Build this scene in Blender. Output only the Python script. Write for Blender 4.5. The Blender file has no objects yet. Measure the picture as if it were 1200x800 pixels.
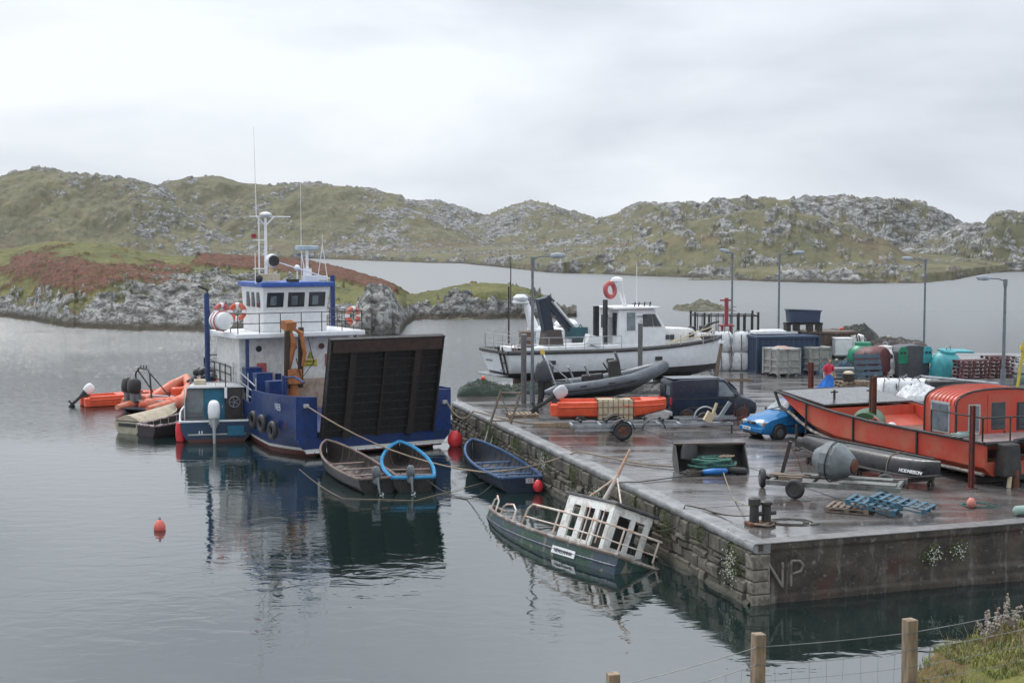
import bpy, math, random
import numpy as np
from mathutils import Vector, Matrix, Euler
random.seed(7); R = math.radians; PI = math.pi
S = bpy.context.scene; COL = S.collection
# ------------------------------------------------ camera, world, sun, exposure
F = 1667.0; PT = math.atan(115/1667.0); CH = 9.05; Q = 1.55
cam = bpy.data.objects.new('camera', bpy.data.cameras.new('camera')); COL.objects.link(cam)
cam.location = (0, 0, CH); cam.rotation_euler = (PI/2 - PT, 0, 0)
cam.data.lens = 50; cam.data.sensor_width = 36; cam.data.clip_end = 9000; cam.data.clip_start = .2
S.camera = cam
S.view_settings.view_transform = 'Standard'; S.view_settings.look = 'None'
S.view_settings.exposure = 0.42; S.view_settings.gamma = 1; S.view_settings.use_curve_mapping = False
W = bpy.data.worlds.new("World"); S.world = W; W.use_nodes = True
nt = W.node_tree; N = nt.nodes; Lk = nt.links
for n in list(N): N.remove(n)
def nn(t, **k):
    n = N.new(t)
    for a, b in k.items(): setattr(n, a, b)
    return n
out = nn('ShaderNodeOutputWorld'); bg = nn('ShaderNodeBackground'); bg.inputs[1].default_value = .1
sky = nn('ShaderNodeTexSky'); sky.sky_type = 'NISHITA'; sky.sun_disc = False
sky.sun_elevation = R(50); sky.sun_rotation = R(-35); sky.dust_density = 3
tc = nn('ShaderNodeTexCoord'); mp = nn('ShaderNodeMapping'); mp.inputs['Scale'].default_value = (1.5, 1.5, 5)
mp.inputs['Location'].default_value = (.35, .2, .55)
Lk.new(tc.outputs['Generated'], mp.inputs[0])
n1 = nn('ShaderNodeTexNoise'); n1.inputs['Scale'].default_value = 1.5; n1.inputs['Detail'].default_value = 7; n1.inputs['Roughness'].default_value = .5
n1.inputs['Distortion'].default_value = .25
Lk.new(mp.outputs[0], n1.inputs['Vector'])
cr = nn('ShaderNodeValToRGB'); cr.color_ramp.elements[0].position = .34; cr.color_ramp.elements[1].position = .58
cr.color_ramp.elements[0].color = (4.7, 5.1, 5.75, 1); cr.color_ramp.elements[1].color = (7.2, 7.6, 8.1, 1)
Lk.new(n1.outputs['Fac'], cr.inputs[0])
mx = nn('ShaderNodeMix', data_type='RGBA'); mx.inputs[0].default_value = .93
Lk.new(sky.outputs[0], mx.inputs[6]); Lk.new(cr.outputs[0], mx.inputs[7])
sz = nn('ShaderNodeSeparateXYZ'); Lk.new(tc.outputs['Generated'], sz.inputs[0])      # an overcast sky is brightest overhead
zr = nn('ShaderNodeMapRange'); zr.inputs[1].default_value = .28; zr.inputs[2].default_value = 1; zr.inputs[3].default_value = 1; zr.inputs[4].default_value = 2.1
Lk.new(sz.outputs['Z'], zr.inputs[0]); vm = nn('ShaderNodeVectorMath', operation='SCALE')
Lk.new(mx.outputs[2], vm.inputs[0]); Lk.new(zr.outputs[0], vm.inputs['Scale'])
Lk.new(vm.outputs[0], bg.inputs[0]); Lk.new(bg.outputs[0], out.inputs[0])
sl = bpy.data.lights.new('sun', 'SUN'); sl.energy = 1.5; sl.angle = R(14); sl.color = (1, .97, .93)
so = bpy.data.objects.new('sun', sl); COL.objects.link(so)
sd = Vector((-math.sin(R(35))*math.cos(R(50)), math.cos(R(35))*math.cos(R(50)), math.sin(R(50))))
so.rotation_euler = sd.to_track_quat('Z', 'Y').to_euler()
S.render.engine = 'CYCLES'; S.cycles.max_bounces = 5; S.cycles.diffuse_bounces = 2; S.cycles.glossy_bounces = 3
S.cycles.use_denoising = True

def G(u, v, z=Q):                        # the world point seen at photo pixel (u, v) at height z
    a = (u-600)/F; b = (400-v)/F
    dy = math.cos(PT)+b*math.sin(PT); dz = -math.sin(PT)+b*math.cos(PT)
    t = (z-CH)/dz
    return Vector((t*a, t*dy, z))
def D(u, v, Y):                          # the world point seen at photo pixel (u, v) at distance Y
    a = (u-600)/F; b = (400-v)/F
    dy = math.cos(PT)+b*math.sin(PT); dz = -math.sin(PT)+b*math.cos(PT)
    t = Y/dy
    return Vector((t*a, Y, CH+t*dz))
# ------------------------------------------------ materials
MATS = {}
def pm(name, c, c2=None, rough=.5, metal=0, scale=3, lo=.42, hi=.62, bump=0, bs=25, rust=0, rc=(.13, .045, .02), zs=None, st=(1, 1, 1), spec=.5, alpha=1, rs=2.2, grime=.35):
    if name in MATS: return MATS[name]
    m = bpy.data.materials.new(name); m.use_nodes = True; t = m.node_tree; n = t.nodes; l = t.links
    p = n['Principled BSDF']; p.inputs['Metallic'].default_value = metal
    p.inputs['Specular IOR Level'].default_value = spec
    if c2 is None: c2 = tuple(x*.72 for x in c)
    co = n.new('ShaderNodeTexCoord'); ma = n.new('ShaderNodeMapping'); ma.inputs['Scale'].default_value = st
    l.new(co.outputs['Object'], ma.inputs[0])
    def noise(sc, det=6, src=ma.outputs[0]):
        q = n.new('ShaderNodeTexNoise'); q.inputs['Scale'].default_value = sc; q.inputs['Detail'].default_value = det
        q.inputs['Roughness'].default_value = .62; l.new(src, q.inputs['Vector']); return q
    def ramp(q, a, b):
        r = n.new('ShaderNodeMapRange'); r.inputs['From Min'].default_value = a; r.inputs['From Max'].default_value = b
        l.new(q, r.inputs['Value']); return r
    def mix(f, a, b):
        x = n.new('ShaderNodeMix'); x.data_type = 'RGBA'
        for i, s in ((0, f), (6, a), (7, b)):
            if isinstance(s, (tuple, float, int)): x.inputs[i].default_value = (*s, 1) if isinstance(s, tuple) else s
            else: l.new(s, x.inputs[i])
        return x.outputs[2]
    k = mix(ramp(noise(scale).outputs[0], lo, hi).outputs[0], tuple(c), tuple(c2))
    if zs:
        sp = n.new('ShaderNodeSeparateXYZ'); l.new(co.outputs['Object'], sp.inputs[0])
        for z, cc in zs:
            g = n.new('ShaderNodeMath'); g.operation = 'LESS_THAN'; g.inputs[1].default_value = z
            l.new(sp.outputs['Z'], g.inputs[0]); k = mix(g.outputs[0], k, tuple(cc))
    if grime:                              # fine dirt speckle and streaks
        ms = n.new('ShaderNodeMapping'); ms.inputs['Scale'].default_value = (3, 3, .6); l.new(co.outputs['Object'], ms.inputs[0])
        gr = noise(4.5, 8, ms.outputs[0]); r0 = ramp(gr.outputs[0], .5, .8)
        h = n.new('ShaderNodeMath'); h.operation = 'MULTIPLY'; h.inputs[1].default_value = grime; l.new(r0.outputs[0], h.inputs[0])
        k = mix(h.outputs[0], k, (.07, .06, .045))
    if rust:
        ms2 = n.new('ShaderNodeMapping'); ms2.inputs['Scale'].default_value = (1, 1, .5); l.new(co.outputs['Object'], ms2.inputs[0])
        rn = noise(rs, 9, ms2.outputs[0]); rr = ramp(rn.outputs[0], .78-rust*.5, .83-rust*.5)
        k = mix(rr.outputs[0], k, tuple(rc))
    l.new(k, p.inputs['Base Color'])
    rq = ramp(noise(scale*2.3).outputs[0], .3, .7); rq.inputs['To Min'].default_value = max(.02, rough-.12); rq.inputs['To Max'].default_value = min(1, rough+.15)
    l.new(rq.outputs[0], p.inputs['Roughness'])
    if bump:
        b = n.new('ShaderNodeBump'); b.inputs['Strength'].default_value = bump; b.inputs['Distance'].default_value = .05
        l.new(noise(bs, 8).outputs[0], b.inputs['Height']); l.new(b.outputs[0], p.inputs['Normal'])
    if alpha < 1:
        p.inputs['Transmission Weight'].default_value = 1-alpha; p.inputs['IOR'].default_value = 1.1
    MATS[name] = m; return m
white = pm('white_paint', (.76, .77, .78), (.68, .69, .7), rough=.35, grime=.12)
whiter = pm('rust_streaked_white', (.74, .74, .72), (.6, .59, .56), rough=.45, rust=.26, rc=(.3, .13, .06))
blue = pm('ferry_blue', (.012, .042, .17), (.012, .03, .11), rough=.35, rust=.12)
bluer = pm('ferry_hull_blue', (.01, .035, .15), (.012, .03, .09), rough=.38, rust=.2, zs=[(.34, (.55, .55, .52)), (.22, (.09, .02, .015)), (-.02, (.02, .02, .015))])
black = pm('black_rubber', (.02, .021, .023), (.035, .035, .037), rough=.6, bump=.2)
dark = pm('dark_steel', (.03, .032, .035), (.055, .05, .045), rough=.45, metal=.3)
blackp = pm('black_pitch', (.01, .0105, .012), (.018, .018, .02), rough=.33, bump=.05, bs=10)
ramp_m = pm('dark_ramp_steel', (.01, .01, .011), (.02, .016, .014), rough=.6, rust=.12, rc=(.05, .025, .018), bump=.3)  # near-black steel with dark rust patches
rust_m = pm('rusty_steel', (.15, .05, .025), (.06, .03, .022), rough=.75, bump=.4)
redpost = pm('red_oxide_paint', (.16, .025, .018), (.07, .025, .02), rough=.6, bump=.3)
galv = pm('galvanised_steel', (.36, .38, .4), (.24, .26, .28), rough=.42, metal=.55)
grey = pm('grey_paint', (.2, .225, .24), (.15, .17, .18), rough=.5)
lgrey = pm('light_grey_gelcoat', (.42, .44, .45), (.33, .34, .34), rough=.45)
ribgrey = pm('grey_tube_rubber', (.1, .115, .135), (.07, .08, .095), rough=.42)
orange = pm('orange_plastic', (.72, .1, .035), (.6, .075, .03), rough=.4)
orangef = pm('faded_orange_rubber', (.6, .09, .04), (.5, .2, .13), rough=.55)
redhull = pm('red_boat_paint', (.48, .055, .03), (.42, .085, .05), rough=.4, scale=1.2, rust=.12, rc=(.42, .17, .06))
redbuoy = pm('red_buoy_plastic', (.62, .03, .04), (.5, .02, .03), rough=.35, grime=.15)
wood = pm('weathered_wood', (.21, .16, .12), (.12, .09, .07), rough=.7, st=(1, 8, 8), bump=.3)
woodl = pm('pale_timber', (.3, .22, .145), (.17, .125, .085), rough=.7, st=(1, 1, .15), scale=18, bump=.3)
woodd = pm('dark_wet_wood', (.04, .03, .027), (.025, .02, .019), rough=.45, bump=.2)
woodpink = pm('faded_gunwale_wood', (.17, .12, .105), (.1, .07, .06), rough=.6)
cyan = pm('bright_blue_paint', (.02, .26, .5), (.015, .18, .38), rough=.4)
bluec = pm('faded_blue_paint', (.015, .06, .16), (.08, .12, .16), rough=.45, lo=.5, hi=.7)
teal = pm('teal_paint', (.01, .14, .24), (.01, .1, .17), rough=.45)
navy = pm('navy_paint', (.01, .02, .045), (.015, .025, .04), rough=.35)
glass = pm('dark_window_glass', (.03, .036, .04), (.045, .052, .058), rough=.06, spec=.8, grime=.1)
glassl = pm('pale_window_glass', (.16, .19, .21), (.1, .12, .14), rough=.06, spec=.8, grime=.1)
cream = pm('cream_plastic', (.55, .47, .33), (.45, .37, .24), rough=.5)
bagw = pm('white_woven_bag', (.66, .67, .68), (.54, .55, .56), rough=.75, bump=.5, bs=9)
green = pm('green_plastic', (.012, .22, .12), (.012, .16, .09), rough=.4)
greend = pm('dark_green_paint', (.03, .1, .04), (.025, .075, .03), rough=.45)
tealp = pm('turquoise_plastic', (.05, .33, .36), (.04, .25, .28), rough=.45)
maroon = pm('maroon_plastic', (.12, .03, .035), (.07, .02, .025), rough=.55)
ropem = pm('tan_rope', (.3, .24, .17), (.18, .14, .1), rough=.85, scale=30)
roped = pm('dark_rope', (.07, .065, .055), (.04, .035, .03), rough=.85, scale=30)
ropeg = pm('green_net_twine', (.05, .15, .12), (.025, .07, .06), rough=.85, scale=14)
yellow = pm('yellow_paint', (.6, .5, .06), (.45, .36, .05), rough=.5)
craneo = pm('crane_orange', (.42, .16, .05), (.3, .1, .03), rough=.5, rust=.3)
fadedred = pm('faded_red_paint', (.45, .08, .08), (.35, .1, .1), rough=.5)
binm = pm('grey_bin_plastic', (.32, .32, .3), (.24, .24, .22), rough=.55)
brownc = pm('brown_container_paint', (.09, .07, .055), (.14, .1, .08), rough=.6, rust=.3)
contb = pm('container_blue', (.025, .05, .11), (.03, .055, .09), rough=.5, rust=.22)
carb = pm('car_blue_paint', (.015, .16, .38), (.012, .14, .34), rough=.2, grime=.3)
vanb = pm('van_navy_paint', (.012, .018, .035), (.014, .022, .04), rough=.16, grime=.15)
deckg = pm('wet_grey_deck', (.085, .085, .09), (.06, .06, .062), rough=.2)
rib_int = pm('boat_interior_wood', (.06, .048, .04), (.03, .026, .023), rough=.55, bump=.3)
wreckh = pm('peeling_green_hull', (.018, .06, .035), (.03, .05, .075), rough=.5, scale=1.1, lo=.42, hi=.58, rust=.42, rc=(.16, .15, .12), bump=.5, bs=12, rs=2.2)
skin = pm('skin', (.5, .3, .22), rough=.5, grime=0)
hairm = pm('hair', (.12, .06, .03), rough=.6, grime=0)
redcl = pm('red_cloth', (.55, .03, .06), rough=.8, grime=0)
bluecl = pm('blue_cloth', (.02, .16, .55), (.015, .1, .4), rough=.8, grime=0)
concr = pm('concrete_block', (.3, .3, .29), (.2, .2, .19), rough=.7, bump=.4)
sheepm = pm('fleece', (.6, .58, .52), rough=.9)
# ------------------------------------------------ mesh builder
class MB:
    def __init__(s): s.v = []; s.f = []; s.M = None
    def add(s, vs, fs):
        b = len(s.v)
        s.v += [tuple(s.M @ Vector(v)) if s.M else tuple(v) for v in vs]
        s.f += [tuple(i+b for i in q) for q in fs]; return s
    def box(s, c, d, rot=(0, 0, 0), taper=1):
        m = Euler(rot).to_matrix(); vs = []
        for z in (-.5, .5):
            k = taper if z > 0 else 1
            for x, y in ((-.5, -.5), (.5, -.5), (.5, .5), (-.5, .5)):
                vs.append(Vector(c) + m @ Vector((x*d[0]*k, y*d[1]*k, z*d[2])))
        return s.add(vs, [(3, 2, 1, 0), (4, 5, 6, 7), (0, 1, 5, 4), (1, 2, 6, 5), (2, 3, 7, 6), (3, 0, 4, 7)])
    def cyl(s, a, b, r, r2=None, n=10, caps=True):
        a = Vector(a); b = Vector(b); r2 = r if r2 is None else r2
        q = (b-a).to_track_quat('Z', 'Y'); vs = []
        for p, rr in ((a, r), (b, r2)):
            for i in range(n):
                t = 2*PI*i/n; vs.append(p + q @ Vector((rr*math.cos(t), rr*math.sin(t), 0)))
        fs = [(i, (i+1) % n, n+(i+1) % n, n+i) for i in range(n)]
        if caps: fs += [tuple(range(n-1, -1, -1)), tuple(range(n, 2*n))]
        return s.add(vs, fs)
    def tube(s, pts, r, n=6, closed=False):
        pts = [Vector(p) for p in pts]; m = len(pts); vs = []
        rs = r if isinstance(r, (list, tuple)) else [r]*m
        up = Vector((0, 0, 1)); prev = None
        for i, p in enumerate(pts):
            a = pts[(i-1) % m] if (closed or i > 0) else p
            b = pts[(i+1) % m] if (closed or i < m-1) else p
            t = (b-a).normalized()
            if prev is None:
                x = t.cross(up)
                if x.length < .05: x = t.cross(Vector((1, 0, 0)))
                x.normalize()
            else:
                x = prev - t*prev.dot(t); x.normalize()
            prev = x; y = t.cross(x)
            for k in range(n):
                w = 2*PI*k/n; vs.append(p + x*rs[i]*math.cos(w) + y*rs[i]*math.sin(w))
        fs = []
        for i in range(m if closed else m-1):
            j = (i+1) % m
            for k in range(n): fs.append((i*n+k, i*n+(k+1) % n, j*n+(k+1) % n, j*n+k))
        if not closed: fs += [tuple(range(n-1, -1, -1)), tuple((m-1)*n+k for k in range(n))]
        return s.add(vs, fs)
    def lathe(s, prof, n=16, c=(0, 0, 0), axis=(0, 0, 1), sx=1, sy=1):
        q = Vector(axis).to_track_quat('Z', 'Y'); vs = []; c = Vector(c)
        for r, z in prof:
            for i in range(n):
                t = 2*PI*i/n; vs.append(c + q @ Vector((r*math.cos(t)*sx, r*math.sin(t)*sy, z)))
        fs = [(j*n+i, j*n+(i+1) % n, (j+1)*n+(i+1) % n, (j+1)*n+i) for j in range(len(prof)-1) for i in range(n)]
        fs += [tuple(range(n-1, -1, -1)), tuple((len(prof)-1)*n+i for i in range(n))]
        return s.add(vs, fs)
    def ball(s, c, r, sc=(1, 1, 1), n=12, axis=(0, 0, 1)):
        pr = [(max(.001, math.sin(PI*j/8))*r, -math.cos(PI*j/8)*r*sc[2]) for j in range(9)]
        return s.lathe(pr, n, c, axis, sc[0], sc[1])
    def torus(s, c, Rr, r, axis=(0, 0, 1), n=20, k=8, a0=0, a1=2*PI):
        q = Vector(axis).to_track_quat('Z', 'Y'); full = abs(a1-a0-2*PI) < 1e-6
        pts = [Vector(c)+q @ Vector((Rr*math.cos(a0+(a1-a0)*i/n), Rr*math.sin(a0+(a1-a0)*i/n), 0)) for i in range(n if full else n+1)]
        return s.tube(pts, r, k, closed=full)
    def loft(s, rows, ring=False, cap=False):
        n = len(rows[0]); vs = [p for r in rows for p in r]; fs = []
        for j in range(len(rows)-1):
            for i in range(n if ring else n-1):
                fs.append((j*n+i, j*n+(i+1) % n, (j+1)*n+(i+1) % n, (j+1)*n+i))
        if cap: fs += [tuple(range(n-1, -1, -1)), tuple((len(rows)-1)*n+i for i in range(n))]
        return s.add(vs, fs)
    def prism(s, poly, a, b, ax='y'):      # 2D polygon extruded from a to b along an axis
        def P(p, t): return {'y': (p[0], t, p[1]), 'x': (t, p[0], p[1]), 'z': (p[0], p[1], t)}[ax]
        n = len(poly); vs = [P(p, a) for p in poly]+[P(p, b) for p in poly]
        fs = [(i, (i+1) % n, n+(i+1) % n, n+i) for i in range(n)]+[tuple(range(n-1, -1, -1)), tuple(range(n, 2*n))]
        return s.add(vs, fs)
    def build(s, name, m, parent=None, smooth=None, bevel=0, loc=None, rot=None, label=None):
        me = bpy.data.meshes.new(name); me.from_pydata(s.v, [], s.f); me.materials.append(m)
        import bmesh
        bm = bmesh.new(); bm.from_mesh(me); bmesh.ops.recalc_face_normals(bm, faces=bm.faces); bm.to_mesh(me); bm.free()
        if smooth is not None:
            me.shade_smooth(); me.set_sharp_from_angle(angle=R(smooth))
        o = bpy.data.objects.new(name, me); COL.objects.link(o)
        if parent: o.parent = parent
        if loc is not None: o.location = loc
        if rot is not None: o.rotation_euler = rot
        if bevel:
            b = o.modifiers.new('bevel', 'BEVEL'); b.width = bevel; b.segments = 2; b.limit_method = 'ANGLE'; b.angle_limit = R(40)
        if label: o['label'] = label
        return o
def thing(name, label, cat, loc=(0, 0, 0), rz=0, group=None, rot=None, rx=0, ry=0):
    o = bpy.data.objects.new(name, None); COL.objects.link(o); o.location = loc; o.rotation_euler = (rx, ry, rz); o.empty_display_size = .3
    return tag(o, label, cat, group)
def tag(o, label=None, cat=None, group=None, kind=None):
    if label: o['label'] = label
    if cat: o['category'] = cat
    if group: o['group'] = group
    if kind: o['kind'] = kind
    return o
def copy_tree(o, parent=None, loc=None, rot=None, label=None):
    c = o.copy(); COL.objects.link(c); c.parent = parent
    if loc is not None: c.location = loc
    if rot is not None: c.rotation_euler = rot
    if label: c['label'] = label
    for ch in list(o.children): copy_tree(ch, c)
    return c
def text(body, size, m, parent, loc, rot, name='lettering', ext=.004, sx=1, align='CENTER'):
    cu = bpy.data.curves.new('t', 'FONT'); cu.body = body; cu.size = size; cu.extrude = ext; cu.align_x = align
    to = bpy.data.objects.new('t', cu); COL.objects.link(to)
    me = bpy.data.meshes.new_from_object(to); COL.objects.unlink(to); bpy.data.objects.remove(to)
    me.materials.clear(); me.materials.append(m)
    o = bpy.data.objects.new(name, me); COL.objects.link(o); o.parent = parent; o.location = loc; o.rotation_euler = rot; o.scale = (sx, 1, 1)
    return o
# ------------------------------------------------ numpy noise
_rng = np.random.RandomState(3); _T = _rng.rand(256, 256)
def vnoise(x, y):
    xi = np.floor(x).astype(int); yi = np.floor(y).astype(int); fx = x-xi; fy = y-yi
    fx = fx*fx*(3-2*fx); fy = fy*fy*(3-2*fy)
    a = _T[xi % 256, yi % 256]; b = _T[(xi+1) % 256, yi % 256]; c = _T[xi % 256, (yi+1) % 256]; d = _T[(xi+1) % 256, (yi+1) % 256]
    return a*(1-fx)*(1-fy)+b*fx*(1-fy)+c*(1-fx)*fy+d*fx*fy
def fbm(x, y, o=5, g=.5):
    s = 0; a = 1; t = 0
    for i in range(o):
        s = s+a*vnoise(x*2**i+17.3*i, y*2**i+9.1*i); t += a; a *= g
    return s/t
def ridged(x, y, o=5, g=.55):
    s = 0; a = 1; t = 0
    for i in range(o):
        s = s+a*(1-np.abs(2*vnoise(x*2**i+31.7*i, y*2**i+5.3*i)-1)); t += a; a *= g
    return s/t
def sstep(a, b, x):
    t = np.clip((x-a)/(b-a), 0, 1); return t*t*(3-2*t)
def gridmesh(name, X, Y, Z, attrs, m):
    ny, nx = X.shape; me = bpy.data.meshes.new(name)
    co = np.stack([X, Y, Z], -1).reshape(-1, 3).astype(np.float32)
    idx = np.arange(nx*ny).reshape(ny, nx)
    q = np.stack([idx[:-1, :-1], idx[:-1, 1:], idx[1:, 1:], idx[1:, :-1]], -1).reshape(-1, 4)
    me.vertices.add(len(co)); me.vertices.foreach_set('co', co.ravel())
    me.loops.add(q.size); me.loops.foreach_set('vertex_index', q.ravel().astype(np.int32))
    me.polygons.add(len(q)); me.polygons.foreach_set('loop_start', np.arange(0, q.size, 4, dtype=np.int32))
    me.polygons.foreach_set('loop_total', np.full(len(q), 4, dtype=np.int32))
    me.update(); me.validate()
    for k, a in attrs.items():
        at = me.attributes.new(k, 'FLOAT', 'POINT'); at.data.foreach_set('value', a.ravel().astype(np.float32))
    me.materials.append(m); me.shade_smooth()
    o = bpy.data.objects.new(name, me); COL.objects.link(o); return o
# ------------------------------------------------ terrain
def land_mat(name, g1, g2, sc, rs):
    m = bpy.data.materials.new(name); m.use_nodes = True; t = m.node_tree; n = t.nodes; l = t.links
    p = n['Principled BSDF']; p.inputs['Roughness'].default_value = .9; p.inputs['Specular IOR Level'].default_value = .2
    co = n.new('ShaderNodeTexCoord')
    def noise(s, d=8, r=.65):
        q = n.new('ShaderNodeTexNoise'); q.inputs['Scale'].default_value = s; q.inputs['Detail'].default_value = d; q.inputs['Roughness'].default_value = r
        l.new(co.outputs['Object'], q.inputs['Vector']); return q.outputs[0]
    def rng(v, a, b):
        r = n.new('ShaderNodeMapRange'); r.inputs['From Min'].default_value = a; r.inputs['From Max'].default_value = b; l.new(v, r.inputs['Value']); return r.outputs[0]
    def mix(f, a, b):
        x = n.new('ShaderNodeMix'); x.data_type = 'RGBA'
        for i, s in ((0, f), (6, a), (7, b)):
            if isinstance(s, tuple): x.inputs[i].default_value = (*s, 1)
            else: l.new(s, x.inputs[i])
        return x.outputs[2]
    def attr(a):
        q = n.new('ShaderNodeAttribute'); q.attribute_name = a; return q.outputs['Fac']
    gr = mix(rng(noise(sc), .38, .62), g1, g2)
    gr = mix(rng(noise(sc*9), .46, .72), gr, tuple(x*.42 for x in g1)); gr = mix(rng(noise(sc*3.3), .54, .70), gr, (g1[0]*1.08, g1[1]*.93, g1[2]*.95))
    br = mix(rng(noise(sc*9), .38, .60), (.17, .062, .046), (.06, .032, .024)); br = mix(rng(noise(sc*14), .54, .64), br, (.08, .085, .035))
    mr = n.new('ShaderNodeMapping'); mr.inputs['Rotation'].default_value = (0, R(38), 0); mr.inputs['Scale'].default_value = (1, 1, 2.6); l.new(co.outputs['Object'], mr.inputs[0])
    qs = n.new('ShaderNodeTexNoise'); qs.inputs['Scale'].default_value = rs*.8; qs.inputs['Detail'].default_value = 9; qs.inputs['Roughness'].default_value = .68; l.new(mr.outputs[0], qs.inputs['Vector'])
    rk = mix(rng(qs.outputs[0], .40, .60), (.045, .044, .04), (.33, .33, .32))  # crevice shade and pale highlights put into the rock colour, following the bump
    rk = mix(rng(noise(rs*3.3), .50, .60), rk, (.075, .072, .06))
    rk = mix(attr('low'), rk, (.05, .042, .03))
    c = mix(attr('brac'), gr, br); c = mix(attr('rock'), c, rk)
    l.new(c, p.inputs['Base Color'])
    b = n.new('ShaderNodeBump'); b.inputs['Strength'].default_value = .8; b.inputs['Distance'].default_value = .8/rs*.25
    l.new(qs.outputs[0], b.inputs['Height']); l.new(b.outputs[0], p.inputs['Normal'])
    return m
def prof(tab, u): return np.interp(u, [a for a, b in tab], [b for a, b in tab])
def far_hills():
    us = np.arange(-160, 1361, 1.3); nr = 430
    shore = prof([(-160, 305), (300, 304), (370, 303), (420, 305), (500, 308), (540, 308.5), (580, 312.5), (640, 319), (700, 321), (740, 323), (800, 325), (900, 330), (1000, 332.5), (1080, 331.5), (1115, 328.5), (1150, 321.5), (1180, 318.5), (1360, 318)], us)
    Ys = CH*F/(shore-285.0)
    Ys = Ys*(1+.02*(fbm(us/14, us*0+3)-.5))
    t = np.linspace(0, 1, nr)[:, None]**1.35
    Y = Ys[None, :]*(1-t)+1420*t; U = np.broadcast_to(us, Y.shape); X = (U-600)/F*Y
    d = Y-Ys[None, :]
    Z = -1.2+3.2*sstep(0, 9, d)+ np.minimum(d, 250)*.018
    Z = Z + 2.5*(fbm(X/50, Y/70)-.45)*sstep(5, 60, d)
    hills = [  # (ridge rows of the photo, ridge distance, reach in front, behind, rockiness)
        ([(-160, 222), (0, 210), (20, 203), (50, 197), (62, 198), (80, 202), (120, 206), (160, 212), (195, 221), (230, 245), (270, 275), (310, 300)], 900, 140, 60, .5),
        ([(120, 240), (180, 222), (200, 213), (222, 209), (250, 208), (280, 213), (320, 217), (370, 216), (400, 218), (440, 221), (465, 229), (500, 246), (540, 266), (600, 300)], 1030, 210, 60, .5),
        ([(400, 262), (440, 242), (480, 235), (520, 237), (550, 246), (580, 256), (630, 280)], 1130, 120, 60, .75),
        ([(500, 275), (560, 257), (600, 241), (622, 237), (640, 238), (670, 247), (690, 254), (740, 275)], 1130, 220, 60, .55),
        ([(640, 275), (700, 257), (722, 250), (750, 237), (790, 240), (820, 248), (870, 272)], 860, 190, 60, .55),
        ([(740, 262), (790, 241), (812, 238), (840, 236), (870, 232), (900, 233), (960, 231), (1000, 233.5), (1040, 232), (1070, 235), (1100, 246), (1130, 262), (1160, 285), (1210, 312)], 600, 45, 50, .86),
        ([(640, 312), (700, 300), (760, 277), (800, 261), (850, 251), (880, 247), (920, 248), (960, 255), (1000, 267), (1040, 283), (1062, 298), (1095, 312), (1130, 330)], 425, 62, 60, .56),
        ([(1040, 300), (1100, 276), (1130, 264), (1150, 263), (1165, 252), (1195, 250), (1240, 254), (1360, 240)], 520, 60, 60, .6)]
    rocky = np.full(Z.shape, .34)
    for tab, Yr, wf, wb, rk in hills:
        hv = prof(tab, us); hz = CH+(285-hv)/F*Yr
        hz = np.where((us < tab[0][0]) | (us > tab[-1][0]), -5, hz)
        yr = Yr+25*(fbm(us/60+Yr, us*0)-.5)
        rch = np.minimum(wf, .93*(yr-Ys))[None, :]
        q = 1-np.clip((yr-Y)/rch, 0, 1); ef = .35*q+.65*q*q*(3-2*q)
        e = np.where(Y < yr, ef, np.exp(-((Y-yr)/wb)**2.0))
        hh = hz[None, :]*e
        lump = (fbm(X/16+Yr, Y/24, 4)-.5)*.30*hz[None, :]*sstep(.05, .4, e)*(1-sstep(.8, 1.0, e)*.75)
        hh = hh+np.where(hz[None, :] > 4, lump, 0)
        rocky = np.where(hh > Z, rk, rocky); Z = np.maximum(Z, hh)
    k = (Y/600)[:]                                     # outcrops: clusters of small slabs
    cl = fbm(X/38+4, Y/70, 4); mid = ridged((X+Z*.8)/13, (Z*1.6+Y*.25)/13, 4, .6); sm = fbm((X-Z*.5)/3.0, (Z*1.3+Y*.4)/3.2, 4, .6)
    score = cl*.62+mid*.46+sm*.52+(rocky-.5)*.52
    score = score+.22*(1-sstep(5, 16, d))*sstep(.38, .6, fbm(X/22, Y*0, 3))
    rock = sstep(.975, 1.0, score)
    rock = np.maximum(rock, .9*sstep(.685, .72, fbm(X/2.6+11, (Z*1.5+Y*.35)/2.2, 3))*sstep(.47, .56, fbm(X/30+2, Y/50+7, 3)))
    rock = np.maximum(rock, (1-sstep(2.0, 4, d))*sstep(.46, .54, fbm(X/5, Y/5)))
    ledge = ridged((X*.8+Z*1.4)/5.5, (Z*1.1-X*.3+Y*.2)/2.6, 4, .6)
    Z = Z+rock*(.3+3.0*np.clip(ledge-.45, -.2, 1)+1.2*(sm-.5))*sstep(0, 6, d)+.5*(fbm(X/3, Y/4)-.5)*sstep(0, 6, d)
    Z[0] = -1.5
    brac = sstep(.55, .63, fbm(X/30+5, Y/60, 4))*.3*(1-sstep(9, 14, Z))
    low = 1-sstep(.3, 1.2, Z)
    o = gridmesh('hills', X, Y, Z, dict(rock=rock, brac=brac, low=low), land_mat('moor_far', (.155, .145, .08), (.092, .092, .052), .03, .3))
    return tag(o, kind='structure')
far_hills()
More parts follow.
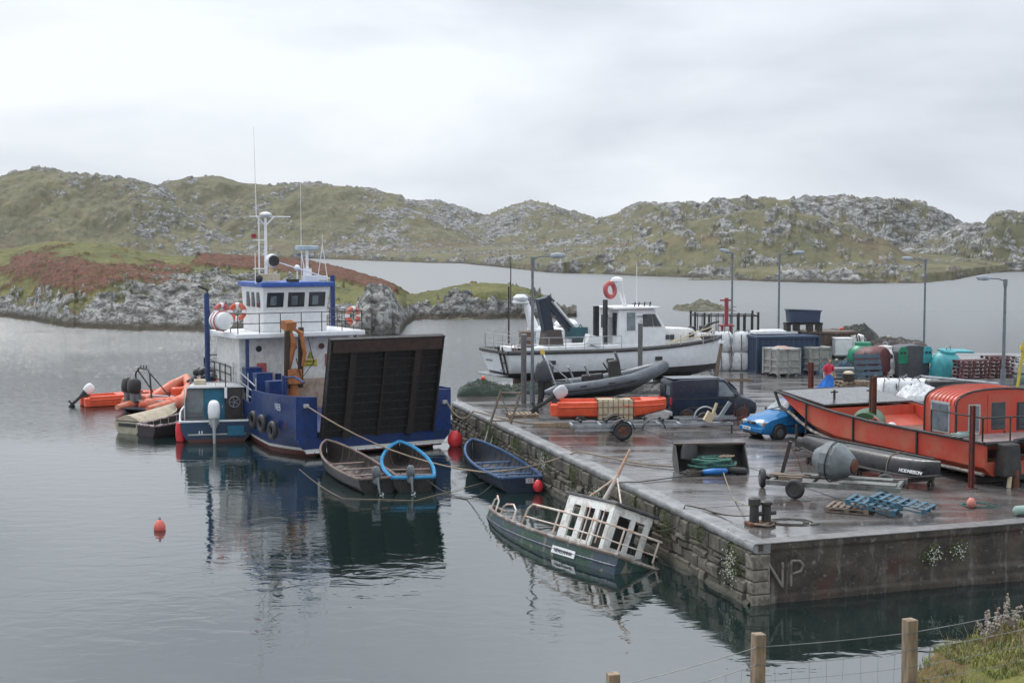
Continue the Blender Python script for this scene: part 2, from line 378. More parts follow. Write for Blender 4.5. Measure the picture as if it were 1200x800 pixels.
def near_land():
    us = np.arange(-220, 676, 1.15); nr = 330
    shore = prof([(-220, 362), (0, 371), (40, 377), (80, 384), (160, 388), (250, 389), (300, 390), (400, 392), (440, 393), (468, 392), (476, 381), (486, 375), (560, 374), (640, 373), (662, 372), (676, 371)], us)
    top = prof([(-220, 300), (0, 293), (40, 286), (60, 283), (100, 284), (130, 287), (170, 295), (200, 300), (240, 301), (300, 304), (350, 308), (390, 315), (430, 326), (450, 332), (470, 341), (480, 345), (500, 343), (540, 333), (570, 331), (600, 333), (620, 338), (640, 346), (652, 356), (660, 366), (665, 374), (676, 390)], us)
    def smooth(a, k=17): return np.convolve(np.pad(a, k//2, 'edge'), np.ones(k)/k, 'valid')
    shore = np.where((us > 460) & (us < 495), shore, smooth(shore)); top = smooth(top, 11)
    Ys = CH*F/(shore-285.0); Ys = Ys*(1+.02*(fbm(us/10, us*0+8, 4)-.5))
    wid = prof([(-220, 75), (150, 70), (300, 75), (420, 60), (468, 42), (486, 22), (560, 18), (640, 12), (676, 7)], us)
    t = np.linspace(0, 1, nr)[:, None]
    d = t*wid[None, :]*1.75; Y = Ys[None, :]+d; U = np.broadcast_to(us, Y.shape); X = (U-600)/F*Y
    Yr = Ys+wid; hz = CH-(top-285)/F*Yr
    s = d/wid[None, :]
    up = np.where(s < 1, .62*np.clip(s/.28, 0, 1)**.75*(s < 2)+.38*sstep(.05, 1, s), 1-sstep(1.0, 1.7, s)*1.15)
    # the right-hand spur is steeper: cliffs, then a flat grassy top
    up2 = np.where(s < 1, .8*sstep(0, .4, s)+.2*sstep(.2, 1, s), 1-sstep(1.0, 1.7, s)*1.2)
    k = sstep(465, 490, us)[None, :]; up = up*(1-k)+up2*k
    Z = -.5+(hz[None, :]+.5)*up
    env = sstep(.02, .15, s)*(1-sstep(.8, .98, s)*.85)
    Z = Z+1.5*(fbm(X/11, Y/14, 3)-.5)*env*np.clip(hz[None, :]/6, 0, 1.3)
    # rock outcrop at the point
    oc = np.exp(-(((U-443)/26)**4))*np.exp(-(((d-6)/6.5)**2)); Z = np.maximum(Z, 4.2*oc+.8*(ridged(X/2, Y/3)-.5)*oc)
    P1 = (X*.75+Z*1.3); P2 = (Z*.9-X*.45+Y*.3)          # slanting strata
    r = ridged(P1/2.6, P2/1.6, 4, .6); cl = fbm(X/9, Y/13, 3); fine = fbm(P1/.9, P2/.7, 4, .6)
    bias = prof([(-220, .02), (40, -.02), (70, -.12), (125, -.04), (140, .05), (190, .08), (300, .10), (380, .02), (470, -.03), (500, -.06), (600, -.04), (640, .05), (676, .3)], us)[None, :]
    hf = np.clip(Z/np.maximum(hz[None, :], 1), 0, 1)
    ch = prof([(-220, .30), (20, .26), (60, .10), (110, .20), (160, .42), (250, .58), (380, .5), (430, .4), (470, .4), (500, .5), (600, .55), (640, .7), (676, .95)], us)[None, :]
    score = r*.40+cl*.50+fine*.42+.26+np.clip((ch-hf)*1.0, -.34, .2)
    score = score+.5*oc
    rock = np.maximum(sstep(.90, .94, score), sstep(.12, .3, oc))
    Z = Z+rock*((r-.5)*1.7+(fine-.5)*.6+.25)*sstep(0, .05, s)
    Z = Z+(fbm(X/.7, Y/.9, 3)-.5)*.35*sstep(0, .06, s)
    Z[0] = -1
    bk = fbm(X/7+3, Y/10+1, 4)
    band = 1.25*np.exp(-((hf-.62)/.24)**2)*sstep(250, 200, U)*sstep(-10, 30, U)+sstep(.80, .86, hf)*sstep(222, 240, U)*sstep(480, 450, U)*sstep(.5, .6, s)*1.6
    brac = sstep(.47, .60, bk*.62+band*.27+.42*(fbm(X/1.3, Y/1.6+Z, 4)-.5))*(1-rock)*.95
    Z = Z+brac*(.25+.5*fbm(X/.6, Y/.6, 3))
    low = 1-sstep(.35, 1.1, Z)
    o = gridmesh('headland', X, Y, Z, dict(rock=rock, brac=brac, low=low), land_mat('moor_near', (.155, .15, .055), (.08, .09, .036), .22, .7))
    tag(o, kind='structure')
near_land()
def islet(u0, u1, v, h, name='skerry'):
    us = np.linspace(u0, u1, 160); t = np.linspace(-1, 1, 30)[:, None]
    Y0 = CH*F/(v-285.0); Y = Y0+t*9+us[None, :]*0; X = (us[None, :]-600)/F*Y
    w = (1-((us-(u0+u1)/2)/((u1-u0)/2))**2).clip(0, 1)**.4
    Z = -.35+(h+.35)*(1-t**2)*w[None, :]*(-.45+2.2*fbm(X/2.2, Y/4, 5))
    o = gridmesh(name, X, Y, Z, dict(rock=np.ones_like(Z)*.7, brac=np.zeros_like(Z), low=sstep(.0, .2, fbm(X, Y))*.55), bpy.data.materials['moor_near'])
    tag(o, kind='structure')
islet(788, 868, 362, 1.1); islet(800, 1080, 327.5, 1.0)
islet(520, 560, 371, .8)
# ------------------------------------------------ water
def water():
    m = bpy.data.materials.new('sea_water'); m.use_nodes = True; t = m.node_tree; n = t.nodes; l = t.links
    p = n['Principled BSDF']; p.inputs['Base Color'].default_value = (.006, .015, .014, 1); p.inputs['Roughness'].default_value = .04
    p.inputs['IOR'].default_value = 2.2; p.inputs['Specular IOR Level'].default_value = .95
    co = n.new('ShaderNodeTexCoord')
    def noise(s, d, st, dist=0):
        ma = n.new('ShaderNodeMapping'); ma.inputs['Scale'].default_value = st; l.new(co.outputs['Object'], ma.inputs[0])
        q = n.new('ShaderNodeTexNoise'); q.inputs['Scale'].default_value = s; q.inputs['Detail'].default_value = d; q.inputs['Distortion'].default_value = dist
        l.new(ma.outputs[0], q.inputs['Vector']); return q.outputs[0]
    def rng(v, a, b, c=0, e=1):
        r = n.new('ShaderNodeMapRange'); r.inputs[1].default_value = a; r.inputs[2].default_value = b; r.inputs[3].default_value = c; r.inputs[4].default_value = e; l.new(v, r.inputs[0]); return r.outputs[0]
    def ma2(op, a, b):
        q = n.new('ShaderNodeMath'); q.operation = op
        for i, s in enumerate((a, b)):
            if isinstance(s, (int, float)): q.inputs[i].default_value = s
            else: l.new(s, q.inputs[i])
        return q.outputs[0]
    sp = n.new('ShaderNodeSeparateXYZ'); l.new(co.outputs['Object'], sp.inputs[0])
    far = rng(sp.outputs['Y'], 60, 130, 0, 1)
    patch = rng(noise(.05, 3, (1, 1.6, 1)), .42, .62)
    calm = noise(.9, 3, (1, 1.6, 1), .6); rip = noise(3.0, 4, (.7, 1.5, 1), .3)
    h1 = ma2('MULTIPLY', calm, .012)
    a = ma2('ADD', ma2('MULTIPLY', far, .13), ma2('MULTIPLY', ma2('MULTIPLY', patch, rng(sp.outputs['Y'], 35, 110, .08, 1)), .022))
    h2 = ma2('MULTIPLY', rip, a)
    h3 = ma2('MULTIPLY', noise(.9, 3, (.45, 1.3, 1), .4), ma2('MULTIPLY', rng(sp.outputs['Y'], 70, 130, 0, .16), rng(noise(.04, 3, (.6, 1.6, 1)), .38, .6, .25, 1)))
    h = ma2('ADD', ma2('ADD', h1, h2), h3)
    l.new(rng(sp.outputs['Y'], 60, 230, .03, .34), p.inputs['Roughness'])
    b = n.new('ShaderNodeBump'); b.inputs['Strength'].default_value = 1; b.inputs['Distance'].default_value = 1
    l.new(h, b.inputs['Height']); l.new(b.outputs[0], p.inputs['Normal'])
    mb = MB(); mb.add([(-3000, -50, 0), (3000, -50, 0), (3000, 5000, 0), (-3000, 5000, 0)], [(0, 1, 2, 3)])
    tag(mb.build('water', m), kind='structure')
water()
# ------------------------------------------------ quay
A = Vector((6.13, 35.27)); Bq = Vector((-2.34, 65.77)); Cq = Vector((13.84, 38.02))
fd = (Cq-A).normalized(); sd2 = (Bq-A).normalized()
QP = [A, A+fd*46, Vector((60, 96)), Vector((14, 98)), Vector((9.5, 91)), Vector((4.5, 83)), Vector((-.6, 76.5)), Vector((-2.7, 71.5)), Bq+sd2*1.2]
def wet_concrete():
    m = bpy.data.materials.new('wet_concrete'); m.use_nodes = True; t = m.node_tree; n = t.nodes; l = t.links
    p = n['Principled BSDF']; co = n.new('ShaderNodeTexCoord')
    def noise(s, d=8, st=(1, 1, 1), rz=0):
        ma = n.new('ShaderNodeMapping'); ma.inputs['Scale'].default_value = st; ma.inputs['Rotation'].default_value = (0, 0, rz); l.new(co.outputs['Object'], ma.inputs[0])
        q = n.new('ShaderNodeTexNoise'); q.inputs['Scale'].default_value = s; q.inputs['Detail'].default_value = d; q.inputs['Roughness'].default_value = .6
        l.new(ma.outputs[0], q.inputs['Vector']); return q.outputs[0]
    def rng(v, a, b, c=0, e=1):
        r = n.new('ShaderNodeMapRange'); r.inputs[1].default_value = a; r.inputs[2].default_value = b; r.inputs[3].default_value = c; r.inputs[4].default_value = e; l.new(v, r.inputs[0]); return r.outputs[0]
    def mix(f, a, b):
        x = n.new('ShaderNodeMix'); x.data_type = 'RGBA'
        for i, s in ((0, f), (6, a), (7, b)):
            if isinstance(s, tuple): x.inputs[i].default_value = (*s, 1)
            else: l.new(s, x.inputs[i])
        return x.outputs[2]
    c = mix(rng(noise(.9), .35, .65), (.14, .133, .13), (.07, .064, .062))
    c = mix(rng(noise(7), .5, .75), c, (.06, .055, .053))
    c = mix(rng(noise(.35, 5, (1, 2.6, 1), R(-18)), .52, .66), c, (.075, .055, .048))
    l.new(c, p.inputs['Base Color'])
    pud = noise(.42, 7, (.6, 2.2, 1), R(-16))
    r = rng(pud, .42, .56, .34, .07); l.new(r, p.inputs['Roughness'])
    p.inputs['Specular IOR Level'].default_value = .85
    b = n.new('ShaderNodeBump'); b.inputs['Strength'].default_value = .35; b.inputs['Distance'].default_value = .03
    q = n.new('ShaderNodeMath'); q.operation = 'MULTIPLY'; l.new(noise(5, 9), q.inputs[0]); l.new(rng(pud, .44, .6, 1, .12), q.inputs[1])
    l.new(q.outputs[0], b.inputs['Height']); l.new(b.outputs[0], p.inputs['Normal'])
    return m
wetc = wet_concrete()
mb = MB(); n = len(QP)
ctr = Vector((22, 70)); QI = []
for p in QP: QI.append(p)
mb.add([(p.x, p.y, Q) for p in QP]+[(p.x, p.y, -4) for p in QP], [tuple(range(n))]+[(i, i+n, (i+1) % n+n, (i+1) % n) for i in range(n)])
tag(mb.build('quay_deck', wetc), kind='structure')
# slab joints (dark strips 4 mm above the deck)
mb = MB(); nx = Vector((-sd2.y, sd2.x))*-1
for k in range(1, 9):
    a = A+sd2*(k*4.4+.3)+fd*.6; b = a+fd*(24)
    w = sd2*.02
    mb.add([(a.x-w.x, a.y-w.y, Q+.004), (b.x-w.x, b.y-w.y, Q+.004), (b.x+w.x, b.y+w.y, Q+.004), (a.x+w.x, a.y+w.y, Q+.004)], [(0, 1, 2, 3)])
for k in (5, 11, 17):
    a = A+fd*k+sd2*.4; b = a+sd2*34; w = fd*.02
    mb.add([(a.x-w.x, a.y-w.y, Q+.005), (b.x-w.x, b.y-w.y, Q+.005), (b.x+w.x, b.y+w.y, Q+.005), (a.x+w.x, a.y+w.y, Q+.005)], [(0, 1, 2, 3)])
tag(mb.build('deck_joints', pm('joint_dark', (.03, .028, .026), rough=.5)), kind='structure')
# stone side wall: rubble courses
stone = pm('rubble_stone', (.15, .135, .105), (.05, .047, .038), rough=.8, scale=2.6, lo=.36, hi=.6, bump=1, bs=9, grime=.8, rust=.3, rc=(.06,.075,.025))
def stonewall():
    root = thing('quay_stone_wall', 'long rubble stone side of the quay with rounded concrete lip and weeds', 'wall', (A.x, A.y, 0), math.atan2(sd2.y, sd2.x))
    L = (Bq-A).length+1.5; rnd = random.Random(4); mb = MB()
    z = -.55; out_y = .0
    while z < 1.26:
        h = rnd.uniform(.13, .36)
        if z+h > 1.2: h = 1.32-z
        x = rnd.uniform(-.1, .2)
        while x < L:
            w = rnd.choice((.18, .3, .4, .55, .7, .9))*rnd.uniform(.8, 1.2); g = .006; y0 = .10+rnd.uniform(-.05, .06)+(1.3-z)*.10
            j = lambda s=.032: rnd.uniform(-s, s)
            x1 = min(x+w, L)
            vs = []
            for yy, sh in ((-.25, 0), (y0-.06, 0), (y0, .035)):
                for (px, pz) in ((x+g+sh, z+g+sh), (x1-g-sh, z+g+sh), (x1-g-sh, z+h-g-sh), (x+g+sh, z+h-g-sh)):
                    vs.append((px+j(), yy+j(.012), pz+j()))
            mb.add(vs, [(0, 1, 5, 4), (1, 2, 6, 5), (2, 3, 7, 6), (3, 0, 4, 7), (4, 5, 9, 8), (5, 6, 10, 9), (6, 7, 11, 10), (7, 4, 8, 11), (8, 9, 10, 11)])
            x += w
        z += h
    mb.build('stone_courses', stone, root, smooth=40)
    b = MB(); b.prism([(-.3, -2.5), (.12, -2.5), (.05, 1.3), (-.3, 1.3)], -.05, L, 'x')
    b.build('wall_core', pm('mortar_dark', (.045, .042, .036), rough=.9, bump=.5), root)
    # rounded concrete lip
    c = MB(); rows = []
    for x in np.linspace(-.12, L, 150):
        w = .012*math.sin(x*1.7)+.008*math.sin(x*5.1)
        w += .03*(float(fbm(np.array(x*1.3), np.array(4.), 3))-.5); rows.append([(x, .03+w+.12*math.cos(a), Q-.115+.13*math.sin(a)+w*.3) for a in np.linspace(-1.2, PI/2, 8)]+[(x, -.34, Q+.010), (x, -.34, Q-.25), (x, .0, Q-.26)])
    c.loft(rows, ring=True, cap=True)
    c.build('coping', pm('coping_concrete', (.24, .245, .25), (.13, .13, .13), rough=.4, bump=.6, bs=7, grime=.75, scale=1.5), root, smooth=50)
    # seaweed and scum fringe at the waterline
    k = MB(); rows = []
    for x in np.linspace(-.1, L, 240):
        a = .5*float(fbm(np.array(x/1.1), np.array(2.), 4))
        rows.append([(x, .26+a*.3, -.3), (x, .24+a*.3, .0), (x, .20+a*.2, .05+a*.25), (x, .0, .08+a*.5)])
    k.loft(rows); k.build('weed_fringe', pm('wet_weed', (.03, .03, .018), (.055, .05, .03), rough=.6, bump=1, bs=14), root, smooth=60)
    return root
sw = stonewall()
def frontwall():
    root = thing('quay_front_wall', 'stained concrete end face of the quay with painted letters', 'wall', (A.x, A.y, 0), math.atan2(fd.y, fd.x))
    m = bpy.data.materials.new('stained_concrete'); m.use_nodes = True; t = m.node_tree; n = t.nodes; l = t.links
    p = n['Principled BSDF']; co = n.new('ShaderNodeTexCoord'); p.inputs['Roughness'].default_value = .75
    def noise(s, d=9, st=(1, 1, 1)):
        ma = n.new('ShaderNodeMapping'); ma.inputs['Scale'].default_value = st; l.new(co.outputs['Object'], ma.inputs[0])
        q = n.new('ShaderNodeTexNoise'); q.inputs['Scale'].default_value = s; q.inputs['Detail'].default_value = d; q.inputs['Roughness'].default_value = .65
        l.new(ma.outputs[0], q.inputs['Vector']); return q.outputs[0]
    def rng(v, a, b, c=0, e=1):
        r = n.new('ShaderNodeMapRange'); r.inputs[1].default_value = a; r.inputs[2].default_value = b; r.inputs[3].default_value = c; r.inputs[4].default_value = e; l.new(v, r.inputs[0]); return r.outputs[0]
    def mix(f, a, b):
        x = n.new('ShaderNodeMix'); x.data_type = 'RGBA'
        for i, s in ((0, f), (6, a), (7, b)):
            if isinstance(s, tuple): x.inputs[i].default_value = (*s, 1)
            else: l.new(s, x.inputs[i])
        return x.outputs[2]
    c = mix(rng(noise(1.2), .35, .62), (.085, .068, .052), (.03, .025, .022))
    c = mix(rng(noise(1.6, 9, (2.2, 1, .5)), .54, .66), c, (.14, .13, .115))
    c = mix(rng(noise(.8), .56, .66), c, (.06, .032, .024))
    c = mix(rng(noise(6), .6, .72), c, (.22, .21, .19))
    l.new(c, p.inputs['Base Color'])
    b = n.new('ShaderNodeBump'); b.inputs['Strength'].default_value = .9; b.inputs['Distance'].default_value = .08
    l.new(noise(5), b.inputs['Height']); l.new(b.outputs[0], p.inputs['Normal'])
    X = np.linspace(0, 46, 700); Zc = np.concatenate([[-3.], np.linspace(-.4, Q-.012, 46)])
    XX, ZZ = np.meshgrid(X, Zc)
    YY = -.05-.10*(fbm(XX/.9, ZZ/.5, 5)-.3)-.10*sstep(.52, .42, ZZ)*sstep(5, 8, XX)-.05*(ZZ < .2)
    YY = np.where(ZZ > Q-.2, -.13, YY)
    o = gridmesh('wall_face', XX, YY, ZZ, {}, m); o.parent = root
    k = MB(); k.box((23, .13, Q-.004), (46.2, .56, .03)); k.build('edge_strip', pm('edge_concrete', (.17, .165, .16), (.1, .1, .1), rough=.4), root, bevel=.01)
    pm_ = pm('painted_letters', (.2, .185, .16), (.09, .08, .07), rough=.8, scale=4, lo=.48, hi=.6)
    for pts in ([(0, .0), (0, .62)], [(0, .62), (.42, .0)], [(.42, 0), (.42, .62)], [(.68, 0), (.68, .64)], [(.68, .64), (.95, .62), (1.05, .5), (.97, .36), (.7, .3)]):
        q = MB(); q.tube([(.28+x*.95, -.142, .42+z*1.0) for x, z in pts], .034, 6)
        o = q.build('painted_stroke', pm_, root); o.scale = (1, 1, 1)
    # worn corner quoins
    q = MB(); rnd = random.Random(2); z = -.5
    while z < 1.2:
        h = rnd.uniform(.22, .4); q.box((.08, .05, z+h/2), (.5+rnd.uniform(-.08, .08), .42, h*.96), (rnd.uniform(-.03, .03), 0, rnd.uniform(-.06, .06))); z += h
    q.build('corner_stones', pm('pale_quoin', (.24, .22, .18), (.1, .09, .07), rough=.8, bump=.8, scale=5), root, bevel=.04)
frontwall()
# ------------------------------------------------ near grass bank
def bank():
    xs = np.linspace(-14, 30, 420); ys = np.linspace(-6, 30, 300); X, Y = np.meshgrid(xs, ys)
    crest = 5.0+.34*(np.clip(X, -6, 9)-3.6)
    Z = crest+(13-Y)*.16-np.maximum(0, Y-13.4)*.85-.95*np.maximum(0, 4.05-X)
    Z = Z+.28*(fbm(X/.9, Y/.9, 4)-.5)+.5*(fbm(X/4, Y/4, 3)-.5)*sstep(14, 11, Y)
    Z = np.minimum(Z, 7.3)
    brac = sstep(.5, .6, fbm(X/1.3+9, Y/1.3, 3))*.5
    o = gridmesh('grass_bank', X, Y, Z, dict(rock=np.zeros_like(Z), brac=brac, low=np.zeros_like(Z)), land_mat('bank_soil', (.17, .17, .045), (.1, .11, .03), 1.4, 3))
    tag(o, kind='structure')
    def hz(x, y):
        i = min(299, max(0, int((y+6)/36*299))); j = min(419, max(0, int((x+14)/44*419))); return Z[i, j]
    return hz
hz = bank()
def blades(name, label, m, spots, n, hmin, hmax, w=.006, seed=1, cat='grass', lean=.5):
    rnd = random.Random(seed); mb = MB()
    for i in range(n):
        x, y, z = spots(rnd); h = rnd.uniform(hmin, hmax); a = rnd.uniform(0, 2*PI); l = rnd.uniform(.1, lean)*h
        dx = math.cos(a); dy = math.sin(a); px = -dy*w; py = dx*w
        mb.add([(x-px, y-py, z-.02), (x+px, y+py, z-.02), (x+dx*l*.4+px*.8, y+dy*l*.4+py*.8, z+h*.6), (x+dx*l*.4-px*.8, y+dy*l*.4-py*.8, z+h*.6), (x+dx*l, y+dy*l, z+h*.95)], [(0, 1, 2, 3), (3, 2, 4)])
    o = mb.build(name, m); tag(o, label, cat, kind='stuff'); return o
def sp(rnd):
    x = rnd.uniform(2.6, 8.5); y = rnd.uniform(11.6, 15.2); return x, y, float(hz(x, y))
gm = pm('grass_blades', (.2, .22, .045), (.13, .15, .04), rough=.7, grime=0)
gs = pm('dry_grass', (.3, .22, .13), (.2, .12, .08), rough=.8, grime=0)
blades('bank_grass', 'short green grass on the bank beside the wooden fence', gm, sp, 42000, .025, .085, .005, 3, lean=1.3)
blades('dry_bank_grass', 'dry straw coloured grass stalks on the bank', gs, sp, 2600, .08, .26, .0025, 4, lean=.9)
def weed(x, y, h, seed, label):
    root = thing('seeding_weed', label, 'plant', (x, y, float(hz(x, y))))
    rnd = random.Random(seed); s = MB(); f = MB()
    for k in range(4):
        a = rnd.uniform(0, 6.28); l = rnd.uniform(.02, .12); hh = h*rnd.uniform(.7, 1)
        s.tube([(0, 0, 0), (math.cos(a)*l*.4, math.sin(a)*l*.4, hh*.5), (math.cos(a)*l, math.sin(a)*l, hh)], .005, 4)
        for j in range(26):
            t = rnd.uniform(.45, 1); f.ball((math.cos(a)*l*t+rnd.uniform(-.02, .02), math.sin(a)*l*t+rnd.uniform(-.02, .02), hh*t), rnd.uniform(.006, .013), n=5)
    s.build('stem', gs, root); f.build('seed_heads', pm('seed_heads', (.4, .36, .32), (.25, .2, .17), rough=.9), root)['kind'] = 'stuff'
for i, (u, v, lb) in enumerate([(1155, 770, 'pale seeding weed on the bank, leftmost of the seeded stalks'), (1163, 772, 'pale seeding weed on the bank just right of the leftmost stalks'), (1178, 765, 'tallest pale seeding weed on the bank behind the wire'), (1190, 762, 'pale seeding weed on the bank nearest the right edge of the photo')]):
    p = D(u, v, 13); weed(p.x, p.y, .30+.07*(i % 3), i, lb)
# fence
def fence():
    root = thing('wire_fence', 'stock fence of squared timber posts and galvanised wire on the near bank', 'fence', (0, 0, 0))
    tops = [(-.5, 12.4, 4.9), (.9, 12.1, None), (2.1, 12.0, None), (3.42, 12.0, None), (4.75, 11.9, 6.15), (6.1, 11.8, 6.5)]
    P = []
    for i, (x, y, z) in enumerate(tops):
        if z is None: z = [0, D(726, 788, 12.1).z, D(893, 742, 12).z, D(1075, 725, 12).z][i]
        g = float(hz(x, y)); b = MB(); b.box((0, 0, (z+g-.4)/2), (.1, .1, z-g+.4), (0, R(.6*(-1)**i), R(8+i*4)))
        b.build('post', woodl, root, bevel=.006, loc=(x, y, 0)); P.append(Vector((x, y-.06, z)))
    for k, dz in enumerate((.10, .25, .40, .52, .64, .76, .88)):
        w = MB()
        for a, b in zip(P[:-1], P[1:]):
            sag = .012*(1+k % 2)
            for j in range(6):
                t0 = j/6; t1 = (j+1)/6; p0 = a.lerp(b, t0); p1 = a.lerp(b, t1)
                w.cyl((p0.x, p0.y, p0.z-dz-sag*4*t0*(1-t0)), (p1.x, p1.y, p1.z-dz-sag*4*t1*(1-t1)), .0035 if k < 2 else .0022, n=5, caps=False)
        w.build('wire', pm('dull_wire', (.2, .21, .21), (.13, .13, .13), rough=.5, metal=.4), root)
    w = MB()
    for a, b in zip(P[:-1], P[1:]):
        for j in range(1, 9):
            p = a.lerp(b, j/9); o = .01*math.sin(j*2.2)
            w.tube([(p.x, p.y, p.z-.27), (p.x+o, p.y, p.z-.5), (p.x, p.y, p.z-.88)], .0015, 4)
    w.build('mesh_wire', galv, root)
fence()

# ------------------------------------------------ haze
def haze():
    mb = MB(); mb.box((0, 690, 26), (1500, 1490, 62)); m = bpy.data.materials.new('haze'); m.use_nodes = True; t = m.node_tree
    t.nodes.remove(t.nodes['Principled BSDF']); v = t.nodes.new('ShaderNodeVolumePrincipled'); v.inputs['Color'].default_value = (.93, .96, 1, 1); v.inputs['Density'].default_value = .00007
    v.inputs['Anisotropy'].default_value = .2
    t.links.new(v.outputs[0], t.nodes['Material Output'].inputs['Volume'])
    tag(mb.build('haze', m), kind='stuff')
haze()
# ------------------------------------------------ boat helpers
def frame(sec, off=0, m=7):
    b, k, sh, p = sec[:4]; b = max(.012, b-off); k = k+off; P = []
    for i in range(-m, m+1):
        t = abs(i)/m; y = b*math.sin(t*PI/2)**p; z = k+(sh-k)*t**1.5
        P.append((y*(1 if i > 0 else -1) if i else 0, z))
    return P
def hullrows(f, L, ns=18, off=0, m=7, x1=1):
    rows = []
    for j in range(ns+1):
        s = j/ns; x, sec = f(s)
        rows.append([(x*L*(1) , y, z) for y, z in frame(sec, off, m)])
    return rows
def open_boat(root, L, f, mo, mi, mg, gr=.035, thwarts=(), tm=None, ribs=0, floor=None, ns=18, hullname='hull', gsq=True):
    o = MB(); R0 = hullrows(f, L, ns); o.loft(R0)
    st = R0[0]; o.add(st, [tuple(range(len(st)))])
    o.build(hullname, mo, root, smooth=40)
    q = MB(); R1 = hullrows(f, L, ns, .035); R1 = [[(x+(.03 if j == 0 else 0), y, z) for x, y, z in r] for j, r in enumerate(R1)]
    q.loft(R1); st = R1[0]; q.add(st, [tuple(range(len(st)))])
    inner = q.build('inner_skin', mi, root, smooth=40)
    if ribs:
        rb = MB()
        for k in range(1, ribs):
            s = k/ribs*.92+.02; x, sec = f(s); rb.tube([(x*L, y, z) for y, z in frame(sec, .045)], .018, 4)
        rb.build('ribs', mi if tm is None else tm, root)
    g = MB()
    port = [Vector(r[0])+Vector((0, 0, .01)) for r in R0]; stb = [Vector(r[-1])+Vector((0, 0, .01)) for r in R0]
    g.tube(port, gr, 6); g.tube(stb, gr, 6); g.tube([port[0], stb[0]], gr, 6)
    g.build('gunwale', mg, root, smooth=50)
    for s, zz, w in thwarts:
        x, sec = f(s); b, k, sh, p = sec[:4]; t = ((zz-k)/(sh-k))**(1/1.5); y = b*math.sin(min(1, t)*PI/2)**p-.03
        c = MB(); c.box((x*L, 0, zz), (w, 2*y, .04)); c.build('thwart', tm or mg, root, bevel=.006)
    if floor:
        z, a, b2 = floor; c = MB()
        for k in range(-1, 2): c.box(((a+b2)/2*L, k*.26, z), ((b2-a)*L, .22, .03))
        c.build('bottom_boards', tm or mi, root)
def outboard(parent, loc, rz, tilt=0, cowlm=None, legm=None, s=1, steer=0):
    cowlm = cowlm or dark; legm = legm or grey
    b = MB(); b.box((0, 0, 0), (.18, .2, .3)); b.box((.06, 0, .04), (.05, .3, .22))
    b.lathe([(.05, -.78), (.06, -.3), (.09, -.05), (.13, .12)], 10, (-.16, 0, 0), sx=1.35, sy=.8)
    b.ball((-.14, 0, -.82), .07, (1, 1, 3.2), 10, axis=(1, 0, 0)); b.box((-.13, 0, -.95), (.18, .02, .2)); b.box((-.2, 0, -.66), (.3, .2, .015))
    root = b.build('outboard_motor', legm, parent, smooth=40, bevel=.01, loc=loc, rot=(0, tilt, rz)); root.scale = (s, s, s)
    c = MB(); rows = []
    for z, a, w in ((.10, .36, .26), (.14, .44, .32), (.30, .50, .36), (.48, .48, .34), (.58, .40, .28), (.63, .26, .18), (.645, .08, .06)):
        rows.append([(-.16-.03*z+a/2*math.copysign(abs(math.cos(t))**.6, math.cos(t)), w/2*math.copysign(abs(math.sin(t))**.6, math.sin(t)), z) for t in [2*PI*i/16 for i in range(16)]])
    c.loft(rows, ring=True, cap=True); c.build('cowl', cowlm, root, smooth=50)
    p = MB()
    for k in range(3):
        a = 2*PI*k/3; p.box((-.40, .075*math.cos(a), -.82+.075*math.sin(a)), (.02, .13, .07), (a, .5, 0))
    p.cyl((-.44, 0, -.82), (-.34, 0, -.82), .035); p.build('propeller', legm, root)
    h = MB(); h.cyl((.0, 0, .12), (.42, 0, .2), .018, .022); h.build('tiller', black, root)
    return root
def rope(name, label, pts, sag, m=None, r=.022, group=None, n=10, cat='rope'):
    P = []
    for a, b, sg in zip(pts[:-1], pts[1:], sag):
        a = Vector(a); b = Vector(b)
        for i in range(n):
            t = i/n; p = a.lerp(b, t); p.z -= sg*4*t*(1-t); P.append(p)
    P.append(Vector(pts[-1])); mb = MB(); mb.tube(P, r, 6)
    return tag(mb.build(name, m or ropem, smooth=60), label, cat, group)
def coil(name, label, c, r, m, turns=4, seed=0, th=.02, cat='rope', flat=.03):
    rnd = random.Random(seed); P = []
    for i in range(turns*18):
        a = 2*PI*i/18; rr = r*(1-.35*rnd.random()*.5-.3*math.sin(i*.13+seed)*.6)
        P.append((c[0]+rr*math.cos(a)+.25*r*math.sin(i*.05+seed), c[1]+rr*math.sin(a)*.8, c[2]+th+flat*(i/18)*.5+rnd.uniform(0, th)))
    mb = MB(); mb.tube(P, th, 5); return tag(mb.build(name, m, smooth=60), label, cat)
def buoy(label, p, r, m=None, cat='buoy', group=None, el=1.15, name='mooring_buoy'):
    root = thing(name, label, cat, p, group=group)
    a = MB(); a.lathe([(.01, -r*el), (r*.6, -r*el*.85), (r*.95, -r*.4), (r, 0), (r*.92, r*.4), (r*.6, r*.85*el), (r*.2, r*el*1.12), (.01, r*el*1.16)], 18); a.build('float_body', m or redbuoy, root, smooth=60)
    b = MB(); b.lathe([(r*.2, r*el), (r*.22, r*el*1.18), (r*.1, r*el*1.24)], 10); b.torus((0, 0, r*el*1.3), r*.16, r*.05, (0, 1, 0), 12, 6); b.build('eye', pm('buoy_eye', (.05, .06, .12)), root)
    return root
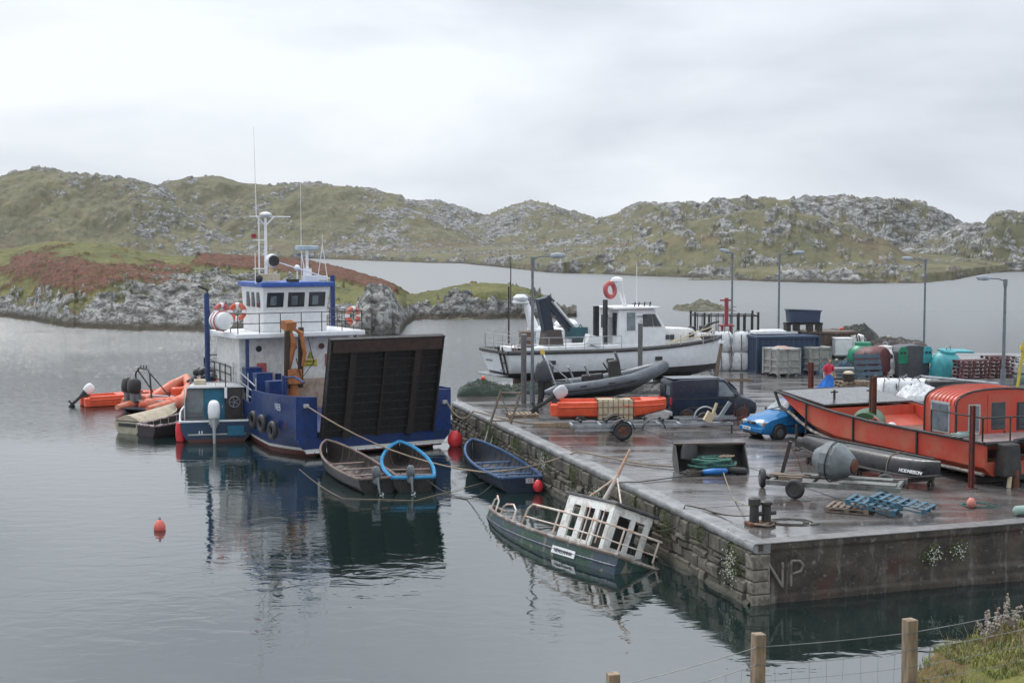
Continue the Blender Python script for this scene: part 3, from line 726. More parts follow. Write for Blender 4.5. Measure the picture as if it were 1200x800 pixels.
def wheel(parent, c, axis, r=.3, w=.2, rimm=None, name='wheel'):
    t = MB(); pr = []
    for i in range(13):
        a = 2*PI*i/12; pr.append((r-.09*r/.3+.09*r/.3*math.cos(a), w/2*math.sin(a)))
    n = 22; vs = []; q = Vector(axis).to_track_quat('Z', 'Y')
    rows = []
    for i in range(n):
        ph = 2*PI*i/n; rows.append([q @ Vector((rr*math.cos(ph), rr*math.sin(ph), z)) for rr, z in pr[:-1]])
    rows.append(rows[0]); t.loft(rows, ring=True)
    o = t.build(name, black, parent, smooth=50, loc=c)
    k = MB(); rr = r*.62
    k.lathe([(rr, -w*.38), (rr*.95, -w*.30), (rr*.5, -w*.22), (rr*.45, w*.22), (rr*.95, w*.30), (rr, w*.38)], 18, axis=axis)
    k.cyl(q @ Vector((0, 0, -w*.42)), q @ Vector((0, 0, w*.42)), rr*.25)
    for i in range(5):
        a = 2*PI*i/5
        for sgn in (-1, 1): k.cyl(q @ Vector((0, 0, sgn*w*.3)), q @ Vector((rr*.9*math.cos(a), rr*.9*math.sin(a), sgn*w*.34)), rr*.11, n=6)
    k.build('rim', rimm or galv, o, smooth=40)
    return o
# ------------------------------------------------ blue landing craft
def rails(root, pts, h, m=None, r=.025, posts=None, mid=(.5,), name='railing'):
    m = m or dark; b = MB(); pts = [Vector(p) for p in pts]
    for k in (1,)+tuple(mid):
        b.tube([p+Vector((0, 0, h*k)) for p in pts], r, 6)
    for p, q in zip(pts[:-1], pts[1:]):
        n = max(1, round((q-p).length/1.1))
        for i in range(n+1):
            t = p.lerp(q, i/n); b.cyl(t, t+Vector((0, 0, h)), r, n=6)
    return b.build(name, m, root)
def ferry():
    root = thing('landing_craft', 'large blue landing craft with white wheelhouse and raised dark bow ramp', 'ferry boat', (-6.0, 61.55, 0), R(-59.5))
    def sec(x):                       # half-width and sheer along the hull (x<0 towards the stern)
        w = np.interp(-x, [0, 1.2, 2.6, 8, 14, 15.6], [3.7, 3.95, 4.0, 3.25, 2.95, 2.7]); sh = np.interp(-x, [0, 5.4, 5.6, 16], [2.62, 2.42, 1.75, 2.0])
        return w, sh
    h = MB(); rows = []
    xs = [0.12, -.2, -.8, -1.6, -2.6, -4, -5.4, -5.6, -8, -10, -12, -14, -15.2, -15.8]
    for x in xs:
        w, sh = sec(x); k = -.5+.45*max(0, 1+x/1.6) ; w2 = w-.55*max(0, 1+x/2.8)
        if x < -14: w2 -= .3
        rows.append([(x, -w, sh), (x, -w+.02, 1.2), (x, -w2+.05, .5), (x, -w2+.35, k), (x, 0, k-.1), (x, w2-.35, k), (x, w2-.05, .5), (x, w-.02, 1.2), (x, w, sh), (x, w-.09, sh), (x, w-.11, 1.02), (x, -w+.11, 1.02), (x, -w+.09, sh)])
    h.loft(rows, ring=True); b = len(h.v)-13; h.add(rows[-1], [tuple(range(13))])
    hh = h.build('hull', bluer, root, smooth=25)
    # bow plates each side of the ramp opening
    for y0, y1 in ((-3.7, -2.72), (2.72, 3.7)):
        c = MB(); c.prism([(y0, .75), (y1, .75), (y1, 2.55), (y0, 2.62)], .02, .16, 'x'); c.build('bow_plate', blue, root, bevel=.02)
    c = MB(); c.prism([(-3.16, .1), (3.16, .1), (3.6, .62), (3.6, .8), (-3.6, .8), (-3.6, .62)], .0, .22, 'x'); c.build('bow_sill', bluer, root)
    c = MB(); rr = random.Random(5)
    y = -3.3
    while y < 3.2:
        c.box((.25, y+.19, .20), (.03, .36, .05)); y += .4
    c.build('waterline_strip', white, root)
    c = MB(); c.box((-.02, 0, .9), (.3, 5.4, .3)); 
    for y in np.arange(-2.5, 2.6, .5): c.cyl((.22, y-.08, .88), (.22, y+.08, .88), .07)
    c.build('ramp_hinge', dark, root)
    # ramp, hinged at the sill and leaning out a little
    rp = MB(); H = 4.45; rp.box((0, 0, H/2), (.06, 5.35, H))
    for y in (-2.62, 2.62): rp.box((.12, y, H/2), (.3, .07, H))
    rp.box((.12, 0, H-.03), (.3, 5.35, .06))
    ramp = rp.build('bow_ramp', ramp_m, root, loc=(.25, 0, .8), rot=(0, R(14), R(0)))
    q = MB(); q.box((.15, 0, H-.33), (.26, 5.1, .52)); q.build('rusty_top_band', pm('scorched_rust', (.055, .028, .022), (.03, .02, .018), rough=.7, bump=.4), ramp)
    q = MB()
    for z in np.arange(.35, H-.6, .39): q.box((.085, 0, z), (.14, 5.1, .05))
    q.build('cross_bars', pm('bar_steel', (.022, .022, .022), (.014, .013, .012), rough=.55), ramp)
    q = MB()
    for y in (-1.55, -.05, 1.48): q.box((.13, y, (H-.6)/2), (.22, .30 if abs(y) > 1 else .07, H-.6))
    q.build('girders', pm('rust_bar', (.025, .017, .015), (.016, .013, .012), rough=.6), ramp)
    # cargo deck details
    for (x, y, dx, dy, hgt) in ((-8.3, -2.5, .55, .8, 1.75), (-6.9, -2.5, .5, .8, 1.6), (-5.4, -2.4, .5, .9, 1.35)):
        c = MB(); c.box((0, 0, hgt/2), (dx, dy, hgt)); c.box((0, 0, hgt+.02), (dx+.05, dy+.05, .04)); l = c.build('blue_locker', blue, root, bevel=.015, loc=(x, y, 1.03+.35))
    c = MB(); c.box((-8.6, .4, 1.75), (.12, 4.6, 1.45)); c.build('cargo_bulkhead', pm('stained_cream_panel', (.42, .33, .26), (.3, .2, .14), rough=.6, rust=.15), root)
    # deckhouse
    c = MB(); c.box((-10.6, 0, 2.85), (3.2, 5.8, 3.5)); dh = c.build('deckhouse', whiter, root, bevel=.05)
    for y, z, rr2 in ((-1.9, 3.98, .15), (-.1, 4.0, .15), (1.35, 4.0, .15), (2.5, 4.0, .15)):
        q = MB(); q.cyl((-9.02, y, z), (-8.97, y, z), rr2, n=18); q.build('porthole', glass, dh)
    q = MB(); q.box((-8.98, .75, 3.2), (.02, .72, .34)); q.build('yellow_notice', yellow, dh)
    q = MB(); q.prism([(.55, 3.42), (.95, 3.42), (.75, 3.76)], -8.99, -8.97, 'x'); q.build('warning_triangle', pm('sign_dark_yellow', (.35, .3, .05)), dh)
    text('DANGER', .13, black, dh, (-8.955, .75, 3.22), (PI/2, 0, PI/2)); text('KEEP CLEAR', .085, black, dh, (-8.955, .75, 3.08), (PI/2, 0, PI/2))
    q = MB(); q.cyl((-8.85, -1.8, 2.2), (-8.85, -1.8, 3.3), .22, n=14); q.build('fire_extinguisher', fadedred, dh, smooth=40)
    q = MB(); q.box((-8.98, 1.75, 3.3), (.03, .45, .6)); q.build('red_notice', fadedred, dh)
    text('!', .4, white, dh, (-8.955, 1.75, 3.15), (PI/2, 0, PI/2))
    q = MB(); q.box((-8.9, -.95, 2.0), (.1, .45, .5)); q.cyl((-8.9, -.95, 2.2), (-8.9, -.95, 2.75), .15); q.build('deck_vent', blue, dh)
    # bridge deck and wheelhouse
    c = MB(); c.box((-10.3, 0, 4.65), (4.3, 6.7, .24)); bd = c.build('bridge_deck', white, root, bevel=.05)
    rails(root, [(-12.3, -3.2, 4.77), (-8.25, -3.2, 4.77), (-8.25, 3.2, 4.77), (-12.3, 3.2, 4.77)], .95, dark, .022, name='bridge_railing', mid=(.5,))
    c = MB(); z0 = 4.77; z1 = 6.95
    c.loft([[(-9.0, -1.65, z0), (-9.0, 1.65, z0), (-11.8, 1.65, z0), (-11.8, -1.65, z0)], [(-9.0, -1.65, 5.75), (-9.0, 1.65, 5.75), (-11.8, 1.65, 5.75), (-11.8, -1.65, 5.75)], [(-8.75, -1.74, z1), (-8.75, 1.74, z1), (-11.8, 1.74, z1), (-11.8, -1.74, z1)]], ring=True, cap=True)
    wh = c.build('wheelhouse', white, root, bevel=.03)
    for y in (-1.08, 0, 1.08):
        q = MB(); q.box((-8.87, y, 6.32), (.05, .86, .72), (0, R(11.8), 0)); w = q.build('window', glass, wh, bevel=.01)
        q = MB(); q.box((-8.85, y-.1, 6.28), (.05, .3, .45), (0, R(11.8), 0)); q.build('pane_reflection', glassl, w)  # paler patch on each pane, a reflection put in as colour
        q = MB()
        for a, b2 in (((y-.45, 5.93), (y+.45, 5.93)), ((y+.45, 5.93), (y+.45, 6.7)), ((y+.45, 6.7), (y-.45, 6.7)), ((y-.45, 6.7), (y-.45, 5.93))):
            q.cyl((-8.955+(a[1]-5.93)*.205, a[0], a[1]), (-8.955+(b2[1]-5.93)*.205, b2[0], b2[1]), .028, n=6)
        q.build('window_frame', white, w)
    for x in (-9.5, -10.2, -10.9):
        q = MB(); q.box((x, -1.715, 6.32), (.35, .05, .72)); q.build('side_window', glass, wh)
    q = MB(); q.box((-10.25, 0, 7.06), (3.35, 3.75, .22)); q.build('blue_roof', pm('roof_blue', (.03, .1, .4), (.02, .08, .32), rough=.4), root, bevel=.03)
    # roof gear
    q = MB(); q.cyl((-10.4, -.95, 7.1), (-10.4, -.95, 10.3), .085, .06)
    q.tube([(-10.4, -1.75, 10.35), (-10.4, .35, 10.35)], .035); q.tube([(-10.4, -1.4, 10.35), (-10.4, -.95, 9.9), (-10.4, -.5, 10.35)], .045)
    q.cyl((-10.4, -1.3, 7.1), (-10.4, -1.3, 10.3), .035); 
    for z in (7.8, 9.2): q.cyl((-10.4, -1.6, z), (-10.4, -.9, z), .03)
    mast = q.build('mast', white, root)
    q = MB(); q.lathe([(.25, 0), (.3, .05), (.3, .12), (.1, .2)], 16, (-10.4, -.95, 10.38)); q.build('radar_dome', white, mast, smooth=40)
    q = MB(); q.box((-10.35, -1.58, 9.4), (.16, .22, .2)); q.build('red_lamp', pm('red_lens', (.3, .02, .04)), mast)
    q = MB(); q.cyl((-10.4, -1.42, 10.35), (-10.4, -1.5, 14.7), .022, .008); q.build('whip_antenna', white, mast)
    q = MB(); q.lathe([(.32, 0), (.34, .12), (.3, .3), (.12, .38)], 16, (-9.7, -.95, 8.2), (1, 0, .05)); q.build('searchlight', white, root, smooth=40)
    q = MB(); q.cyl((-9.32, -.95, 8.2), (-9.3, -.95, 8.2), .27, n=16); q.build('searchlight_lens', black, root)
    q = MB(); q.box((-9.6, -1.1, 7.4), (.6, .9, .35)); q.cyl((-9.7, -.95, 7.3), (-9.7, -.95, 8.1), .1); q.build('light_base', cream, root)
    q = MB(); q.cyl((-10, 1.05, 7.15), (-10, 1.05, 8.7), .07); q.cyl((-10, 1.0, 7.15), (-10, .75, 8.6), .03); q.box((-10, 1.05, 7.6), (.3, .35, .4)); q.box((-9.9, 1.2, 7.3), (.5, .7, .3)); rm = q.build('radar_post', white, root)
    q = MB(); q.box((-10, 1.05, 8.82), (.3, 1.15, .22)); q.build('radar_bar', pm('radar_pale', (.45, .55, .62)), rm, bevel=.04)
    q = MB()
    for a in (-.28, .28): q.cyl((-10.3, 2.0+a, 7.15), (-10.3, 2.0, 9.0), .018)
    q.cyl((-10.3, 2.0, 8.6), (-10.3, 2.0, 9.5), .012); q.box((-10.3, 1.95, 7.32), (.4, .5, .2)); q.build('antenna_tripod', white, root)
    q = MB(); q.cyl((-11, 1.15, 7.2), (-11, 1.15, 12.2), .018, .007); q.build('tall_antenna', white, root)
    q = MB(); q.cyl((-9.2, -1.95, 7.1), (-9.2, -1.95, 8.6), .02); q.cyl((-9.2, .2, 7.1), (-9.2, .2, 7.7), .04); q.ball((-9.2, .2, 7.85), .15); q.tube([(-9.5, -.6, 8.1), (-9.4, .7, 7.7), (-9.4, 2.0, 7.3)], .035); q.cyl((-9.2, -1.95, 7.12), (-9.2, .2, 7.14), .02); q.build('roof_fittings', white, root)
    q = MB(); q.ball((-9.3, -1.75, 7.35), .2); q.box((-8.8, -.2, 7.25), (.4, .5, .14)); q.build('horn', black, root)
    # blue king posts
    for y, x, z in ((-3.45, -12.0, 6.6), (3.35, -12.2, 7.4)):
        q = MB(); q.cyl((x, y, 1), (x, y, z), .13, n=12); q.build('king_post', blue, root, smooth=40)
    q = MB(); q.tube([(-12, -3.45, 6.55), (-12, -3.4, 6.75), (-11.9, -3.9, 6.95)], .06); q.build('davit_arm', dark, root)
    for y in (-2.7, 2.9):
        q = MB(); q.cyl((-8.4, y, 1), (-8.4, y, 4.5), .09); q.build('deck_pillar', blue, root)
    # side ladder rails and stair
    q = MB()
    for k in range(3): q.tube([(-5.6, -3.35, 1.9+.32*k), (-9.5, -3.05, 2.2+.5*k)], .03)
    for x in (-5.6, -6.9, -8.2, -9.5): q.cyl((x, -3.32-(x+5.6)*.077, 1.7), (x, -3.32-(x+5.6)*.077, 2.9+(-x-5.6)*.1), .03)
    q.build('side_railing', lgrey, root)
    rails(root, [(-9.6, -3.1, 1.85), (-14.8, -2.7, 1.95), (-15.6, -2.4, 2.0), (-15.6, 2.4, 2.0)], 1.25, dark, .03, name='stern_railing', mid=(.35, .7))
    q = MB(); rnd = random.Random(3)
    for k in range(16): q.ball((-12.4-rnd.random()*2.3, -3.1+rnd.uniform(-.35, .5), 2.0+rnd.random()*.7), rnd.uniform(.12, .26), n=8)
    q.build('deck_clutter', dark, root, smooth=50)
    # crane
    q = MB(); q.cyl((-7.6, -.7, 1), (-7.6, -.7, 2.6), .3, .22, 12); q.box((-7.6, -.7, 2.7), (.6, .7, .7)); kr = q.build('deck_crane', craneo, root, bevel=.03)
    for y in (-1.05, -.35):
        q = MB(); q.box((-7.5, y, 3.6), (.22, .2, 2.9), (0, R(3), 0)); q.build('dark_column', pm('greasy_brown', (.06, .035, .02)), kr)
    q = MB(); q.tube([(-7.6, -.95, 3.1), (-7.4, -.75, 4.3), (-7.5, -.95, 5.1), (-7.3, -.4, 4.8), (-7.25, -.25, 3.8), (-7.3, -.35, 3.2)], [.14, .17, .15, .13, .1, .07], 8); q.box((-7.5, -.95, 5.15), (.5, .55, .4), (0, .2, .2)); q.build('folded_boom', craneo, kr)
    q = MB(); q.tube([(-7.2, -.1, 4.6), (-7.1, .15, 3.4), (-7.3, -.4, 2.6), (-7.2, -.7, 3.6)], .025); q.build('hydraulic_hose', black, kr)
    q = MB(); q.cyl((-3.2, -2.9, 1.0), (-3.2, -2.9, 3.2), .09); q.tube([(-3.2, -2.9, 3.1), (-2.4, -2.7, 3.2), (-1.6, -2.6, 3.0)], .05); q.build('ramp_winch_post', blue, root)
    # name and draught marks
    text('NEB', .42, pm('worn_white_letters', (.45, .5, .58)), root, (-1.0, -4.06, 1.95), (PI/2, 0, R(-3)), sx=1)
    q = MB(); q.box((.2, -3.25, 2.2), (.2, .22, .16)); q.box((.2, 3.35, 2.0), (.2, .22, .16)); q.build('mooring_chock', lgrey, root, bevel=.02)
    q = MB()
    for (x, y) in ((-1.2, 3.3), (-2.2, 3.2), (-2.9, 3.5)): q.box((x, y, 2.75), (.6, .5, .35), (0, .1, x))
    q.tube([(-.9, 3.0, 2.4), (-1.0, 3.1, 3.6)], .03); q.tube([(-.6, 3.2, 2.4), (-1.5, 3.3, 3.2), (-2.5, 3.3, 2.9)], .03)
    q.build('port_deck_gear', pm('gear_brown', (.16, .11, .08), (.06, .05, .045)), root)
    return root
FE = ferry()
FM = Matrix.Translation((-6.0, 61.55, 0)) @ Matrix.Rotation(R(-59.5), 4, 'Z')
def fpt(x, y, z): return FM @ Vector((x, y, z))
def tyre(label, p, axis, r=.42, group=None, w=.12):
    b = MB(); b.torus((0, 0, 0), r-w, w, axis, 22, 9); o = b.build('tyre_fender', black, smooth=60, loc=p); return tag(o, label, 'tyre', group)
for x, z, lb in ((-1.3, 1.05, 'black tyre fender hanging at the blue bow corner, nearest the ramp'), (-2.6, 1.2, 'second black tyre fender hanging back from the blue bow corner'), (-4.9, 1.1, 'black tyre fender on the blue hull side beside the small workboat')):
    p = fpt(x, -4.18 if x > -3 else -3.72, z); tyre(lb, p, fpt(x, -5, z)-p, group='tyre fenders on the blue landing craft')
def liferaft():
    p = fpt(-9.6, -3.55, 5.35); root = thing('liferaft_canister', 'white drum liferaft strapped to the left end of the blue ferry bridge rail', 'liferaft', p, R(-59.5))
    b = MB(); b.lathe([(.2, -.55), (.42, -.45), (.46, 0), (.42, .45), (.2, .55)], 18, axis=(1, .15, 0)); b.build('canister', white, root, smooth=50)
    b = MB(); b.torus((0.2, 0, 0), .47, .03, (1, .15, 0)); b.torus((-.2, 0, 0), .47, .03, (1, .15, 0)); b.build('strap', fadedred, root)
    for (x, y, z, ax, nm, mm, lb) in ((-9.9, -3.4, 5.75, (1, .3, .2), 'life_ring', fadedred, 'red life ring above the white drum on the ferry bridge'), (-10.8, -2.3, 5.7, (1, -.6, .2), 'life_ring', orangef, 'orange life ring on the left side of the ferry wheelhouse'), (-9.2, 3.15, 5.45, (1, .2, 0), 'life_ring', orangef, 'faded orange and white life ring at the right end of the ferry bridge rail')):
        r = thing('life_ring', lb, 'life ring', fpt(x, y, z), R(-59.5)); q = MB(); q.torus((0, 0, 0), .34, .12, ax, 24, 10); q.build('ring', mm, r, smooth=60)
        for k in range(4):
            q = MB(); q.torus((0, 0, 0), .34, .127, ax, 4, 10, k*PI/2-.22, k*PI/2+.22); q.build('white_band', white, r, smooth=60)
liferaft()
# ------------------------------------------------ small blue workboat astern of the ferry side
def workboat():
    root = thing('workboat', 'small dark blue open workboat with grey cuddy and teal door beside the ferry', 'workboat', (-13.5, 64.6, 0), R(103))
    def f(s):
        b = 1.62*(1-max(0, (s-.35)/.65)**2.4)**.8; return s, (b, -.35+.4*max(0, s-.6), .92+.5*s*s, .55)
    L = 7.0; o = MB(); R0 = hullrows(f, L, 16); o.loft(R0); st = R0[0]; o.add(st, [tuple(range(len(st)))])
    o.build('hull', pm('workboat_navy', (.015, .045, .1), (.02, .05, .09), rough=.4, zs=[(.14, (.09, .03, .025))]), root, smooth=40)
    q = MB(); R1 = [[(x+(.05 if j == 0 else 0), y, z) for x, y, z in r] for j, r in enumerate(hullrows(f, L, 16, .08))]; q.loft(R1); st = R1[0]; q.add(st, [tuple(range(len(st)))])
    q.build('inner_skin', lgrey, root, smooth=40)
    g = MB(); po = [Vector(r[0]) for r in R0]; sb = [Vector(r[-1]) for r in R0]
    for line in (po, sb): g.tube([p+Vector((0, 0, .02)) for p in line], .055)
    g.box((.04, 0, .95), (.14, 3.2, .07)); g.build('gunwale', white, root, smooth=40)
    c = MB(); c.box((.6, 0, .35), (1.3, 2.6, .06)); c.build('cockpit_floor', lgrey, root)
    # cuddy: back wall open towards the camera, raked sides
    x0, x1 = 1.3, 3.9
    c = MB(); c.loft([[(x0, -1.55, .9), (x0, 1.55, .9), (x1, 1.3, .9), (x1, -1.3, .9)], [(x0, -1.28, 2.36), (x0, 1.28, 2.36), (x1-.7, 1.05, 2.3), (x1-.7, -1.05, 2.3)]], ring=True, cap=True)
    cu = c.build('cuddy', grey, root, bevel=.02)
    c = MB(); c.loft([[(x0-.25, -1.36, 2.363), (x0-.25, 1.36, 2.363), (x1-.5, 1.15, 2.31), (x1-.5, -1.15, 2.31)], [(x0-.2, -1.25, 2.44), (x0-.2, 1.25, 2.44), (x1-.6, 1.05, 2.4), (x1-.6, -1.05, 2.4)]], ring=True, cap=True)
    c.build('cuddy_roof', lgrey, root, bevel=.02)
    for s_ in (-1, 1):
        c = MB(); c.prism([(x0-.9, .95), (x0+.02, .95), (x0+.02, 2.35), (x0-.3, 2.35)], s_*1.42-.02, s_*1.42+.02, 'y'); c.build('side_screen', lgrey, root)
    c = MB(); c.box((x0-.03, .06, 1.42), (.05, .95, 1.8)); d = c.build('door', teal, root, bevel=.01)
    c = MB(); c.box((x0-.07, -.30, 1.48), (.03, .05, .12)); c.build('handle', galv, d)
    c = MB(); c.box((x0-.12, -.82, 1.48), (.16, .75, 1.7)); c.build('helm_panel', woodd, root, bevel=.02)
    c = MB(); c.torus((x0-.28, -.85, 1.7), .25, .022, (1, 0, .15), 22, 6)
    for k in range(5): c.cyl((x0-.27, -.85, 1.7), (x0-.3, -.85+.25*math.cos(k*1.257), 1.7+.25*math.sin(k*1.257)), .014)
    c.build('steering_wheel', galv, root)
    c = MB(); c.box((x0-.02, .95, 1.75), (.03, .75, 1.1)); c.build('grey_panel', grey, root)
    c = MB(); c.box((.7, .9, .85), (.9, .9, .35)); c.build('stern_locker', pm('locker_dark', (.06, .07, .08)), root)
    rails(root, [(x0-.1, 1.2, 2.42), (x0-.1, -1.2, 2.42), (2.8, -1.0, 2.4)], .22, lgrey, .014, mid=(), name='roof_rail')
    c = MB(); c.cyl((x0-.3, -.45, 2.0), (x0-.35, -.45, 3.5), .025); c.build('aerial', black, root)
    c = MB(); c.box((x0-.38, -.45, 2.15), (.06, .12, .5)); c.build('white_plate', white, root)
    c = MB(); c.box((-.08, -.85, .5), (.2, .75, .42)); c.build('stern_step', teal, root)
    c = MB()
    for y in (.66, .78): c.box((-.02, y, .42), (.02, .05, .2))
    c.build('registration_marks', white, root)
    c = MB(); c.box((x0+1.1, .7, 2.53), (.4, .55, .25)); c.build('roof_box', cream, root, bevel=.04)
    outboard(root, (-.12, .12, .92), R(0), .12, white, lgrey, 1.55)
    return root
workboat()
def tyre_fender_small(label, p, r=.16, m=None, name='boat_fender', l=.55, group=None):
    root = thing(name, label, 'fender', p, group=group)
    b = MB(); b.lathe([(.03, -l/2), (r*.8, -l/2+.05), (r, -l/4), (r, l/4), (r*.8, l/2-.05), (.03, l/2)], 14); b.build('fender_body', m or redbuoy, root, smooth=50)
    b = MB(); b.cyl((0, 0, l/2), (0.02, 0.02, l/2+.5), .012); b.build('lanyard', roped, root)
tyre_fender_small('red fender hanging between the white-rimmed rowing boat and the blue workboat', (-15.15, 64.6, .45), .24, l=.95)
tyre_fender_small('grey ball fender at the right corner of the workboat transom', (-11.75, 64.75, .5), .16, lgrey, l=.4)
# ------------------------------------------------ beige dinghy and rowing boat
def dinghy_f(bw, fore=2.2, k0=-.15, sh0=.38, rise=.22, aft=.85, p=.55):
    def f(s):
        b = bw*(aft+(1-aft)*min(1, s/.35)) if s < .35 else bw*max(.0, 1-((s-.35)/.65)**fore)**.75
        return s, (b, k0+.35*max(0, s-.75)*1.6, sh0+rise*s**2, p)
    return f
def beige():
    root = thing('covered_dinghy', 'small beige covered dinghy floating left of the white-rimmed rowing boat', 'dinghy', (-18.35, 67.4, 0), R(62)); root.scale = (1, 1.1, 1.35)
    f = dinghy_f(.82, sh0=.42); L = 3.4
    o = MB(); R0 = hullrows(f, L, 14); o.loft(R0); st = R0[0]; o.add(st, [tuple(range(len(st)))]); o.build('hull', pm('beige_gelcoat', (.4, .37, .29), (.3, .28, .2)), root, smooth=40)
    d = MB(); d.loft([[(x, y*(1-abs(k)), z+.12*(1-abs(k)**0)+.1*(1-(k/1)**2)) for k in [0]] for x, y, z in [r[0] for r in R0]]) if 0 else None
    d = MB(); d.loft([[(r[0][0], r[0][1]*(1-2*k/6), r[0][2]+.03+.20*math.sin(PI*k/6)) for k in range(7)] for r in R0]); d.add([(R0[0][0][0], R0[0][0][1]*(1-2*k/6), R0[0][0][2]+.03+.20*math.sin(PI*k/6)) for k in range(7)], [tuple(range(7))])
    d.build('cover', pm('tan_canvas', (.42, .36, .27), (.32, .27, .2), rough=.8, bump=.3), root, smooth=60)
    d = MB(); d.box((-.02, 0, .3), (.05, .95, .12)); d.build('transom_slot', black, root)
    g = MB(); g.tube([Vector(r[0])+Vector((0, 0, .02)) for r in R0], .03); g.tube([Vector(r[-1])+Vector((0, 0, .02)) for r in R0], .03); g.build('gunwale', cream, root)
beige()
def rowboat():
    root = thing('rowing_boat', 'dark rowing boat with white and maroon gunwale tied beside the workboat', 'rowing boat', (-17.15, 66.2, 0), R(52)); root.scale = (1, 1, 1.3)
    open_boat(root, 3.9, dinghy_f(.78, sh0=.42, rise=.45), pm('dark_maroon_hull', (.02, .015, .018), (.03, .015, .02)), rib_int, pm('maroon_white_rim', (.5, .46, .45), (.2, .05, .07), scale=5), .04, [(.12, .3, .3), (.35, .3, .22), (.6, .36, .22)], pm('pale_thwart', (.45, .45, .44), (.3, .3, .3)), ribs=8)
rowboat()
# ------------------------------------------------ orange boats at the left
def plastic_boat(label, loc, rz, m, L=4.2, tiltm=.9, cowl=None, name='plastic_workboat', ry=0, group=None):
    root = thing(name, label, 'dinghy', loc, rz, ry=ry, group=group)
    b = MB(); W_ = .84; rows = []
    for j in range(15):
        s = j/14; x = s*L; w = W_*(1-max(0, (s-.62)/.38)**2.6*.55); z0 = max(0, s-.7)*.9; sh = .62+.12*s*s
        rows.append([(x, -w, sh), (x, -w-.02, .38+z0*.4), (x, -w+.06, .08+z0), (x, -w+.3, -.02+z0), (x, -w*.35, .22+z0*.9), (x, 0, .05+z0), (x, w*.35, .22+z0*.9), (x, w-.3, -.02+z0), (x, w-.06, .08+z0), (x, w+.02, .38+z0*.4), (x, w, sh), (x, w-.22, sh+.015), (x, w-.28, .34+z0*.3), (x, -w+.28, .34+z0*.3), (x, -w+.22, sh+.015)])
    b.loft(rows, ring=True, cap=True); h = b.build('hull', m, root, smooth=35)
    c = MB(); c.box((L*.86, 0, .66), (.75, 1.1, .1)); c.build('foredeck', m, root, bevel=.03)
    c = MB()
    for s_ in (-1, 1): c.tube([(x, s_*(W_+.035)*(1-max(0, (x/L-.62)/.38)**2.6*.55), .43+.02*x) for x in np.linspace(.05, L*.98, 14)], .035)
    c.build('rubbing_strake', m, root, smooth=50)
    c = MB(); c.box((L*.45, 0, .5), (.5, 1.2, .35)); c.build('thwart', m, root, bevel=.04)
    for s_ in (-1, 1):
        c = MB(); c.box((-.1, s_*.55, .3), (.35, .5, .5)); c.build('stern_pod', m, root, bevel=.06)
    outboard(root, (-.06, 0, .62), 0, tiltm, cowl or white, black, 1.05)
    return root
p = G(92, 476, 0)
plastic_boat('orange plastic workboat with tilted white outboard, leftmost boat on the water', (p.x+.4, p.y+.3, -.05), R(28), orange, L=4.0, tiltm=.85)
def orange_rib():
    p = G(160, 481, 0); root = thing('inflatable_boat', 'faded orange inflatable rescue boat with roll bar and jockey console near the ferry', 'inflatable boat', (p.x, p.y+.3, 0), R(38))
    L = 5.2; T = [( -.35, -.95, .32), (0, -.98, .3), (1.5, -1.02, .3), (3.2, -.95, .36), (4.3, -.6, .55), (4.95, 0, .72), (4.3, .6, .55), (3.2, .95, .36), (1.5, 1.02, .3), (0, .98, .3), (-.35, .95, .32)]
    b = MB(); b.tube(T, [.12, .27, .28, .28, .27, .25, .27, .28, .28, .27, .12], 12); b.build('tube', orangef, root, smooth=60)
    b = MB(); b.loft([[(x, -w, .2+r), (x, 0, -.15+r*1.3), (x, w, .2+r)] for x, w, r in ((-.0, .85, 0), (1.5, .9, 0), (3.2, .8, .06), (4.2, .4, .3), (4.8, .05, .5))]); b.box((1.8, 0, .25), (3.6, 1.6, .05)); b.box((.0, 0, .4), (.08, 1.5, .5)); b.build('hull', orangef, root)
    b = MB()
    for x in (2.0, 2.9): b.box((x, 0, .55), (.75, .42, .62))
    b.build('jockey_console', orange, root, bevel=.08)
    b = MB(); b.tube([(3.0, 0, .9), (3.35, 0, 1.35), (3.5, 0, 1.45)], .14, 10); b.box((3.35, 0, 1.3), (.3, .55, .4)); b.build('console_head', orange, root, bevel=.05)
    b = MB(); b.tube([(.3, -.8, .5), (.25, -.78, 1.5), (.3, -.5, 1.75), (.3, .5, 1.75), (.25, .78, 1.5), (.3, .8, .5)], .04, 8); b.tube([(1.2, -.85, .5), (.28, -.6, 1.65)], .03); b.tube([(1.2, .85, .5), (.28, .6, 1.65)], .03)
    for y in (-.3, 0, .3): b.cyl((.3, y, 1.75), (.3, y, 1.9), .025)
    b.build('roll_bar', dark, root, smooth=50)
    for y in (-.3, .35):
        outboard(root, (-.15, y, .6), 0, .15, dark, grey, 1.2)
    b = MB(); b.ball((3.9, .55, .95), .3, (1.2, .9, .8)); b.ball((3.3, .7, .9), .25); b.ball((4.3, 0, 1.1), .3); b.build('stowed_bags', orangef, root, smooth=60)
    b = MB(); rnd = random.Random(8)
    for k in range(8): b.box((2.5+rnd.random(), rnd.uniform(-.6, .6), .95+rnd.random()*.3), (.2, .15, .2), (rnd.random(), 1, 0))
    b.build('deck_gear', navy, root)
    for (x, y, mm) in ((.9, -1.22, orangef), (3.9, -1.05, redbuoy)): 
        b = MB(); b.ball((x, y, .35), .23, n=14); b.build('tube_end_cone', mm, root, smooth=60)
orange_rib()
for o_ in COL.objects:
    if o_.name.startswith('inflatable_boat') and o_.parent is None: o_.scale = (1.22, 1.22, 1.28)
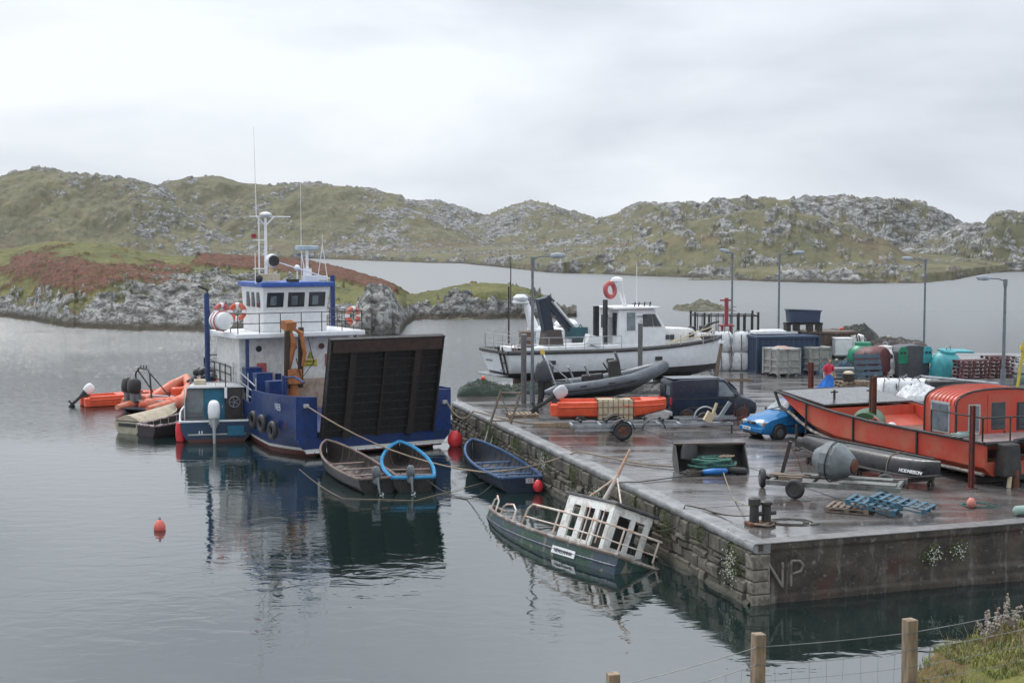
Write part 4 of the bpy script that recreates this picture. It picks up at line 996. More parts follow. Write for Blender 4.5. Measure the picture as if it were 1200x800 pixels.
def rib2():
    root = thing('inflatable_boat', 'second faded orange inflatable with upswept bow between the first one and the workboat', 'inflatable boat', (-20.0, 75.3, 0), R(70)); root.scale = (1.2, 1.2, 1.15)
    T = [(-.3, -.8, .3), (1.2, -.85, .3), (2.6, -.8, .45), (3.6, -.45, .95), (4.0, 0, 1.25), (3.6, .45, .95), (2.6, .8, .45), (1.2, .85, .3), (-.3, .8, .3)]
    b = MB(); b.tube(T, [.12, .26, .27, .27, .26, .27, .27, .26, .12], 12); b.build('tube', pm('salmon_rubber', (.6, .12, .06), (.5, .26, .18), rough=.6), root, smooth=60)
    b = MB(); b.loft([[(x, -w, .2+r), (x, 0, -.15+r*1.2), (x, w, .2+r)] for x, w, r in ((-.0, .7, 0), (1.5, .75, 0), (2.6, .6, .1), (3.6, .2, .6))]); b.box((1.2, 0, .22), (2.6, 1.3, .05)); b.build('hull', navy, root)
    b = MB(); b.box((1.0, 0, .5), (.25, 1.4, .08)); b.box((2.0, 0, .6), (.25, 1.2, .08)); b.build('thwart', lgrey, root)
rib2()
# ------------------------------------------------ currachs
def currach(label, loc, rz, L, bw, mo, mi, mg, motor=True, thw=4, group=None, tm=None, cow=None, nm='currach', gr=.05):
    root = thing(nm, label, 'rowing boat', loc, rz, group=group)
    def f(s):
        b = bw*(.80+.20*math.sin(min(1, s/.4)*PI/2)) if s < .4 else bw*max(0, 1-((s-.4)/.6)**2.3)**.72
        return s, (b, -.12+.65*max(0, s-.68)**1.5*2.0, .50+.48*s**2.6+.04*(1-s), .5)
    open_boat(root, L, f, mo, mi, mg, gr, [(.06+.19*k, .36+.05*k/3, .2) for k in range(thw)], tm or mg, ribs=14, floor=(0.0, .1, .7))
    if motor: outboard(root, (-.03, .1, .46), R(8), .42, cow or pm('old_cowl', (.07, .08, .09), (.14, .15, .16)), grey, .78)
    return root
a_ = G(440, 583, 0); 
currach('weathered brown wooden rowing boat with grey outboard under the ferry ramp', (-4.85, 51.2, 0), R(112), 7.4, .92, blackp, woodd, woodpink, tm=woodpink)
currach('rowing boat with bright sky-blue gunwale and outboard right of the brown one', (-3.6, 51.4, 0), R(99), 6.3, .95, blackp, woodd, cyan, tm=pm('brown_thwart', (.17, .12, .1), (.1, .07, .06)), thw=3, gr=.07)
cb = currach('faded dark blue rowing boat without motor floating against the stone quay wall', (.35, 51.4, 0), R(106), 7.2, .98, navy, pm('boat_inside_blue', (.03, .045, .07), (.06, .05, .045), rough=.6), bluec, motor=False, tm=bluec, thw=4, gr=.055)
q = MB(); q.box((-.02, 0, .42), (.02, .3, .2)); q.build('number_plate', lgrey, cb, loc=(0, -.3, 0))
text('13', .17, black, cb, (-.035, -.3, .36), (PI/2, 0, -PI/2))
buoy('red ball buoy floating at the quay end of the ferry bow', (-2.55, 63.2, .28), .34)
buoy('small lone orange-red buoy floating on open water at lower left', (G(187, 616, .12).x, G(187, 616, .12).y, .08), .19, pm('coral_buoy', (.65, .13, .1), (.55, .1, .08), rough=.35))
buoy('small red buoy hanging beside the dark blue rowing boat stern at the quay wall', (.95, 51.2, .25), .19)
tyre_fender_small('white float beside the dark blue rowing boat', (-1.15, 54.6, .05), .13, white, l=.3)
# ------------------------------------------------ wrecked fishing boat
def wreck():
    # listing away from the camera towards the quay wall, stern low
    st = Vector((3.75, 39.0, 0)); bo = Vector((-1.05, 48.2, 0)); ax = (bo-st); L = 9.9
    root = thing('wrecked_fishing_boat', 'half sunken wooden fishing boat with peeling green hull leaning on the quay wall', 'fishing boat', (3.45, 38.75, -.93), math.atan2(ax.y, ax.x), rx=R(22), ry=R(2.6))
    def f(s):
        b = 1.45*(.72+.28*math.sin(min(1, s/.35)*PI/2)) if s < .35 else 1.45*max(0, 1-((s-.35)/.65)**2.2)**.7
        return s, (b, -.7+.5*max(0, s-.7)*1.6, .98+.62*s**2.2+.12*(1-s)**2, .55)
    o = MB(); R0 = hullrows(f, L, 22); o.loft(R0); s0 = R0[0]; o.add(s0, [tuple(range(len(s0)))]); 
    o.build('hull', wreckh, root, smooth=40)
    q = MB(); R1 = [[(x+(.05 if j == 0 else 0), y, z) for x, y, z in r] for j, r in enumerate(hullrows(f, L, 22, .09))]; q.loft(R1); q.add(R1[0], [tuple(range(len(R1[0])))]); q.build('inner_skin', rib_int, root, smooth=40)
    g = MB()
    for k in (0, -1): g.tube([Vector(r[k])+Vector((0, 0, .03)) for r in R0], .06)
    g.tube([R0[0][0], R0[0][-1]], .06)
    g.build('gunwale', pm('worn_rail', (.16, .12, .1), (.3, .29, .27), rough=.7, lo=.5, hi=.6), root)
    g = MB()
    for k in (0, -1): g.tube([Vector(r[k])+Vector((0, .05*(1 if k else -1)*0, -.28)) for r in R0], .03)
    g.build('rubbing_strake', pm('strake_blue', (.02, .04, .09), (.1, .1, .09), lo=.5, hi=.55, scale=6), root)
    d = MB(); d.loft([[(R1[j][0][0], R1[j][0][1]*.98*k, R1[j][0][2]-.22) for k in (-1, 0, 1)] for j in range(14, 22)]); d.build('foredeck', pm('rotten_deck', (.16, .16, .16), (.08, .07, .06), rough=.7, bump=.5), root)
    d = MB(); d.loft([[(R1[j][0][0], R1[j][0][1]*.95*k, .35) for k in (-1, 0, 1)] for j in range(0, 14)]); d.build('deck', MATS['rotten_deck'], root)
    # bent rail hoops forward
    pk = pm('rusty_white_pipe', (.6, .56, .5), (.5, .3, .2), rough=.6, rust=.27, rc=(.4, .14, .06), rs=4, bump=.1)
    for x, l, s_ in ((9.0, 1.0, 1), (7.3, 1.3, 1)):
        b = MB(); y = f(x/L)[1][0]*s_-.05; y2 = f((x-l)/L)[1][0]*s_-.05; z = f(x/L)[1][2]
        b.tube([(x, y, z), (x-.05, y, z+.32), (x-.25, y+.02, z+.42), (x-l*.8, y2, z+.45), (x-l, y2, z+.3), (x-l-.02, y2, z-.05)], .03, 7); b.build('bow_hoop', pk, root, smooth=50)
    # main guard rail round the stern, on the camera side
    b = MB(); ys = lambda x: f(x/L)[1][0]-.05
    zt = 1.9; P = [(5.3, ys(5.3), 1.1), (5.15, ys(5.2), 1.75), (4.9, ys(4.9), zt)]+[(x, ys(x), zt) for x in (4.2, 3.2, 2.2, 1.4)]+[(.95, .95, zt), (.8, .6, zt), (.75, -.7, zt)]
    b.tube(P, .033, 7); b.tube([(5.25, ys(5.3), 1.5)]+[(x, ys(x), 1.48) for x in (4.2, 3.2, 2.2, 1.4)]+[(.95, .95, 1.48), (.75, -.7, 1.48)], .024, 6)
    for x in (3.2, 1.5): b.cyl((x, ys(x), 1.05), (x, ys(x), zt), .03, n=7)
    b.cyl((.8, .6, .4), (.8, .6, zt), .03); b.cyl((.75, -.6, .4), (.75, -.6, zt), .03)
    b.build('guard_rail', pk, root, smooth=50)
    # wheelhouse: peeling white box with empty window openings, built from posts and panels
    wm = pm('peeling_white_panel', (.72, .72, .69), (.5, .48, .44), rough=.7, rust=.25, rc=(.32, .15, .08), rs=3, lo=.5, hi=.6, bump=.2)
    X0, X1, Y0, Y1, Z0, Z1 = 1.35, 4.0, -.55, .75, .4, 2.5
    b = MB()
    for y in (Y0, Y1):
        for x, w in ((X0+.1, .2), (2.2, .26), (3.0, .3), (X1-.22, .45)): b.box((x, y, (Z0+Z1)/2), (w, .06, Z1-Z0))
        b.box(((X0+X1)/2, y+.002, Z1-.12), (X1-X0-.02, .065, .24)); b.box(((X0+X1)/2+.35, y+.003, Z0+.45), (X1-X0-.8, .07, .9))
    for x in (X0, X1):
        for y in (Y0+.1, .05, Y1-.1): b.box((x, y, (Z0+Z1)/2), (.06, .16, Z1-Z0-.02))
        b.box((x, .05, Z1-.14), (.065, Y1-Y0-.05, .24)); b.box((x, .05, Z0+.45), (.065, Y1-Y0-.05, .9))
    b.build('wheelhouse', wm, root)
    b = MB(); b.box(((X0+X1)/2, .05, (Z0+Z1)/2-.1), (X1-X0-.7, .9, 1.7)); b.build('interior_shade_block', pm('dark_interior', (.035, .035, .035)), root)  # dark block filling the cabin, coloured as the shade behind the openings
    b = MB(); b.box(((X0+X1)/2+.05, .05, Z1+.05), (X1-X0+.35, Y1-Y0+.25, .08)); b.build('roof', pm('roof_dark_felt', (.05, .05, .055), (.12, .12, .12)), root, bevel=.02)
    b = MB()
    for y in (Y1+.035,):
        b.box((2.6, y, 1.75), (.05, .02, 1.1)); b.box((1.8, y, 1.8), (.04, .02, 1.0))
    b.build('window_bar', pk, root)
    b = MB(); b.tube([(3.2, .1, Z1), (2.9, .05, Z1+.9), (2.75, 0, Z1+1.8)], [.06, .055, .035], 8)
    b.tube([(3.8, .4, Z1-.1), (2.9, .05, Z1+.9)], .032); b.tube([(1.9, .2, Z1), (2.9, .05, Z1+.9)], .026)
    b.build('mast', pk, root, smooth=50)
    b = MB(); rnd = random.Random(6)
    for k in range(26): 
        p = (rnd.uniform(4.2, 8), rnd.uniform(-.8, .8), rnd.uniform(.45, .75)); b.box(p, (rnd.uniform(.1, .6), rnd.uniform(.05, .25), rnd.uniform(.04, .2)), (rnd.random(), rnd.random(), rnd.random()*3))
    b.build('deck_debris', rust_m, root)
    b = MB(); b.torus((7.9, .5, 1.15), .16, .05, (.3, 1, .2)); b.cyl((7.4, .2, .9), (8.2, .8, 1.0), .06); b.box((7.7, .4, 1.0), (.4, .3, .3)); b.build('winch', dark, root)
    def hy(x, z):
        bb, k, shh, p = f(x/L)[1]; return bb*math.sin(min(1, max(0, (z-k)/(shh-k))**(1/1.5))*PI/2)**p
    x0 = 2.3; sl = math.atan2(hy(x0, .95)-hy(x0, .62), .33); yw = math.atan2(hy(x0+.5, .78)-hy(x0-.5, .78), 1.0)
    e_ = Matrix.Translation((x0, hy(x0, .78)+.015, .78)) @ Matrix.Rotation(yw, 4, 'Z') @ Matrix.Rotation(-sl, 4, 'X')
    b = MB(); b.box((0, 0, 0), (1.15, .02, .21)); o = b.build('name_plate', white, root); o.matrix_local = e_
    o = text('NEALLANNA', .155, dark, root, (0, 0, 0), (0, 0, 0)); o.matrix_local = e_ @ Matrix.Translation((0, .017, -.055)) @ Euler((PI/2, 0, PI)).to_matrix().to_4x4()
    return root
wreck()
# ------------------------------------------------ mooring ropes
c1_ = fpt(.35, -3.25, 2.2); c2_ = fpt(.35, 3.4, 2.0)
rope('mooring_rope', 'long tan mooring rope sagging from the ferry bow across the small boats to the quay', [c1_, (-1.0, 52.5, .55), (2.35, 50.0, Q+.16), (4.6, 47.6, Q+.05), (6.2, 46.6, Q+.08)], [.5, .15, .02, .0], r=.03)
rope('mooring_rope', 'tan mooring rope from the right side of the ferry bow to the quay edge', [c2_, (-1.7, 62.4, Q+.12), (.6, 58.8, Q+.04), (1.9, 58.0, Q+.03)], [.5, .02, 0], r=.032)
rope('mooring_rope', 'thin rope trailing from the sky-blue rimmed boat to the wreck bow', [(-3.2, 51.6, .5), (-1.6, 49.9, .02), (-.7, 47.6, .9)], [.15, .1], roped, .016)
rope('mooring_rope', 'thin pale line lying across the water below the two moored rowing boats', [(-8.0, 53, .6), (-6, 50.0, .02), (-3.4, 49.6, .02), (-.6, 54, .04)], [.1, 0, 0], ropem, .010)
rope('mooring_rope', 'dark rope from the wreck stern rail up to the quay wall', [(4.1, 39.2, 1.05), (5.3, 39.8, 1.5), (5.9, 38.6, Q+.06)], [.12, 0], roped, .014)
rope('mooring_rope', 'dark rope from the iron bollard curving over the quay lip', [(6.4, 37.6, Q+.25), (5.4, 39.6, Q+.05), (4.9, 39.8, Q+.12), (4.65, 39.6, 1.1)], [.08, 0, 0], roped, .018)
rope('mooring_rope', 'dark rope from the rope-filled bucket over the quay lip to the wreck', [(6.0, 45.6, Q+.05), (4.0, 44.2, Q+.04), (3.25, 43.6, Q+.12), (2.9, 43.2, 1.3)], [0, 0, .0], roped, .018)
rope('mooring_rope', 'rope from the blue float to the iron bollard across the wet deck', [(6.8, 45.3, Q+.15), (6.5, 40.8, Q+.03), (6.55, 37.8, Q+.4)], [.1, .0], ropem, .017)
# ------------------------------------------------ white fishing boat on the quay
def white_boat():
    root = thing('fishing_boat', 'large white fishing boat with black bottom and crane standing ashore on the quay', 'fishing boat', (-.7, 73.6, Q), R(25))
    L = 13.4
    def f(s):
        b = 1.85*(.94+.06*math.sin(min(1, s/.3)*PI/2)) if s < .45 else 1.85*max(0, 1-((s-.45)/.55)**2.6)**.72
        k = .55-.35*min(1, s/.25)+1.15*max(0, s-.86)*2
        return s, (b, k, 1.86+.75*max(0, s-.35)**2*1.35+.08*(1-s)**2, .42)
    o = MB(); rows = hullrows(f, L, 24)
    rows = [[(x+(z-.5)*.10*(1 if j > 20 else 0)+(-.25*(z-1) if j == 0 else 0), y, z) for x, y, z in r] for j, r in enumerate(rows)]
    o.loft(rows); o.add(rows[0], [tuple(range(len(rows[0])))])
    hm = pm('white_hull_paint', (.74, .76, .79), (.68, .7, .72), rough=.35, zs=[(.86, (.03, .03, .032))], grime=.06)
    hu = o.build('hull', hm, root, smooth=40)
    d = MB(); d.loft([[(r[0][0], r[0][1]*k, r[0][2]-.12) for k in (-.98, 0, .98)] for r in rows]); d.build('deck', lgrey, root)
    g = MB()
    for k in (0, -1): g.tube([Vector(r[k]) for r in rows], .11, 8)
    g.tube([rows[0][0], rows[0][-1]], .11, 8); g.build('rubbing_strake', pm('dark_fendering', (.07, .07, .07), (.045, .045, .045), rough=.6), root, smooth=50)
    for x in (2.2, 5.6, 8.6):
        s = x/L; y = -f(s)[1][0]; b = MB(); b.box((x, y-.0, 1.38), (.42, .1, .2)); b.build('hull_port', black, root, bevel=.03)
    b = MB(); b.prism([(1.5, .1), (L*.86, .1), (L*.93, .9), (1.2, .7)], -.09, .09, 'y'); b.build('keel', pm('antifoul_dark', (.04, .035, .033), rough=.7), root)
    text('Kittiwake', .36, pm('name_dark', (.12, .12, .14)), root, (L-1.35, -1.02, 2.05), (R(72), R(-6), R(27)), sx=.9) if 0 else None
    b = MB(); b.box((4.3, 0, 1.98), (7.4, 2.3, .28)); b.build('deck_casing', white, root, bevel=.03)
    # wheelhouse
    wh = MB(); wh.loft([[(6.5, -1.15, 1.8), (6.5, 1.15, 1.8), (9.5, 1.05, 1.8), (9.5, -1.05, 1.8)], [(6.5, -1.15, 2.9), (6.5, 1.15, 2.9), (9.5, 1.05, 2.9), (9.5, -1.05, 2.9)], [(6.55, -1.1, 4.0), (6.55, 1.1, 4.0), (8.75, 1.0, 4.0), (8.75, -1.0, 4.0)]], ring=True, cap=True)
    w = wh.build('wheelhouse', white, root, bevel=.05)
    b = MB(); b.box((7.6, 0, 4.06), (2.75, 2.5, .11)); b.build('wheelhouse_roof', white, root, bevel=.03)
    for x, wd, z0, hh in ((7.25, .5, 3.35, .95),):
        b = MB(); b.box((x, -1.125, z0), (wd, .05, hh), (R(-2.6), 0, 0)); b.build('window', glassl, w, bevel=.01)
    for x0, x1, x2, x3 in ((8.0, 8.62, 8.52, 8.0), (8.68, 9.15, 8.72, 8.58)):
        b = MB(); b.prism([(x0, 3.05), (x1, 3.05), (x2, 3.72), (x3, 3.72)], -1.115, -1.06, 'y'); b.build('window', glass, w)
    b = MB(); b.loft([[(9.42, -.95, 2.98), (9.42, .95, 2.98)], [(8.86, -.9, 3.85), (8.86, .9, 3.85)]]); b.build('windscreen', glassl, w)
    b = MB(); b.box((6.49, -.7, 3.2), (.05, .4, 1.2)); b.box((6.49, .45, 3.3), (.05, .7, .7)); b.build('aft_window', glass, w)
    b = MB(); b.box((6.48, -.15, 2.7), (.05, .55, 1.7)); b.build('aft_door', lgrey, w)
    text('SAMARIA', .16, dark, w, (7.9, -1.16, 3.55), (PI/2, 0, 0)); text('GY 47', .12, dark, w, (7.9, -1.16, 3.3), (PI/2, 0, 0))
    # fore cabin
    fc = MB(); fc.loft([[(9.3, -1.1, 1.9), (9.3, 1.1, 1.9), (12.2, .75, 2.0), (12.2, -.75, 2.0)], [(9.3, -1.0, 2.95), (9.3, 1.0, 2.95), (11.4, .7, 2.85), (11.4, -.7, 2.85)]], ring=True, cap=True)
    fm = fc.build('fore_cabin', whiter, root, bevel=.08)
    for x in (9.55, 9.85): 
        b = MB(); b.box((x, -1.06, 2.45), (.24, .06, .26)); b.build('cabin_window', glass, fm, bevel=.02)
    b = MB(); b.box((11.2, -.86, 2.5), (.34, .08, .26), (0, 0, R(8))); b.build('cabin_window', glass, fm, bevel=.02)
    # rails and boathook poles
    rails(root, [(.1, -1.75, 1.95), (3.0, -1.8, 1.9), (6.3, -1.8, 1.9)], .75, lgrey, .02, name='side_railing', mid=(.5,))
    rails(root, [(.0, -1.6, 1.95), (0, 1.7, 1.95), (3, 1.8, 1.9), (6.3, 1.8, 1.9)], .85, lgrey, .02, name='far_railing', mid=(.5,))
    b = MB(); b.tube([(9.2, -1.7, 2.05), (9.6, -1.7, 2.25), (11.6, -1.45, 2.5), (12.6, -.9, 2.8)], .035); b.tube([(9.4, -1.6, 2.2), (12.5, -.95, 2.95)], .03)
    for x, y in ((10, -1.65), (11.6, -1.4), (12.6, -.9)): b.cyl((x, y, 2.0), (x, y, 2.6), .025)
    b.build('fore_rail', cream, root)
    b = MB(); b.box((12.6, 0, 2.75), (.5, .4, .35)); b.tube([(12.2, -.3, 2.7), (12.7, -.1, 3.0), (13.5, 0, 3.15)], .06); b.box((11.9, .2, 2.75), (.3, .3, .3)); b.build('anchor_winch', dark, root)
    # crane behind the wheelhouse
    k = MB(); k.box((3.1, .1, 2.5), (1.1, .9, .9), taper=.8); kr = k.build('crane_base', pm('crane_brown', (.06, .045, .04)), root, bevel=.03)
    k = MB(); k.box((2.75, .1, 3.6), (.55, .5, 2.1), (0, R(-12), 0)); k.build('crane_mast', navy, kr, bevel=.03)
    k = MB(); k.box((3.6, .1, 3.65), (2.7, .42, .45), (0, R(48), 0)); ja = k.build('crane_jib', pm('crane_blue_black', (.02, .03, .055)), kr, bevel=.03)
    k = MB(); k.box((3.65, -.13, 3.85), (1.5, .05, .12), (0, R(48), 0)); k.build('white_stripe', white, kr)
    k = MB(); k.cyl((3.0, -.15, 4.45), (4.6, -.15, 2.7), .05); k.build('ram', galv, kr)
    k = MB(); k.box((4.6, .1, 2.75), (1.1, .6, .6)); k.tube([(4.3, -.1, 2.6), (4.7, -.2, 3.2), (5.1, 0, 2.7)], .04); k.build('winch_block', pm('winch_teal', (.02, .09, .11)), kr, bevel=.03)
    k = MB(); k.box((6.1, -.35, 3.2), (.14, .3, 2.6)); k.box((5.9, .3, 3.0), (.3, .14, 2.3)); k.build('gantry_post', black, root)
    k = MB(); k.box((5.0, -1.0, 2.4), (.8, .5, .5), (0, .3, 0)); k.build('deck_chair', white, root)
    # mast over the wheelhouse
    k = MB(); k.tube([(7.4, -.3, 4.1), (7.15, -.25, 5.2), (7.0, -.25, 5.45)], .06); k.tube([(7.6, .3, 4.1), (7.15, .2, 5.2)], .06); k.box((7.0, 0, 5.35), (.5, .7, .06)); m_ = k.build('wheelhouse_mast', white, root)
    k = MB(); k.lathe([(.3, 0), (.34, .08), (.3, .22), (.1, .3)], 16, (7.0, 0, 5.4)); k.build('radar_dome', white, m_, smooth=40)
    k = MB(); k.cyl((8.4, .3, 4.1), (8.4, .3, 6.4), .015); k.build('whip_antenna', white, root)
    k = MB()
    for x in (8.0, 8.35, 8.7, 7.75): k.cyl((x, -.6, 4.1), (x+.05, -.6, 4.35), .035)
    k.tube([(7.6, -.6, 4.25), (8.8, -.6, 4.28)], .02); k.build('roof_lamps', dark, root)
    # stern gear
    k = MB(); k.tube([(-.35, -1.2, 2.2), (.0, -1.25, .7)], .05); k.tube([(-.35, -.7, 2.2), (.0, -.75, .7)], .05)
    for z in (1.0, 1.4, 1.8): k.cyl((-.2-.0*z, -1.2, z), (-.2, -.7, z), .03)
    k.build('stern_ladder', dark, root)
    k = MB(); k.box((-.3, .2, .72), (.6, 2.6, .06)); k.build('stern_platform', galv, root)
    text('Emnis', .38, pm('name_dark', (.12, .12, .14)), root, (-.13, .95, 1.35), (R(80), 0, -PI/2), sx=.9)
    text('Kathleen', .3, MATS['name_dark'], root, (12.55, -1.13, 2.22), (R(70), 0, R(30)), sx=.8)
    k = MB(); rnd = random.Random(2)
    for i in range(10): k.box((rnd.uniform(.3, 2.2), rnd.uniform(-1.2, 1.2), 2.05), (rnd.uniform(.2, .7), .2, .2), (0, 0, rnd.random()*3))
    k.box((1.3, -.9, 2.12), (.35, .35, .25)); k.build('deck_gear', pm('gear_brown', (.16, .11, .08)) if 'gear_brown' not in MATS else MATS['gear_brown'], root)
    return root
white_boat()
r_ = thing('life_ring', 'bright red life ring on the white fishing boat wheelhouse mast', 'life ring', (5.25, 76.2, 6.55), R(25))
q = MB(); q.torus((0, 0, 0), .37, .13, (.35, -1, .1), 26, 10); q.build('ring', fadedred, r_, smooth=60)
for (lx, ly, wd, hg, mm, lb) in ((1.6, 0, .55, .55, rust_m, 'rusty brown block under the stern of the white fishing boat'), (6.6, 0, .5, .2, woodd, 'timber block under the keel of the white fishing boat, middle one'), (10.2, 0, .5, .2, woodd, 'timber block under the keel of the white fishing boat near the bow')):
    p = Vector((-.7, 73.6, 0))+Vector((math.cos(R(25))*lx-math.sin(R(25))*ly, math.sin(R(25))*lx+math.cos(R(25))*ly, 0))
    b = MB(); b.box((0, 0, hg/2), (.45, 2.4, hg)); b.box((.02, -.9, hg*.62), (.5, .5, hg*.7)); o = b.build('keel_block', mm, loc=(p.x, p.y, Q), rot=(0, 0, R(25)), bevel=.02); tag(o, lb, 'block')
# ---- smaller white cabin boat moored behind it
def cabin_boat():
    root = thing('cabin_boat', 'small white cabin cruiser with dome and brown door moored behind the big white boat', 'cabin boat', (-.9, 83.2, 0), R(10)); root.scale = (1.3, 1.35, 1.42)
    def f(s):
        b = 1.3*max(.0, 1-max(0, (s-.4)/.6)**2.4)**.75; return s, (b, -.3+.3*max(0, s-.7), 1.15+.5*s*s, .5)
    o = MB(); r0 = [[(x+1.2, y, z) for x, y, z in r] for r in hullrows(f, 5.6, 14)]; o.loft(r0); o.add(r0[0], [tuple(range(len(r0[0])))]); o.build('hull', white, root, smooth=40)
    d = MB(); d.loft([[(r[0][0], r[0][1]*k, r[0][2]-.03) for k in (-1, 0, 1)] for r in r0]); d.build('deck', lgrey, root)
    c = MB(); c.loft([[(1.4, -1.05, 1.2), (1.4, 1.05, 1.2), (5.4, .8, 1.5), (5.4, -.8, 1.5)], [(1.6, -1.0, 2.9), (1.6, 1.0, 2.9), (3.6, .85, 2.9), (3.6, -.85, 2.9)]], ring=True, cap=True); cc = c.build('cabin', white, root, bevel=.08)
    for x, wd in ((2.35, .9), (3.5, .55)): b = MB(); b.box((x, -.97, 2.45), (wd, .12, .42)); b.build('window', glass, cc, bevel=.03)
    c = MB(); c.box((1.2, -.6, 2.1), (.5, .7, 1.4)); c.build('cabin_door', pm('brown_door', (.17, .09, .06)), root)
    c = MB(); c.lathe([(.5, 0), (.55, .1), (.4, .25), (.05, .32)], 16, (3.2, 0, 2.95)); c.build('roof_hatch', white, root, smooth=40)
    c = MB(); c.tube([(1.7, 0, 2.85), (1.35, 0, 3.9)], [.26, .14], 8); c.box((1.1, 0, 3.95), (.7, .55, .12)); c.build('flying_mast', white, root, bevel=.05)
    c = MB(); c.lathe([(.34, 0), (.36, .12), (.2, .25)], 14, (1.1, 0, 4.02)); c.build('radome', pm('radome', (.6, .63, .66)), root, smooth=40)
    c = MB(); c.cyl((.5, -.3, 1.2), (.5, -.3, 4.6), .04); c.cyl((.7, .3, 3.8), (.7, .3, 5.6), .025); c.build('pole', dark, root)
cabin_boat()
# ------------------------------------------------ grey RIB
def grey_rib():
    p = G(640, 478); root = thing('inflatable_boat', 'grey inflatable boat with black console and twin raised bow on the quay', 'inflatable boat', (1.9, 65.3, Q+.42), R(4), ry=R(-6))
    T = [(-.45, -1.05, .38), (0, -1.07, .38), (2, -1.1, .4), (3.6, -1.0, .5), (4.7, -.55, .72), (5.25, 0, .86), (4.7, .55, .72), (3.6, 1.0, .5), (2, 1.1, .4), (0, 1.07, .38), (-.45, 1.05, .38)]
    b = MB(); b.tube(T, [.1, .28, .29, .29, .28, .26, .28, .29, .29, .28, .1], 14); tb = b.build('tube', ribgrey, root, smooth=60)
    b = MB(); b.tube([(x, y*1.27, z-.03) for x, y, z in T[1:5]], .045, 6); b.tube([(x, y*1.27, z-.03) for x, y, z in T[6:10]], .045, 6); b.build('rubbing_strake', black, tb)
    b = MB(); b.loft([[(x, -w, .25+r), (x, -w*.5, -.12+r*1.3), (x, 0, -.35+r*1.5), (x, w*.5, -.12+r*1.3), (x, w, .25+r)] for x, w, r in ((-.0, .9, 0), (2, .95, 0), (3.6, .8, .12), (4.6, .35, .42), (5.05, .05, .6))]); b.box((1.9, 0, .26), (3.8, 1.7, .05)); b.box((0, 0, .4), (.08, 1.6, .6)); b.build('hull', dark, root, smooth=40)
    b = MB(); b.box((2.95, 0, .85), (.6, .62, 1.1), taper=.85); co = b.build('console', dark, root, bevel=.06)
    b = MB(); b.box((3.12, 0, 1.52), (.08, .6, .5), (0, -.25, 0)); b.build('console_cover', pm('console_grey', (.12, .12, .13)), co, bevel=.05)
    b = MB(); b.torus((2.55, 0, 1.15), .2, .025, (1, 0, .5)); b.build('steering_wheel', black, co)
    b = MB(); b.box((1.9, 0, .62), (1.0, .4, .5)); b.build('seat', black, root, bevel=.08)
    for x in (1.0, 1.75):
        b = MB(); b.tube([(x, -.25, .8), (x-.15, -.25, 1.3), (x-.15, .25, 1.3), (x, .25, .8)], .035); b.build('seat_back_frame', galv, root)
    b = MB(); b.tube([(0.1, -.95, .6), (-.2, -.9, 1.8), (-.25, -.5, 2.0), (-.25, .5, 2.0), (-.2, .9, 1.8), (.1, .95, .6)], .04, 8); b.tube([(.9, -.98, .6), (-.15, -.8, 1.75)], .03); b.tube([(.9, .98, .6), (-.15, .8, 1.75)], .03); b.build('a_frame', galv, root, smooth=50)
    b = MB(); b.box((-.27, 0, 2.15), (.2, .35, .25), taper=.6); b.build('yellow_light', pm('amber', (.65, .4, .06)), root, bevel=.02)
    outboard(root, (-.15, 0, .55), 0, .25, pm('outboard_grey', (.06, .07, .08)), dark, 1.75)
    b = MB()
    for x in (1.3, 2.6, 3.6): b.box((x, -1.36, .5), (.3, .03, .06))
    b.build('grab_patches', black, root)
    t = thing('boat_trailer', 'low galvanised boat trailer under the grey inflatable boat', 'trailer', (1.9, 65.3, Q), R(4))
    b = MB()
    for y in (-.6, .6): b.box((2.2, y, .36), (4.6, .08, .1))
    for x in (.2, 2.2, 4.2): b.box((x, 0, .35), (.08, 1.2, .09))
    b.box((5.2, 0, .36), (1.8, .1, .1)); b.build('trailer_frame', galv, t)
    for y in (-.85, .85): wheel(t, (1.0, y, .27), (0, 1, 0), .27, .16)
    b = MB(); b.cyl((5.6, 0, .1), (5.6, 0, .7), .03); b.build('jockey_post', galv, t); wheel(t, (5.6, 0, .1), (0, 1, 0), .1, .06, name='jockey_wheel')
grey_rib()
